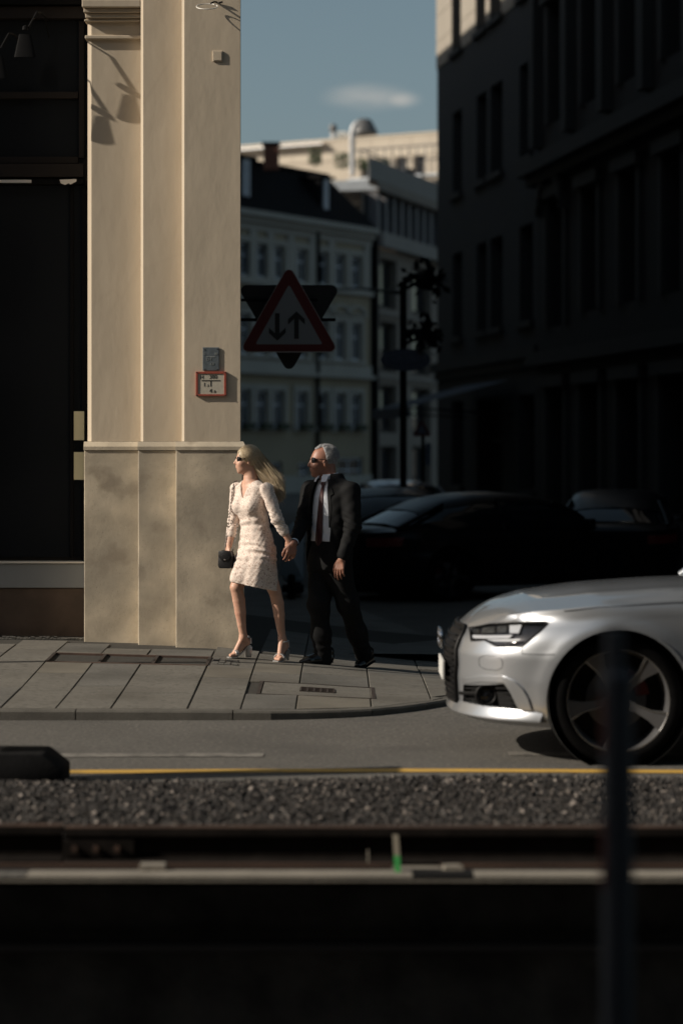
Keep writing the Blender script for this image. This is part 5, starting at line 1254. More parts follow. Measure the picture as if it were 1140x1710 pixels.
            p.v = bm_v + [(x, surfw(max(x, .003), z) - .004, z) for x, y, z in bm_v[:nb]]; p.f += [(i, (i + 1) % nb, (i + 1) % nb + n, i + n) for i in range(nb)]
            mir(p).build('bumper_blade', paint, t, smooth=35, local=True)
            # chin spoiler lip
            ch_ = MB(); lst = []
            for k in range(40):
                l = .0 + .52 * (k / 39); z0_, z1_ = .245, .292
                w_ = max(surfw(max(l, .03) + .02, .27), 0)
            prof = []
            for th in np.linspace(0.0, math.pi / 2, 40):
                l = .02 + L0 * (1 - max(math.cos(th), 0) ** (2 / NN)); w_ = .915 * math.sin(th) ** (2 / NN)
                if l > .53: break
                lift = .012 * (1 - w_ / .9)
                prof.append([(l + .03, max(w_ - .02, 0), .232 + lift), (l - .020, w_ + .022, .236 + lift), (l - .018, w_ + .024, .250 + lift), (l + .0, w_ + .006, .298 + lift), (l + .03, max(w_ - .02, 0), .30 + lift)])
            for p in prof: ch_.v += [(a, b_ * sd, c_) for a, b_, c_ in p]
            for i in range(len(prof) - 1):
                for e2 in range(5): ch_.f.append((i * 5 + e2, (i + 1) * 5 + e2, (i + 1) * 5 + (e2 + 1) % 5, i * 5 + (e2 + 1) % 5))
            ch_.f.append(tuple((len(prof) - 1) * 5 + e2 for e2 in range(5))); ch_.build('chin_spoiler', paint, t, smooth=35, local=True)
            # washer cap groove, bumper joint, bonnet shut line
            cl, cz = lz(819, 1107)
            rr_ = [(cl + .062 * math.copysign(abs(math.cos(q)) ** .7, math.cos(q)), cz + .040 * math.copysign(abs(math.sin(q)) ** .7, math.sin(q))) for q in np.linspace(0, 2 * math.pi, 33)]
            MB().tube([(l, (surfw(l, z) + .0002) * sd, z) for l, z in rr_], .0018, 5, False).build('washer_cap_joint', M['lamp_int'], t, local=True)
            ln = [lz(871, 1092), lz(885, 1092.5), lz(900, 1093), lz(926, 1093)]
            MB().tube([(l, (surfw(l, z) + .0002) * sd, z) for l, z in ln], .0022, 5).build('bumper_joint', M['grille'], t, local=True)
            ln = [lz(871, 1079), lz(871, 1092)]; MB().tube([(l, (surfw(l, z) + .0002) * sd, z) for l, z in ln], .0018, 5).build('bumper_joint', M['lamp_int'], t, local=True)
            ln = [(l, (surfw(l, zs(l) - .012) - .001), zs(l) - .012) for l in np.linspace(.62, 1.95, 30)]
            MB().tube([(a, b_ * sd, c_) for a, b_, c_ in ln], .0035, 5).build('bonnet_joint', M['grille'], t, local=True)
        else:
            hp = [(.12, .62), (.50, .70), (.56, .76), (.20, .735), (.10, .68)]
            p, bd = patch(hp, .004, .05); mir(p).build('headlight', M['lamp_int'], t, smooth=60, local=True)
            p, bd = patch([(4.55, .76), (4.88, .74), (4.88, .86), (4.5, .88)], .004, .05); mir(p).build('tail_light', mat('tail_light_red', (.12, .01, .01), .2) if 'tail' not in M else M['tail'], t, local=True)
    return t
silver = make_car('silver car with dark blade spoke wheels entering the frame at right', M['paint_silver'])
silver.location = (CX0, CY0, 0.0)
for ch in silver.children: pass
silver.scale = (1, 1, 1); silver.rotation_euler = (0, 0, 0)
# the near flank faces the camera: mirror lateral axis once in the mesh data
def flip_lateral(root):
    done = set()
    def rec(o):
        o.location.y = -o.location.y
        if o.data and o.data.name not in done:
            done.add(o.data.name); me = o.data
            co = np.empty(len(me.vertices) * 3); me.vertices.foreach_get('co', co); co = co.reshape(-1, 3); co[:, 1] *= -1; me.vertices.foreach_set('co', co.ravel()); me.flip_normals(); me.update()
        for c in o.children: rec(c)
    for c in root.children: rec(c)
flip_lateral(silver)

# parked cars in the shaded side street
zst = zr(0, 30)
proto = make_car('black parked car with its roof pillar and windscreen catching the sky, behind the silver one', M['paint_black'], False, 'cars parked in the shaded side street')
def repaint(root, m):
    for c in root.children:
        if c.data and c.data.materials and c.data.materials[0] == M['paint_black']: c.data = c.data.copy(); c.data.materials[0] = m
def place(root, px, d, rz, label=None, sc=1.):
    root.location = (X(px, d), d, zr(0, d)); root.rotation_euler = (0, 0, R(rz)); root.scale = (sc, sc, sc)
    if label: root['label'] = label
def place_mid(root, px, d, rz, label=None):
    # origin is the nose: shift so that the car's middle stands at px
    place(root, px, d, rz, label); v = Matrix.Rotation(R(rz), 3, 'Z') @ Vector((CL / 2, 0, 0)); root.location = root.location - v
place_mid(proto, 845, 34, 205)
c2_ = copy_tree(proto); place_mid(c2_, 1030, 36, 262, 'black parked car at the right edge, mostly hidden by the silver bonnet')
c3_ = copy_tree(proto); place_mid(c3_, 652, 37, 98, 'dark boxy car standing behind the man, seen from its end'); repaint(c3_, M['paint_blue'])
c4_ = copy_tree(proto); place_mid(c4_, 668, 47, 100, 'pale silver car far down the shaded side street'); repaint(c4_, M['paint_grey'])

# scooter with pale front shield parked behind the couple
sc_ = thing('motor_scooter', (X(487, 31), 31, zst), 'parked scooter with a pale blue front shield seen between the couple', 'scooter')
M['scooter_blue'] = mat('pale_blue_scooter_paint', (.35, .42, .47), .35, var=.05, coat=.5)
x, y, z = X(487, 31), 31, zst
b = MB(); b.v = [(x - .16, y - .02, z + .45), (x + .14, y - .06, z + .42), (x + .16, y - .02, z + .95), (x + .02, y + .02, z + 1.13), (x - .12, y, z + 1.0), (x - .02, y - .14, z + .75)]
b.f = [(0, 1, 5), (1, 2, 5), (2, 3, 5), (3, 4, 5), (4, 0, 5), (0, 4, 3, 2, 1)]; b.build('front_shield', M['scooter_blue'], sc_)
MB().lathe([(.13, -.05), (.22, -.045), (.235, 0), (.22, .045), (.13, .05)], (x + .0, y - .18, z + .235), 'x', 24).build('wheel', M['tyre'], sc_); MB().lathe([(.13, -.05), (.22, -.045), (.235, 0), (.22, .045), (.13, .05)], (x + .05, y + 1.05, z + .235), 'x', 24).build('wheel', M['tyre'], sc_)
MB().tube([(x - .32, y, z + 1.08), (x, y + .03, z + 1.05), (x + .32, y, z + 1.08)], .018, 8).build('handlebar', M['black_metal'], sc_)
MB().box(x - .13, x + .15, y + .42, y + 1.15, z + .32, z + .74).build('body', M['scooter_blue'], sc_, bevel=.06); MB().box(x - .13, x + .15, y + .40, y + 1.2, z + .745, z + .84).build('seat', M['rubber'], sc_, bevel=.03); MB().box(x - .13, x + .15, y + .05, y + .45, z + .22, z + .30).build('footboard', M['rubber'], sc_)

# ============================================================ NEAR POST
PD = 5.6
np_ = thing('marker_post', (X(1030, PD), PD, 0), 'dark grey marker post with reddish stripe standing alone in the foreground right', 'post')
xx = X(1030, PD); M['post_grey'] = mat('dark_grey_post_plastic', (.045, .048, .055), .6, var=.1); M['post_red'] = mat('dull_red_reflector', (.18, .05, .035), .5, var=.1)
MB().tube([(xx, PD, 0), (xx, PD, Z(1150, PD))], .0375, 24).build('sleeve', M['post_grey'], np_, smooth=50)
MB().tube([(X(1025, PD), PD, Z(1150, PD)), (X(1025, PD), PD, Z(1052, PD))], .0235, 20).build('inner_tube', M['post_grey'], np_, smooth=50)
MB().lathe([(.0385, 0), (.0385, .03), (.025, .045)], (xx, PD, Z(1150, PD)), 'z', 24).build('collar', M['post_grey'], np_, smooth=40)
for (a, c) in ((1158, 1255), (1370, 1480)):
    MB().tube([(X(1006, PD) + .002, PD - .015, Z(c, PD)), (X(1006, PD) + .002, PD - .015, Z(a, PD))], .008, 8).build('reflector_strip', M['post_red'], np_)
MB().box(xx - .12, xx + .12, PD - .12, PD + .12, 0, .03).build('foot_plate', M['rubber'], np_, bevel=.005)
# ============================================================ PEOPLE
def v3(*a): return np.array(a, float)
class SDF:
    def __init__(s, vox): s.p = []; s.vox = vox; s.post = []
    def rc(s, a, b, ra, rb, k=.02): s.p.append(('rc', np.array(a, float), np.array(b, float), ra, rb, k)); return s
    def chain(s, pts, rs, k=.02):
        for i in range(len(pts) - 1): s.rc(pts[i], pts[i + 1], rs[i], rs[i + 1], k)
        return s
    def el(s, c, ax, r, k=.02): s.p.append(('el', np.array(c, float), np.array([np.array(a, float) for a in ax]), np.array(r, float), k)); return s
    def loft(s, st, l, f, k=.03):  # st: (z, cx, cy, rl, rf)
        s.p.append(('lf', np.array(sorted(st)), np.array(l, float), np.array(f, float), k)); return s
    def bounds(s):
        lo = np.full(3, 1e9); hi = -lo
        for q in s.p:
            if q[0] == 'fn': continue
            a, b = s.bb(q); lo = np.minimum(lo, a); hi = np.maximum(hi, b)
        return lo - 3 * s.vox, hi + 3 * s.vox
    def bb(s, q):
        if q[0] == 'rc': r = max(q[3], q[4]); return np.minimum(q[1], q[2]) - r, np.maximum(q[1], q[2]) + r
        if q[0] == 'el':
            e = np.sqrt(((q[2] * q[3][:, None]) ** 2).sum(0)); return q[1] - e, q[1] + e
        st = q[1]; r = st[:, 3:].max(); return v3(st[:, 1].min() - r, st[:, 2].min() - r, st[0, 0]), v3(st[:, 1].max() + r, st[:, 2].max() + r, st[-1, 0])
    def field(s):
        lo, hi = s.bounds(); n = np.ceil((hi - lo) / s.vox).astype(int) + 1; D = np.full(n, .3, np.float32)
        ax = [lo[i] + np.arange(n[i]) * s.vox for i in range(3)]
        for q in s.p:
            if q[0] == 'fn':
                x, y, z = np.meshgrid(*ax, indexing='ij'); D = q[1](x, y, z, D).astype(np.float32); continue
            a, b = s.bb(q); k = q[-1]; mg = max(k, .0) + 4 * s.vox
            i0 = np.maximum(((a - mg - lo) / s.vox).astype(int), 0); i1 = np.minimum(((b + mg - lo) / s.vox).astype(int) + 2, n)
            sl_ = tuple(slice(i0[i], i1[i]) for i in range(3)); x, y, z = np.meshgrid(*[ax[i][sl_[i]] for i in range(3)], indexing='ij')
            if q[0] == 'rc':
                a_, b_, ra, rb = q[1:5]; ba = b_ - a_; L2 = max((ba ** 2).sum(), 1e-9)
                t = np.clip(((x - a_[0]) * ba[0] + (y - a_[1]) * ba[1] + (z - a_[2]) * ba[2]) / L2, 0, 1)
                d = np.sqrt((x - a_[0] - t * ba[0]) ** 2 + (y - a_[1] - t * ba[1]) ** 2 + (z - a_[2] - t * ba[2]) ** 2) - (ra + (rb - ra) * t)
            elif q[0] == 'el':
                c, A, r = q[1:4]; P_ = np.stack([x - c[0], y - c[1], z - c[2]], -1) @ A.T / r; m = np.sqrt((P_ ** 2).sum(-1)); m2 = np.sqrt(((P_ / r) ** 2).sum(-1)); d = m * (m - 1) / np.maximum(m2, 1e-6)
            else:
                st, l, f = q[1:4]; zz = np.clip(z, st[0, 0], st[-1, 0]); cx = np.interp(zz, st[:, 0], st[:, 1]); cy = np.interp(zz, st[:, 0], st[:, 2]); rl = np.interp(zz, st[:, 0], st[:, 3]); rf = np.interp(zz, st[:, 0], st[:, 4])
                dx, dy = x - cx, y - cy; u = (dx * l[0] + dy * l[1]) / rl; w_ = (dx * f[0] + dy * f[1]) / rf
                m = (np.abs(u) ** 2.3 + np.abs(w_) ** 2.3) ** (1 / 2.3); d = (m - 1) * np.minimum(rl, rf); d = np.maximum(d, np.maximum(st[0, 0] - z, z - st[-1, 0]))
            cur = D[sl_]; k = max(k, 1e-4); h = np.maximum(k - np.abs(cur - d), 0) / k; D[sl_] = np.minimum(cur, d) - h * h * k * .25
        if s.post:
            x, y, z = np.meshgrid(*ax, indexing='ij')
            for fn in s.post: D = fn(x, y, z, D)
        return D, lo
    def mesh(s, name, m, parent, sm=1, disp=None):
        D, lo = s.field(); S = D < 0; n = D.shape
        c = np.zeros(tuple(q - 1 for q in n), np.int8)
        for i in (0, 1):
            for j in (0, 1):
                for k in (0, 1): c += S[i:n[0] - 1 + i, j:n[1] - 1 + j, k:n[2] - 1 + k]
        act = np.argwhere((c > 0) & (c < 8)); idx = -np.ones(c.shape, np.int64); idx[tuple(act.T)] = np.arange(len(act))
        acc = np.zeros((len(act), 3)); cnt = np.zeros(len(act)); cor = [(i, j, k) for i in (0, 1) for j in (0, 1) for k in (0, 1)]
        for a in cor:
            for ax_ in range(3):
                if a[ax_]: continue
                b = list(a); b[ax_] = 1; va = D[tuple((act + a).T)]; vb = D[tuple((act + b).T)]; mk = (va < 0) != (vb < 0); t = np.where(mk, va / np.where(va == vb, 1, va - vb), 0)
                p = np.tile(np.array(a, float), (len(act), 1)); p[:, ax_] += t; acc += p * mk[:, None]; cnt += mk
        V = lo + (act + acc / cnt[:, None]) * s.vox; F = []
        for ax_ in range(3):
            sa = [slice(0, None)] * 3; sb = [slice(0, None)] * 3; sa[ax_] = slice(0, -1); sb[ax_] = slice(1, None)
            A, B = S[tuple(sa)], S[tuple(sb)]; u, w_ = [(1, 2), (2, 0), (0, 1)][ax_]
            e = np.argwhere(A != B); e = e[(e[:, u] > 0) & (e[:, w_] > 0)]; fl = A[tuple(e.T)]
            def at(du, dw): q = e.copy(); q[:, u] -= du; q[:, w_] -= dw; return idx[tuple(np.minimum(q, np.array(idx.shape) - 1).T)]
            q = np.stack([at(1, 1), at(0, 1), at(0, 0), at(1, 0)], 1); q[~fl] = q[~fl][:, ::-1]; F.append(q)
        F = np.concatenate(F); F = F[(F >= 0).all(1)]
        for _ in range(sm):   # light smoothing
            s_ = np.zeros_like(V); c_ = np.zeros(len(V))
            for a, b in ((0, 1), (1, 2), (2, 3), (3, 0)):
                np.add.at(s_, F[:, a], V[F[:, b]]); np.add.at(c_, F[:, a], 1); np.add.at(s_, F[:, b], V[F[:, a]]); np.add.at(c_, F[:, b], 1)
            V = V * .5 + .5 * s_ / np.maximum(c_, 1)[:, None]
        if disp is not None:
            e1 = V[F[:, 2]] - V[F[:, 0]]; e2 = V[F[:, 3]] - V[F[:, 1]]; fn = np.cross(e1, e2); N = np.zeros_like(V)
            for a in range(4): np.add.at(N, F[:, a], fn)
            N /= np.maximum(np.linalg.norm(N, axis=1), 1e-9)[:, None]; V = V + N * disp(V, N)[:, None]
        off = np.array(wloc(parent)) if parent else np.zeros(3)
        me = bpy.data.meshes.new(name); me.from_pydata((V - off).tolist(), [], F.tolist()); me.materials.append(m)
        me.polygons.foreach_set('use_smooth', [True] * len(me.polygons)); me.update()
        o = bpy.data.objects.new(name, me); C.objects.link(o)
        if parent: o.parent = parent
        return o
UP = v3(0, 0, 1)
def unit(a): a = np.array(a, float); return a / np.linalg.norm(a)
def add_head(s, C0, hf, sc, fem=True):
    hf = unit(hf); hl = v3(-hf[1], hf[0], 0); ax = [hf, hl, UP]
    def q(f, l, u): return C0 + sc * (hf * f + hl * l + UP * u)
    s.el(q(-.018, 0, .030), ax, np.array((.098, .075, .092)) * sc, .02)
    s.el(q(.030, 0, -.030), ax, np.array((.062, .056, .082)) * sc, .03)
    s.el(q(.022, 0, -.072), ax, np.array((.058, .047, .040)) * sc, .03)
    s.rc(q(.066, 0, -.102), q(.060, 0, -.098), .016 * sc, .02 * sc, .02)
    s.rc(q(.086, 0, .012), q(.106, 0, -.024), .0075 * sc, .0095 * sc, .012); s.rc(q(.106, 0, -.026), q(.092, 0, -.034), .010 * sc, .011 * sc, .008)
    for k in (-1, 1):
        s.rc(q(.093, k * .010, -.032), q(.088, k * .012, -.033), .006 * sc, .006 * sc, .006)
        s.el(q(.060, k * .034, -.030), ax, np.array((.026, .022, .026)) * sc, .02)
        s.el(q(-.008, k * .074, -.012), ax, np.array((.019, .008, .031)) * sc, .006)
        s.rc(q(.066, k * .028, .020), q(.076, k * .012, .022), .010 * sc, .010 * sc, .012)
    s.rc(q(.085, -.014, -.056), q(.091, 0, -.055), .0055 * sc, .0065 * sc, .006); s.rc(q(.091, 0, -.055), q(.085, .014, -.056), .0065 * sc, .0055 * sc, .006)
    s.rc(q(.083, -.012, -.068), q(.088, 0, -.068), .0055 * sc, .007 * sc, .006); s.rc(q(.088, 0, -.068), q(.083, .012, -.068), .007 * sc, .0055 * sc, .006)
    return q, ax
def add_hand(s, wr, d, n, side, sc=1., curl=(.5, .6, .5), spread=.06, ftip=None):
    """wr wrist, d towards the fingers, n palm normal, side towards the thumb"""
    d = unit(d); n = unit(np.array(n) - d * np.dot(n, d)); sd = unit(np.cross(d, n)); 
    if np.dot(sd, side) < 0: sd = -sd
    kn = []
    for i, (o_, L_) in enumerate(((.030, .074), (.010, .079), (-.010, .075), (-.028, .067))):
        k = wr + (d * L_ + sd * o_) * sc; kn.append(k); s.rc(wr + (d * .012 + sd * o_ * .55) * sc, k, .0125 * sc, .0105 * sc, .012)
    lens = [(.038, .024, .019), (.043, .028, .020), (.040, .026, .019), (.031, .020, .017)]
    for i, k in enumerate(kn):
        dd = unit(d + sd * (1.5 - i) * spread); p = k; r = (.0092, .0082, .0074, .0062)
        for j in range(3):
            a = curl[j] * (1 + .12 * i); dd = unit(dd * math.cos(a) + n * math.sin(a) - 0); nn = unit(n - dd * np.dot(n, dd)); p2 = p + dd * lens[i][j] * sc; s.rc(p, p2, r[j] * sc, r[j + 1] * sc, .004); p = p2; n_ = nn
    t0 = wr + (d * .022 + sd * .026) * sc; t1 = t0 + (d * .030 + sd * .022 + n * .012) * sc; t2 = t1 + (d * .028 + sd * .006 + n * .012) * sc; t3 = t2 + (d * .022 + n * .008 - sd * .002) * sc
    s.rc(t0, t1, .014 * sc, .011 * sc, .012); s.rc(t1, t2, .0105 * sc, .009 * sc, .004); s.rc(t2, t3, .009 * sc, .007 * sc, .004)
    return kn
def npP(px, py, d): return np.array(P(px, py, d))

M['skin_w'] = mat('fair_skin', (.56, .33, .235), .5, var=.08, vs=14, extra=[('noise', (.48, .22, .16), 9, .5, .8, .5)]); M['skin_m'] = mat('tanned_skin', (.32, .155, .105), .5, var=.1, vs=18, extra=[('noise', (.32, .12, .09), 14, .5, .8, .5)])
for k in ('skin_w', 'skin_m'):
    b_ = M[k].node_tree.nodes['Principled BSDF']; b_.inputs['Subsurface Weight'].default_value = .12; b_.inputs['Subsurface Radius'].default_value = (.012, .005, .003); b_.inputs['Subsurface Scale'].default_value = 1
# lace: layered cells with darker tiny gaps
def lace():
    m = bpy.data.materials.new('cream_lace'); m.use_nodes = True; n = m.node_tree.nodes; L = m.node_tree.links; b = n['Principled BSDF']; b.inputs['Roughness'].default_value = .8; b.inputs['Sheen Weight'].default_value = .2
    t = n.new('ShaderNodeTexCoord'); nz_ = n.new('ShaderNodeTexNoise'); nz_.inputs['Scale'].default_value = 24; nz_.inputs['Detail'].default_value = 2; L.new(t.outputs['Object'], nz_.inputs['Vector'])
    v = n.new('ShaderNodeTexVoronoi'); v.feature = 'DISTANCE_TO_EDGE'; v.inputs['Scale'].default_value = 55
    mx_ = n.new('ShaderNodeMix'); mx_.data_type = 'VECTOR'; mx_.inputs[0].default_value = .06; L.new(t.outputs['Object'], mx_.inputs[4]); L.new(nz_.outputs['Color'], mx_.inputs[5]); L.new(mx_.outputs[1], v.inputs['Vector'])
    r = n.new('ShaderNodeValToRGB'); r.color_ramp.elements[0].position = .0; r.color_ramp.elements[0].color = (.76, .66, .585, 1); r.color_ramp.elements[1].position = .42; r.color_ramp.elements[1].color = (.40, .28, .23, 1); e = r.color_ramp.elements.new(.16); e.color = (.70, .585, .51, 1)
    L.new(v.outputs['Distance'], r.inputs[0]); n2 = n.new('ShaderNodeTexNoise'); n2.inputs['Scale'].default_value = 45; L.new(t.outputs['Object'], n2.inputs['Vector'])
    r2 = n.new('ShaderNodeMapRange'); r2.inputs[1].default_value = .55; r2.inputs[2].default_value = .72; r2.inputs[4].default_value = .8; L.new(n2.outputs['Fac'], r2.inputs[0])
    m3_ = n.new('ShaderNodeMix'); m3_.data_type = 'RGBA'; L.new(r2.outputs[0], m3_.inputs[0]); L.new(r.outputs[0], m3_.inputs[6]); m3_.inputs[7].default_value = (.44, .33, .28, 1); L.new(m3_.outputs[2], b.inputs['Base Color'])
    bp = n.new('ShaderNodeBump'); bp.inputs['Distance'].default_value = .0010; bp.invert = True; L.new(v.outputs['Distance'], bp.inputs['Height']); L.new(bp.outputs[0], b.inputs['Normal']); return m
M['lace'] = lace()
def hairmat(name, c0, c1):
    m = bpy.data.materials.new(name); m.use_nodes = True; n = m.node_tree.nodes; L = m.node_tree.links; g_ = n.new('ShaderNodeNewGeometry'); r = n.new('ShaderNodeValToRGB'); r.color_ramp.elements[0].color = (*c0, 1); r.color_ramp.elements[1].color = (*c1, 1)
    L.new(g_.outputs['Random Per Island'], r.inputs[0]); L.new(r.outputs[0], n['Principled BSDF'].inputs['Base Color']); n['Principled BSDF'].inputs['Roughness'].default_value = .42; return m
M['hair_w'] = hairmat('ash_blonde_hair', (.34, .26, .165), (.66, .55, .39)); M['hair_wb'] = mat('ash_blonde_hair_base', (.26, .20, .125), .6, var=.35, vs=30, stretch=(.3, 1, 1))
M['hair_m'] = hairmat('grey_hair', (.16, .16, .165), (.55, .55, .56)); M['hair_mb'] = mat('grey_hair_base', (.26, .26, .265), .7, var=.3, vs=60)
M['sungl'] = mat('black_sunglasses', (.008, .008, .009), .08, var=.0); M['leather'] = mat('black_leather', (.010, .010, .011), .32, var=.2, vs=20, bump=.001, bs=90)
M['silver_leather'] = mat('silver_leather', (.48, .47, .46), .35, metal=.5, var=.1); M['chain'] = mat('silver_chain', (.16, .14, .13), .5, metal=.5, var=.3, vs=90)
M['suit'] = mat('black_suit_cloth', (.006, .0063, .007), .8, spec=.18, var=.15, vs=20, bump=.0015, bs=16); M['shirt'] = mat('white_shirt_cotton', (.66, .69, .75), .8, var=.04, bump=.004, bs=9)
M['tie'] = mat('dark_red_tie_silk', (.055, .013, .015), .5, var=.15, vs=50); M['polish'] = mat('polished_black_leather', (.006, .006, .006), .15, var=.1)

# ---------------------------------------------------------------- woman
WD = 18.85
def W(px, py, dd=0.): return npP(px, py, WD + dd)
wo = thing('person', (X(430, WD), WD, zp(X(430, WD), WD)), 'woman in a cream lace dress and sunglasses, long blonde hair blowing, striding in silver heels', 'person')
f = unit((-.72, -.69, 0)); l = v3(.69, -.72, 0)
def wz(py): return float(W(0, py)[2])
def wst(off):
    S = []
    for (py, cx, rl, rf, cd_) in ((800, 418, .050, .045, .0), (806, 419, .110, .060, .0), (812, 420, .155, .078, .0), (825, 420, .150, .090, .0), (846, 420, .138, .104, 0), (860, 423, .128, .100, 0), (877, 426, .122, .094, 0), (895, 428, .140, .104, 0), (915, 429, .162, .116, 0), (930, 428, .168, .126, 0), (950, 426, .168, .142, 0), (968, 425, .166, .150, 0), (994, 424, .166, .152, 0)):
        c = W(cx, py, cd_); S.append((c[2], c[0], c[1], rl + off, rf + off))
    return S
Ls, Le, Lw = W(446, 817, -.115), W(463, 868, -.165), W(482.5, 902, -.16)
Rs, Re, Rw = W(395, 816, .10), W(391, 868, .13), W(382, 912, .02)
headC = W(412, 767, 0) * 1.0; headC[2] = H0 - (767.5 - 750) * WD / FP - .0; headC = v3(-.739, WD, 1.674)
body = SDF(.0052)
q_, hax = add_head(body, headC, (-.97, -.24, 0), .88)
body.rc(W(418, 783, .01), W(419, 803, .0), .052, .056, .03);
body.loft([t for t in wst(-.012) if t[0] > wz(957)], l, f, .03)
body.chain([Ls, Le, Lw], [.046, .038, .0245], .025); body.chain([Rs, Re, Rw], [.046, .037, .0245], .025)
# legs
gR, gL = zp(X(395, WD), WD), zp(X(468, WD), WD)
Rh, Rk, Ra = W(418, 935, .04), W(394.5, 981, -.06), W(406.5, 1063, .0)
Lh, Lk, La = W(440, 940, -.05), W(459, 988, -.03), W(471.5, 1066, .04)
body.chain([Rh, Rk], [.082, .050], .012); body.chain([Rk, Rk * .75 + Ra * .25 + v3(.006, .006, 0), Rk * .5 + Ra * .5 + v3(.004, .004, 0), Rk * .25 + Ra * .75, Ra], [.047, .049, .044, .034, .028], .005)
body.chain([Lh, Lk], [.078, .050], .012); body.chain([Lk, Lk * .75 + La * .25 + v3(.008, .006, 0), Lk * .5 + La * .5 + v3(.005, .004, 0), Lk * .25 + La * .75, La], [.047, .048, .043, .033, .0275], .005)
def foot(s, an, ball, toe, heel):
    s.rc(an, heel, .027, .026, .02); s.rc(an + v3(-.004, 0, -.01), ball + UP * .012, .026, .020, .02); s.rc(heel, ball, .022, .018, .02)
    dx = unit((toe - ball) * v3(1, 1, 0)); lt = v3(-dx[1], dx[0], 0)
    for k, (o_, L_) in enumerate(((.024, 1.), (.010, 1.0), (-.003, .9), (-.014, .78), (-.024, .65))): s.rc(ball + lt * o_ * .8, ball + lt * o_ + (toe - ball) * L_, .0145 if k else .016, .009 if k else .012, .008)
RH = v3(X(412, WD), WD + .02, gR + .118); RB = v3(X(393, WD), WD - .03, gR + .030); RT = v3(X(384, WD), WD - .055, gR + .022)
LH = v3(X(476, WD), WD + .05, gL + .112); LB = v3(X(467, WD), WD - .04, gL + .030); LT = v3(X(462.5, WD), WD - .085, gL + .022)
foot(body, Ra, RB, RT, RH); foot(body, La, LB, LT, LH)
# hands: right one closes on the bag, left one in the man's hand
add_hand(body, Rw, W(375, 928, -.02) - Rw, (.35, -.2, -.9), (.3, -1, 0), .92, (.5, .75, .6))
add_hand(body, Lw, W(485, 930, -.15) - Lw, (.6, .75, .1), (-1, -.3, .2), .90, (.55, .8, .6))
body.mesh('body', M['skin_w'], wo, 1)
# dress
dr = SDF(.0052); dr.loft(wst(.0), l, f, .03)
def off(c, a, b_, z_=0): return c + l * a + f * b_ + UP * z_
bc = W(420, 846)
for k in (-1, 1): dr.el(off(W(420, 845), k * .070, .062), [l, f, UP], (.066, .060, .066), .035)
dr.rc(off(W(430, 922), .04, -.05), off(W(430, 930), -.06, -.05), .075, .075, .04)
dr.rc(W(413, 940, .0), W(399, 966, -.05), .105, .072, .05); dr.rc(W(437, 940, -.05), W(451, 990, -.03), .100, .074, .04)
Lf, Rf = Le * .42 + Lw * .58, Re * .42 + Rw * .58
dr.chain([Ls, Le, Lf], [.052, .046, .040], .016); dr.chain([Rs, Re, Rf], [.052, .045, .040], .016)
zv = wz(833)
c_t = W(420, 820); 
def cutneck(x, y, z, D):
    dx, dy = x - c_t[0], y - c_t[1]; u = dx * l[0] + dy * l[1]; w_ = dx * f[0] + dy * f[1]
    v = np.maximum(np.abs(u) - (z - zv) * .45, -w_ + .01) ; v = np.maximum(v, zv - z); D = np.maximum(D, -v)
    nk = np.sqrt((x - W(418.5, 800)[0]) ** 2 + (y - WD) ** 2) - .066; D = np.maximum(D, -np.maximum(nk, wz(814) - z)); D = np.maximum(D, z - wz(802.5))
    hem = wz(987) + (X(466, WD) - x) * .205; D = np.where(z < wz(930), np.maximum(D, hem - z), D); return D
dr.post.append(cutneck)
rr_ = np.random.default_rng(3)
def wrinkle(V, N):
    x, y, z = V[:, 0], V[:, 1], V[:, 2]; u = (x - X(425, WD)); 
    m1 = np.exp(-((z - wz(918)) / .085) ** 2); a = np.sin(z * 118 + u * 9 + 1.6 * np.sin(u * 17 + z * 11)) * .0085 * m1 * (.6 + .4 * np.sin(u * 23 + 2 + z * 31))
    m2 = np.exp(-((z - wz(872)) / .05) ** 2); a += np.sin(z * 95 - u * 30 + np.sin(u * 25)) * .0035 * m2
    a += .0022 * np.sin(x * 61 + z * 23) * np.sin(z * 47 - x * 31 + y * 20) + .0010 * np.sin(x * 170 + z * 60) * np.sin(z * 190 - y * 120)
    m3 = ((x - Le[0]) ** 2 + (y - Le[1]) ** 2 + (z - Le[2]) ** 2 < .01); a += np.where(m3, np.sin(z * 260 + x * 120) * .0025, 0)
    m4 = ((x - Re[0]) ** 2 + (y - Re[1]) ** 2 + (z - Re[2]) ** 2 < .01); a += np.where(m4, np.sin(z * 260 + x * 120) * .003, 0); return a
dr.mesh('dress', M['lace'], wo, 1, wrinkle)
# hair
hs_ = .88; hf = unit((-.97, -.24, 0)); hl = v3(-hf[1], hf[0], 0)
def hq(f_, l_, u_): return headC + hs_ * (hf * f_ + hl * l_ + UP * u_)
cap = SDF(.006); cap.el(hq(-.024, 0, .034), [hf, hl, UP], np.array((.102, .082, .094)) * hs_, .02)
cap.chain([hq(-.075, 0, .0), W(436, 778, .0), W(446, 792, .0)], [.046, .028, .014], .03); 
def capcut(x, y, z, D):
    a = (x - headC[0]) * hf[0] + (y - headC[1]) * hf[1]; u = z - headC[2]; g_ = a - (.000 + .80 * np.maximum(u, -.02)); 
    return np.maximum(D, g_)
cap.post.append(capcut); hb = cap.mesh('hair', M['hair_wb'], wo, 1)
def bez(p, n=11):
    t = np.linspace(0, 1, n)[:, None]; p0, p1, p2, p3 = p; return (1 - t) ** 3 * p0 + 3 * (1 - t) ** 2 * t * p1 + 3 * (1 - t) * t ** 2 * p2 + t ** 3 * p3
st_ = MB(); rg2 = random.Random(5)
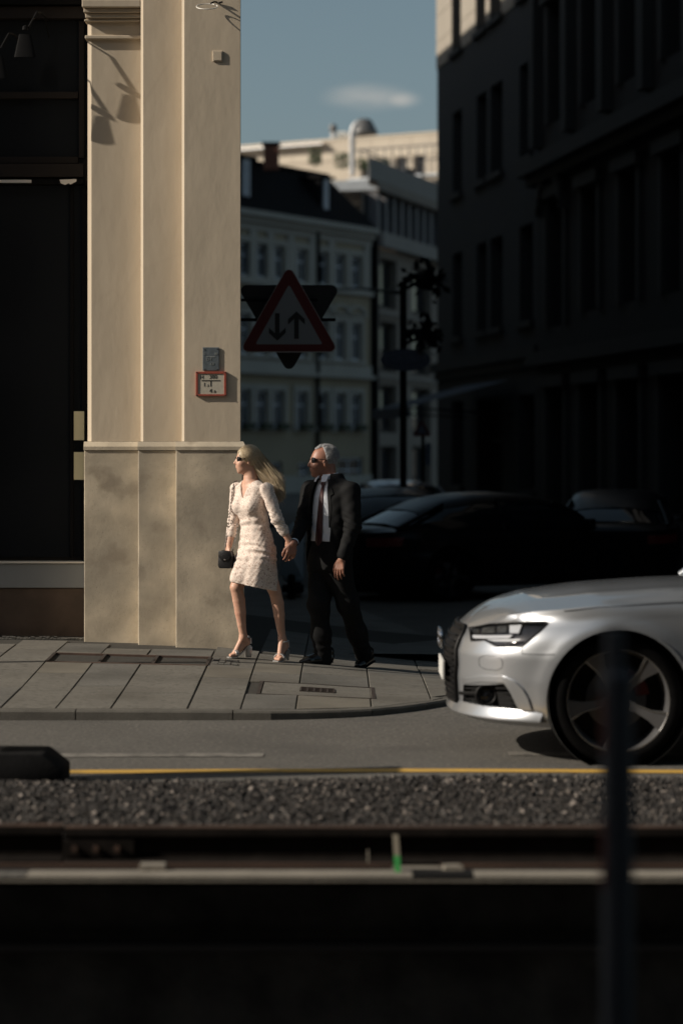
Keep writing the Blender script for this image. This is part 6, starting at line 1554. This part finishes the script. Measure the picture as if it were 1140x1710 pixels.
for k in range(3600):
    th = rg2.uniform(-1.0, 1.0); ph_ = rg2.random()
    # scalp root along the parting / hairline
    l0_ = .076 * th; u0 = .122 * math.sqrt(max(0, 1 - (th * .8) ** 2)) - .01; fr_ = rg2.uniform(-.05, .066) * (1 - .25 * abs(th))
    if rg2.random() < .35: fr_ = .066 * (1 - .2 * abs(th)) - rg2.random() * .01
    root = hq(fr_, l0_, u0 - max(0, fr_) * .45 + .002)
    side = 1 if th > 0 else -1
    m1_ = hq(-.09 + rg2.uniform(-.015, .02), side * rg2.uniform(.02, .085), .045 + rg2.uniform(-.05, .035))
    spread = rg2.gauss(0, 1)
    low = abs(rg2.gauss(0, 1))
    tt_ = rg2.random() ** .8; tt2_ = 1 - tt_; m2_ = W(425 + 23 * tt_ + rg2.gauss(0, 1.5), 797 - 20 * tt_ + rg2.gauss(0, 2.0), rg2.uniform(-.075, .03))
    lowr = rg2.random(); en = W(475 + rg2.gauss(0, 2.0) - 13 * lowr, 819 + rg2.gauss(0, 8) + 5 * lowr, rg2.gauss(-.02, .035))
    if rg2.random() < .12: en = m2_ * .35 + en * .65
    if rg2.random() < .05: m2_ = m2_ + v3(rg2.gauss(.01, .02), 0, rg2.gauss(.01, .02))
    s0 = unit((fr_ * 1.0 + .024, l0_ * 1.0, 0.0001)); ea = v3(.106, .086, .099); q0_ = v3((fr_ + .024) / ea[0], l0_ / ea[1], 0); q0_[2] = math.sqrt(max(0, 1 - min(.98, q0_[0] ** 2 + q0_[1] ** 2)))
    if abs(th) > .72: q0_ = unit((q0_[0] + .1, side * .95, q0_[2] + rg2.uniform(-.1, .3)))
    q1_ = unit((-.95 + .75 * lowr, side * rg2.uniform(.05, .9), .45 - 1.35 * lowr)); pts_ = []
    for i_ in range(7):
        w1_ = unit(q0_ * (1 - i_ / 6) + q1_ * (i_ / 6) + v3(0, 0, .12 * math.sin(math.pi * i_ / 6))) * (1.0 + .07 * rg2.random() * min(1, i_ / 2)) * ea; pts_.append(hq(w1_[0] - .024, w1_[1], w1_[2] + .034))
    m1_ = pts_[-1]; tg_ = (pts_[-1] - pts_[-2])
    dn_ = unit(en - m1_); path = pts_ + list(bez((m1_, m1_ + unit(unit(tg_) * .5 + dn_) * .05, en - dn_ * .07 + v3(-.004, 0, .022), en), 14))[1:]
    nn = len(path); st_.tube(path, [.0019 * (1 - .7 * (i / (nn - 1)) ** 2) for i in range(nn)], 3, False)
st_.build('hair_strands', M['hair_w'], hb, smooth=80)['kind'] = 'stuff'
def shades(par, q, sc, up0=.014):
    for k in (-1, 1):
        b = MB(); n_ = 14
        ring = [q(.090 - .010 * abs(math.cos(t)) * .3 - .018 * max(0, math.cos(t)) * 1, k * (.033 + .029 * math.cos(t)), up0 - .004 + .022 * math.sin(t)) for t in np.linspace(0, 2 * math.pi, n_ + 1)[:-1]]
        ring2 = [p - q(.006, 0, 0) + q(0, 0, 0) for p in ring]; c = q(.095, k * .034, up0 - .004); c2 = q(.088, k * .034, up0 - .004)
        b.v = [tuple(p) for p in ring] + [tuple(p) for p in ring2] + [tuple(c), tuple(c2)]
        for i in range(n_): j = (i + 1) % n_; b.f += [(i, j, 2 * n_), (j + n_, i + n_, 2 * n_ + 1), (i, i + n_, j + n_, j)]
        b.build('sunglass_lens', M['sungl'], par, smooth=50)
        MB().tube([q(.080, k * .060, up0 + .006), q(.050, k * .074, up0 + .004), q(.0, k * .080, up0 - .0), q(-.012, k * .080, up0 - .010)], .0028 * sc + .0006, 6).build('temple_arm', M['sungl'], par)
    MB().tube([q(.093, -.008, up0 + .004), q(.100, 0, up0 + .007), q(.093, .008, up0 + .004)], .0025, 6).build('bridge', M['sungl'], par)
shades(wo, hq, .88)
# lips as a thin coloured strip
M['lips'] = mat('lip_colour', (.36, .12, .10), .45, var=.05)
# sandals
def sandal(H_, B_, T_, g0, yaw):
    dx = unit((T_ - H_) * v3(1, 1, 0)); lt = v3(-dx[1], dx[0], 0); t = MB(); st = []
    for (p, w_, z_) in ((H_ - dx * .028, .022, H_[2] - .026), (H_, .026, H_[2] - .027), (H_ * .5 + B_ * .5, .024, (H_[2] * .42 + B_[2] * .58) - .028), (B_, .036, g0 + .010), (T_, .034, g0 + .009), (T_ + dx * .014, .020, g0 + .009)):
        c = np.array(p); st.append([v3(*(c + lt * w_)[:2], z_ - .006), v3(*(c + lt * w_)[:2], z_ + .003), v3(*(c - lt * w_)[:2], z_ + .003), v3(*(c - lt * w_)[:2], z_ - .006)])
    for q4 in st: t.v += [tuple(p) for p in q4]
    for i in range(len(st) - 1):
        for e2 in range(4): t.f.append((i * 4 + e2, i * 4 + (e2 + 1) % 4, (i + 1) * 4 + (e2 + 1) % 4, (i + 1) * 4 + e2))
    t.f += [(3, 2, 1, 0), tuple(len(st) * 4 - 4 + e2 for e2 in range(4))]
    sh_ = t.build('sandal', M['silver_leather'], wo, smooth=40)
    hb_ = MB(); c = H_ - dx * .012
    bt = [c + dx * a * .019 + lt * b_ * .019 for a, b_ in ((-1, -1), (1, -1), (1, 1), (-1, 1))]; tp = [c + dx * (a * .024 - .002) + lt * b_ * .024 for a, b_ in ((-1, -1), (1, -1), (1, 1), (-1, 1))]
    hb_.hexa([(p[0], p[1], g0 + .002) for p in bt] + [(p[0], p[1], H_[2] - .033) for p in tp]).build('block_heel', M['silver_leather'], sh_, bevel=.003, smooth=40)
    for (c, rx, rz, tilt, nm) in ((B_ + UP * .004, .040, .026, .0, 'toe_strap'),):
        sb = MB()
        for o_ in (-.010, -.002, .006): sb.tube([c + dx * (o_) + lt * rx * math.cos(a) + UP * rz * math.sin(a) for a in np.linspace(-.35, math.pi + .35, 15)], .0062, 6)
        sb.build(nm, M['silver_leather'], sh_, smooth=60)
    an = H_ + dx * .012 + UP * .040
    MB().tube([an + dx * (.034 * math.cos(a)) + lt * .030 * math.sin(a) + UP * (-.004 * math.cos(a)) for a in np.linspace(0, 2 * math.pi, 21)], .0052, 6, False).build('ankle_strap', M['silver_leather'], sh_, smooth=60)
    for k in (1, -1): MB().tube([H_ - dx * .026 + lt * k * .014 - UP * .01, H_ - dx * .024 + lt * k * .012 + UP * .035], .012, 6).build('heel_counter', M['silver_leather'], sh_, smooth=60)
sandal(RH, RB, RT, gR, 0); sandal(LH, LB, LT, gL, 0)
# handbag
hbx = thing('handbag', tuple(W(378, 946, -.02)), 'small black quilted handbag on a silver chain carried by the woman', 'handbag')
def hw_(a, b_, z_): return W(378, 934, -.02) + v3(.95, -.3, 0) * a + v3(.3, .95, 0) * b_ + UP * z_
b = MB(); out = [(-.052, -.070), (.046, -.070), (.058, -.055), (.060, .030), (.046, .066), (-.030, .072), (-.056, .040), (-.062, -.045)]
n = len(out); b.v = [tuple(hw_(a, -.033, z_)) for a, z_ in out] + [tuple(hw_(a, .033, z_)) for a, z_ in out]; b.f = [tuple(range(n)), tuple(range(2 * n - 1, n - 1, -1))] + [(i, i + n, (i + 1) % n + n, (i + 1) % n) for i in range(n)]
b.build('bag_body', M['leather'], hbx, bevel=.010, smooth=40)
b = MB(); fl = [(-.050, .066), (.044, .062), (.052, .028), (.030, -.008), (-.02, -.014), (-.052, .020)]; n = len(fl); b.v = [tuple(hw_(a, -.040, z_)) for a, z_ in fl] + [tuple(hw_(a, -.0342, z_)) for a, z_ in fl]; b.f = [tuple(range(n)), tuple(range(2 * n - 1, n - 1, -1))] + [(i, i + n, (i + 1) % n + n, (i + 1) % n) for i in range(n)]
b.build('flap', M['leather'], hbx, bevel=.002, smooth=40); b = MB(); b.tube([hw_(-.004, -.042, .0), hw_(.010, -.042, -.004)], .006, 8); b.build('clasp', M['chain'], hbx)
def chain(path):
    P_ = [np.array(p) for p in path]; seg = []; L_ = 0
    for a, c in zip(P_, P_[1:]): n_ = max(1, int(np.linalg.norm(c - a) / .013)); seg += [(a + (c - a) * (i + .5) / n_, unit(c - a)) for i in range(n_)]
    b = MB()
    for i, (p, d_) in enumerate(seg):
        s1_ = unit(np.cross(d_, v3(0, 1, 0) if i % 2 else v3(1, 0, .2))); b.tube([p + d_ * .0085 * math.cos(a) + s1_ * .0048 * math.sin(a) for a in np.linspace(0, 2 * math.pi, 9)], .0019, 4, False)
    b.tube(P_, .0018, 5); b.build('chain_strap', M['chain'], hbx)
chain([W(396, 803.0, .06), W(391.5, 805, .045), W(388, 818, .048), W(385, 850, .075), W(380.5, 885, .06), W(376, 914, .0), W(373, 924, -.02)])
chain([W(396.5, 872, .02), W(395.5, 890, -.0), W(392, 908, -.01), W(388, 922, -.02)])

# ---------------------------------------------------------------- man
MD = 18.95
def Q(px, py, dd=0.): return npP(px, py, MD + dd)
mo = thing('person', (X(560, MD), MD, zp(X(560, MD), MD)), 'man in a black suit, white shirt and dark red tie with grey hair and sunglasses', 'person')
def mz(py): return float(Q(0, py)[2])
mhC = v3(-.154, MD + .02, 1.660); mf = unit((-.95, -.31, 0)); ml_ = v3(-mf[1], mf[0], 0); ms = 1.015
def mq(f_, l_, u_): return mhC + ms * (mf * f_ + ml_ * l_ + UP * u_)
mb_ = SDF(.0055); add_head(mb_, mhC, mf, ms, False)
mb_.rc(Q(547, 782, .03), Q(549, 806, .02), .060, .066, .03)
mLs, mLe, mLw = Q(586, 820, -.15), Q(589, 880, -.20), Q(570.5, 934, -.27)
mRs, mRe, mRw = Q(518, 818, .15), Q(506, 872, .02), Q(489.5, 908, -.265)
def mst(off, tab):
    S = []
    for (py, cx, rl, rf) in tab: c = Q(cx, py); S.append((c[2], c[0], c[1], rl + off, rf + off))
    return S
tors = [(796, 550, .075, .065), (804, 551, .14, .085), (812, 552, .188, .10), (830, 552, .196, .120), (850, 552, .192, .128), (875, 551, .185, .130), (900, 550, .185, .135), (925, 550, .19, .135), (948, 550, .19, .13)]
mb_.loft(mst(-.03, tors), l, f, .03); mb_.chain([mLs, mLe, mLw], [.05, .042, .030], .02); mb_.chain([mRs, mRe, mRw], [.05, .042, .030], .02)
Hr, Kr, Ar = Q(538, 935, .06), Q(532, 1008, -.06), Q(541, 1092, .02)
Hl, Kl, Al = Q(561, 935, -.06), Q(581, 1008, -.02), Q(608, 1086, .16)
mb_.chain([Hr, Kr, Ar], [.08, .055, .035], .03); mb_.chain([Hl, Kl, Al], [.08, .055, .035], .03)
add_hand(mb_, mLw, Q(563, 966, -.29) - mLw, (.35, .75, -.1), (-.9, -.3, .1), 1.04, (.30, .42, .35))
add_hand(mb_, mRw, Q(484, 934, -.28) - mRw, (-.25, .95, .05), (-.95, -.2, .2), 1.06, (.40, .95, .7))
mb_.mesh('body', M['skin_m'], mo, 1)
# shirt
sh2 = SDF(.006); sh2.loft(mst(-.018, tors), l, f, .03)
sh2.post.append(lambda x, y, z, D: np.maximum(D, np.maximum(z - mz(800), mz(903.5) - z)))
sh2.mesh('shirt', M['shirt'], mo, 1, lambda V, N: .003 * np.sin(V[:, 2] * 60 + V[:, 0] * 40) * np.exp(-((V[:, 2] - mz(885)) / .08) ** 2))
# collar wings
cn = Q(548, 800, .01)
def cring(a, r, z_): return cn + (l * math.sin(a) + f * math.cos(a)) * r + UP * z_
b = MB(); n_ = 22; A_ = np.linspace(.22, 2 * math.pi - .22, n_)
for a in A_:
    hgt = .030 + .020 * (1 - math.cos(a)) / 2; b.v += [tuple(cring(a, .079, .006)), tuple(cring(a, .0725, .006 + hgt)), tuple(cring(a, .077, .006 + hgt)), tuple(cring(a, .094, .000))]
for i in range(n_ - 1):
    for e2 in range(3): b.f.append((i * 4 + e2, (i + 1) * 4 + e2, (i + 1) * 4 + e2 + 1, i * 4 + e2 + 1))
cl_ = b.build('collar', M['shirt'], mo, smooth=60)
for k in (1, -1):
    b = MB(); p = [cring(k * .20, .090, .024), cring(k * .85, .092, .030), cring(k * .66, .112, -.018), cring(k * .30, .112, -.022)]
    b.v = [tuple(x_) for x_ in p] + [tuple(x_ - f * .004) for x_ in p]; b.f = [(0, 1, 2, 3), (7, 6, 5, 4), (0, 4, 5, 1), (1, 5, 6, 2), (2, 6, 7, 3), (3, 7, 4, 0)]; b.build('collar_wing', M['shirt'], cl_)
# tie
def fr2(py, a=0., o_=.0):
    tab = mst(-.018, tors); tab.sort(); zz = mz(py); cx, cy, rl, rf = [float(np.interp(zz, [t[0] for t in tab], [t[i] for t in tab])) for i in (1, 2, 3, 4)]
    return v3(cx, cy, zz) + l * a + f * (rf * (1 - min(1, abs(a / rl) ** 2.3)) ** (1 / 2.3) + o_)
b = MB()
for (py, w_) in ((803, .018), (808, .021), (811, .015), (830, .022), (860, .031), (890, .038), (903, .040), (911, .001)):
    oo = .012 + (.010 if py < 810 else 0); a0 = .004
    b.v += [tuple(fr2(py, a0 - w_, oo - .006)), tuple(fr2(py, a0, oo + .004)), tuple(fr2(py, a0 + w_, oo - .006)), tuple(fr2(py, a0, oo - .012))]
for i in range(7):
    for e2 in range(4): b.f.append((i * 4 + e2, i * 4 + (e2 + 1) % 4, (i + 1) * 4 + (e2 + 1) % 4, (i + 1) * 4 + e2))
b.build('tie', M['tie'], mo, smooth=70)
# jacket
jk = SDF(.006); jt = [(790, 551, .085, .075)] + tors[1:]; jk.loft(mst(.012, jt), l, f, .03)
jk.rc(mRs + v3(0, 0, .0), mLs, .070, .070, .05)
jk.p.append(('fn', lambda x, y, z, D: cutj(x, y, z, D)))
jk.chain([mLs, mLe, mLw * .88 + mLe * .12], [.074, .062, .047], .025); jk.chain([mRs, mRe, mRw * .86 + mRe * .14], [.072, .060, .045], .025)
zz_ = np.array([mz(p) for p in (955, 930, 903, 880, 850, 832, 812, 796, 780)]); ww_ = np.array([.19, .15, .122, .120, .112, .102, .086, .068, .06])
def cutj(x, y, z, D):
    dx, dy = x - X(551, MD), y - MD; u = dx * l[0] + dy * l[1]; w_ = dx * f[0] + dy * f[1]; wd = np.interp(z, zz_, ww_)
    v = np.maximum(np.abs(u - .002) - wd, -w_ + .02); v = np.where(np.abs(u) < .3, v, 1); D = np.maximum(D, -v)
    nk = np.sqrt((x - cn[0]) ** 2 + (y - cn[1]) ** 2) - .082; D = np.maximum(D, -np.maximum(nk, mz(818) - z)); return np.maximum(D, mz(946) - z)
def jw(V, N):
    x, y, z = V[:, 0], V[:, 1], V[:, 2]; a = .0028 * np.sin(z * 21 + x * 33 + 2.5 * np.sin(x * 14 + y * 9 + z * 7)) * np.sin(x * 19 + z * 6) + .0012 * np.sin(z * 65 - x * 47 + y * 30)
    for E in (mLe, mRe): m = np.exp(-(((V - E) ** 2).sum(1)) / .008); a += m * .0055 * np.sin(z * 150 + x * 70)
    return a
jo = jk.mesh('jacket', M['suit'], mo, 1, jw)
for k in (1, -1):     # lapels
    b = MB(); pr = []
    for py, a0, a1 in ((800, .066, .092), (815, .082, .122), (824, .092, .140), (827, .094, .122), (850, .108, .132), (880, .117, .124)):
        pr.append((fr2(py, k * a0, .036), fr2(py, k * a1, .040)))
    for p, q2 in pr: b.v += [tuple(p), tuple(q2), tuple(q2 - f * .012), tuple(p - f * .012)]
    for i in range(len(pr) - 1):
        for e2 in range(4): b.f.append((i * 4 + e2, i * 4 + (e2 + 1) % 4, (i + 1) * 4 + (e2 + 1) % 4, (i + 1) * 4 + e2))
    b.build('lapel', M['suit'], jo, smooth=40)
# cuffs
for (w0, e0) in ((mLw, mLe), (mRw, mRe)):
    d_ = unit(w0 - e0); MB().tube([w0 - d_ * .045, w0 - d_ * .010], [.040, .038], 18, False).build('shirt_cuff', M['shirt'], mo, smooth=60)
# trousers
tr = SDF(.0065); tr.loft(mst(.0, [(903, 550, .168, .118), (925, 550, .178, .125), (950, 549, .175, .125)]), l, f, .04)
hemR, hemL = Q(540, 1101, .02), Q(607, 1093, .16)
tr.chain([Hr, Kr, Kr * .45 + hemR * .55, hemR], [.108, .082, .072, .069], .05); tr.chain([Hl, Kl, Kl * .45 + hemL * .55, hemL], [.108, .082, .072, .067], .05)
def tw(V, N):
    x, y, z = V[:, 0], V[:, 1], V[:, 2]; return .0045 * np.sin(z * 30 + x * 30 + 1.5 * np.sin(z * 12)) * np.sin(x * 22 + y * 18) + np.exp(-((z - .22) / .07) ** 2) * .0035 * np.sin(z * 95 + x * 40 + 2 * np.sin(x * 30 + y * 25))
tr.mesh('trousers', M['suit'], mo, 1, tw)
def shoe(toe, heel, g0, lift, lab):
    s_ = SDF(.0048); dx = unit((toe - heel) * v3(1, 1, 0)); lt = v3(-dx[1], dx[0], 0); 
    h_ = heel + dx * .03 + UP * (lift + .035); bl = toe - dx * .075 + UP * .030; t_ = toe - dx * .022 + UP * .020
    for k in (-1, 1):
        s_.rc(h_ + lt * k * .010, bl + lt * k * .018, .029, .027, .02); s_.rc(bl + lt * k * .018, t_ + lt * k * .008, .027, .018, .02)
    s_.rc(h_ + UP * .02, h_ + UP * .055, .034, .036, .02); s_.rc(h_ + UP * .05 + dx * .02, bl + UP * .012, .03, .022, .03)
    zt_ = lambda x, y: g0 + .012 + lift * np.clip((((bl[0] - x) * dx[0] + (bl[1] - y) * dx[1])) / .18, 0, 1)
    s_.post.append(lambda x, y, z, D: np.maximum(D, zt_(x, y) - z)); so_ = s_.mesh('shoe', M['polish'], mo, 1)
    b = MB(); P_ = []
    for (a, w_) in ((0.0, .022), (.03, .036), (.08, .047), (.15, .038), (.22, .034), (.262, .034), (.285, .022)):
        c = toe - dx * a; zb = g0 + .001 + lift * min(max((a - .09) / .17, 0), 1); P_.append((c, w_, zb))
    for c, w_, zb in P_: b.v += [(*(c + lt * w_)[:2], zb), (*(c - lt * w_)[:2], zb), (*(c - lt * w_)[:2], zb + .013), (*(c + lt * w_)[:2], zb + .013)]
    for i in range(len(P_) - 1):
        for e2 in range(4): b.f.append((i * 4 + e2, i * 4 + (e2 + 1) % 4, (i + 1) * 4 + (e2 + 1) % 4, (i + 1) * 4 + e2))
    b.build('sole', M['rubber'], so_)
    if lift < .03:
        c = toe - dx * .245; MB().tube([(c[0], c[1], g0 + .0005), (c[0], c[1], g0 + .02)], .034, 12).build('heel', M['rubber'], so_)
g1 = zp(X(530, MD), MD); g2 = zp(X(605, MD + .15), MD + .15)
shoe(v3(X(499.5, MD - .09), MD - .09, g1), v3(X(556, MD + .04), MD + .04, g1), g1, .006, 0)
shoe(v3(X(595, MD + .06), MD + .06, g2), v3(X(619, MD + .28), MD + .28, g2), g2, .030, 1)
# hair
cap = SDF(.0055); cap.el(mq(-.022, 0, .036), [mf, ml_, UP], np.array((.104, .082, .094)) * ms, .02); cap.rc(mq(-.085, 0, -.01), mq(-.078, 0, -.045), .035, .028, .03)
def mcut(x, y, z, D):
    a = (x - mhC[0]) * mf[0] + (y - mhC[1]) * mf[1]; b_ = (x - mhC[0]) * ml_[0] + (y - mhC[1]) * ml_[1]; u = z - mhC[2]
    back = a - (-.018 + .18 * u); top = np.maximum(np.maximum(.098 - u, a - .070), b_ - .022)
    return np.maximum(D, np.minimum(np.maximum(back, -.055 - u), top))
cap.post.append(mcut); hb2 = cap.mesh('hair', M['hair_mb'], mo, 1, lambda V, N: .0015 * np.sin(V[:, 0] * 400 + V[:, 2] * 330))
st_ = MB(); rg3 = random.Random(9)
for k in range(1500):
    a = rg3.uniform(-.125, .07); th = rg3.uniform(-1.65, 1.65); r = 1 - (a + .022) ** 2 / .104 ** 2
    if r <= 0.02: continue
    r = math.sqrt(r); lu, uu = .084 * r * math.sin(th), .036 + .096 * r * math.cos(th)
    if a > -.018 + .18 * uu and not (uu > .098 and lu < .028): continue
    if uu < -.055: continue
    p = mq(a, lu, uu); nrm = unit(mf * a * .8 + ml_ * lu + UP * (uu - .03)); d_ = unit(-mf * 1.0 + UP * (-.35 if uu < .1 else .05) + nrm * .25 + v3(rg3.gauss(0, .2), rg3.gauss(0, .2), rg3.gauss(0, .2)))
    st_.tube([p - nrm * .002, p + d_ * .011 + nrm * .003, p + d_ * .023], [.0013, .0012, .0006], 3, False)
st_.build('hair_strands', M['hair_m'], hb2)['kind'] = 'stuff'
shades(mo, mq, ms, .018)
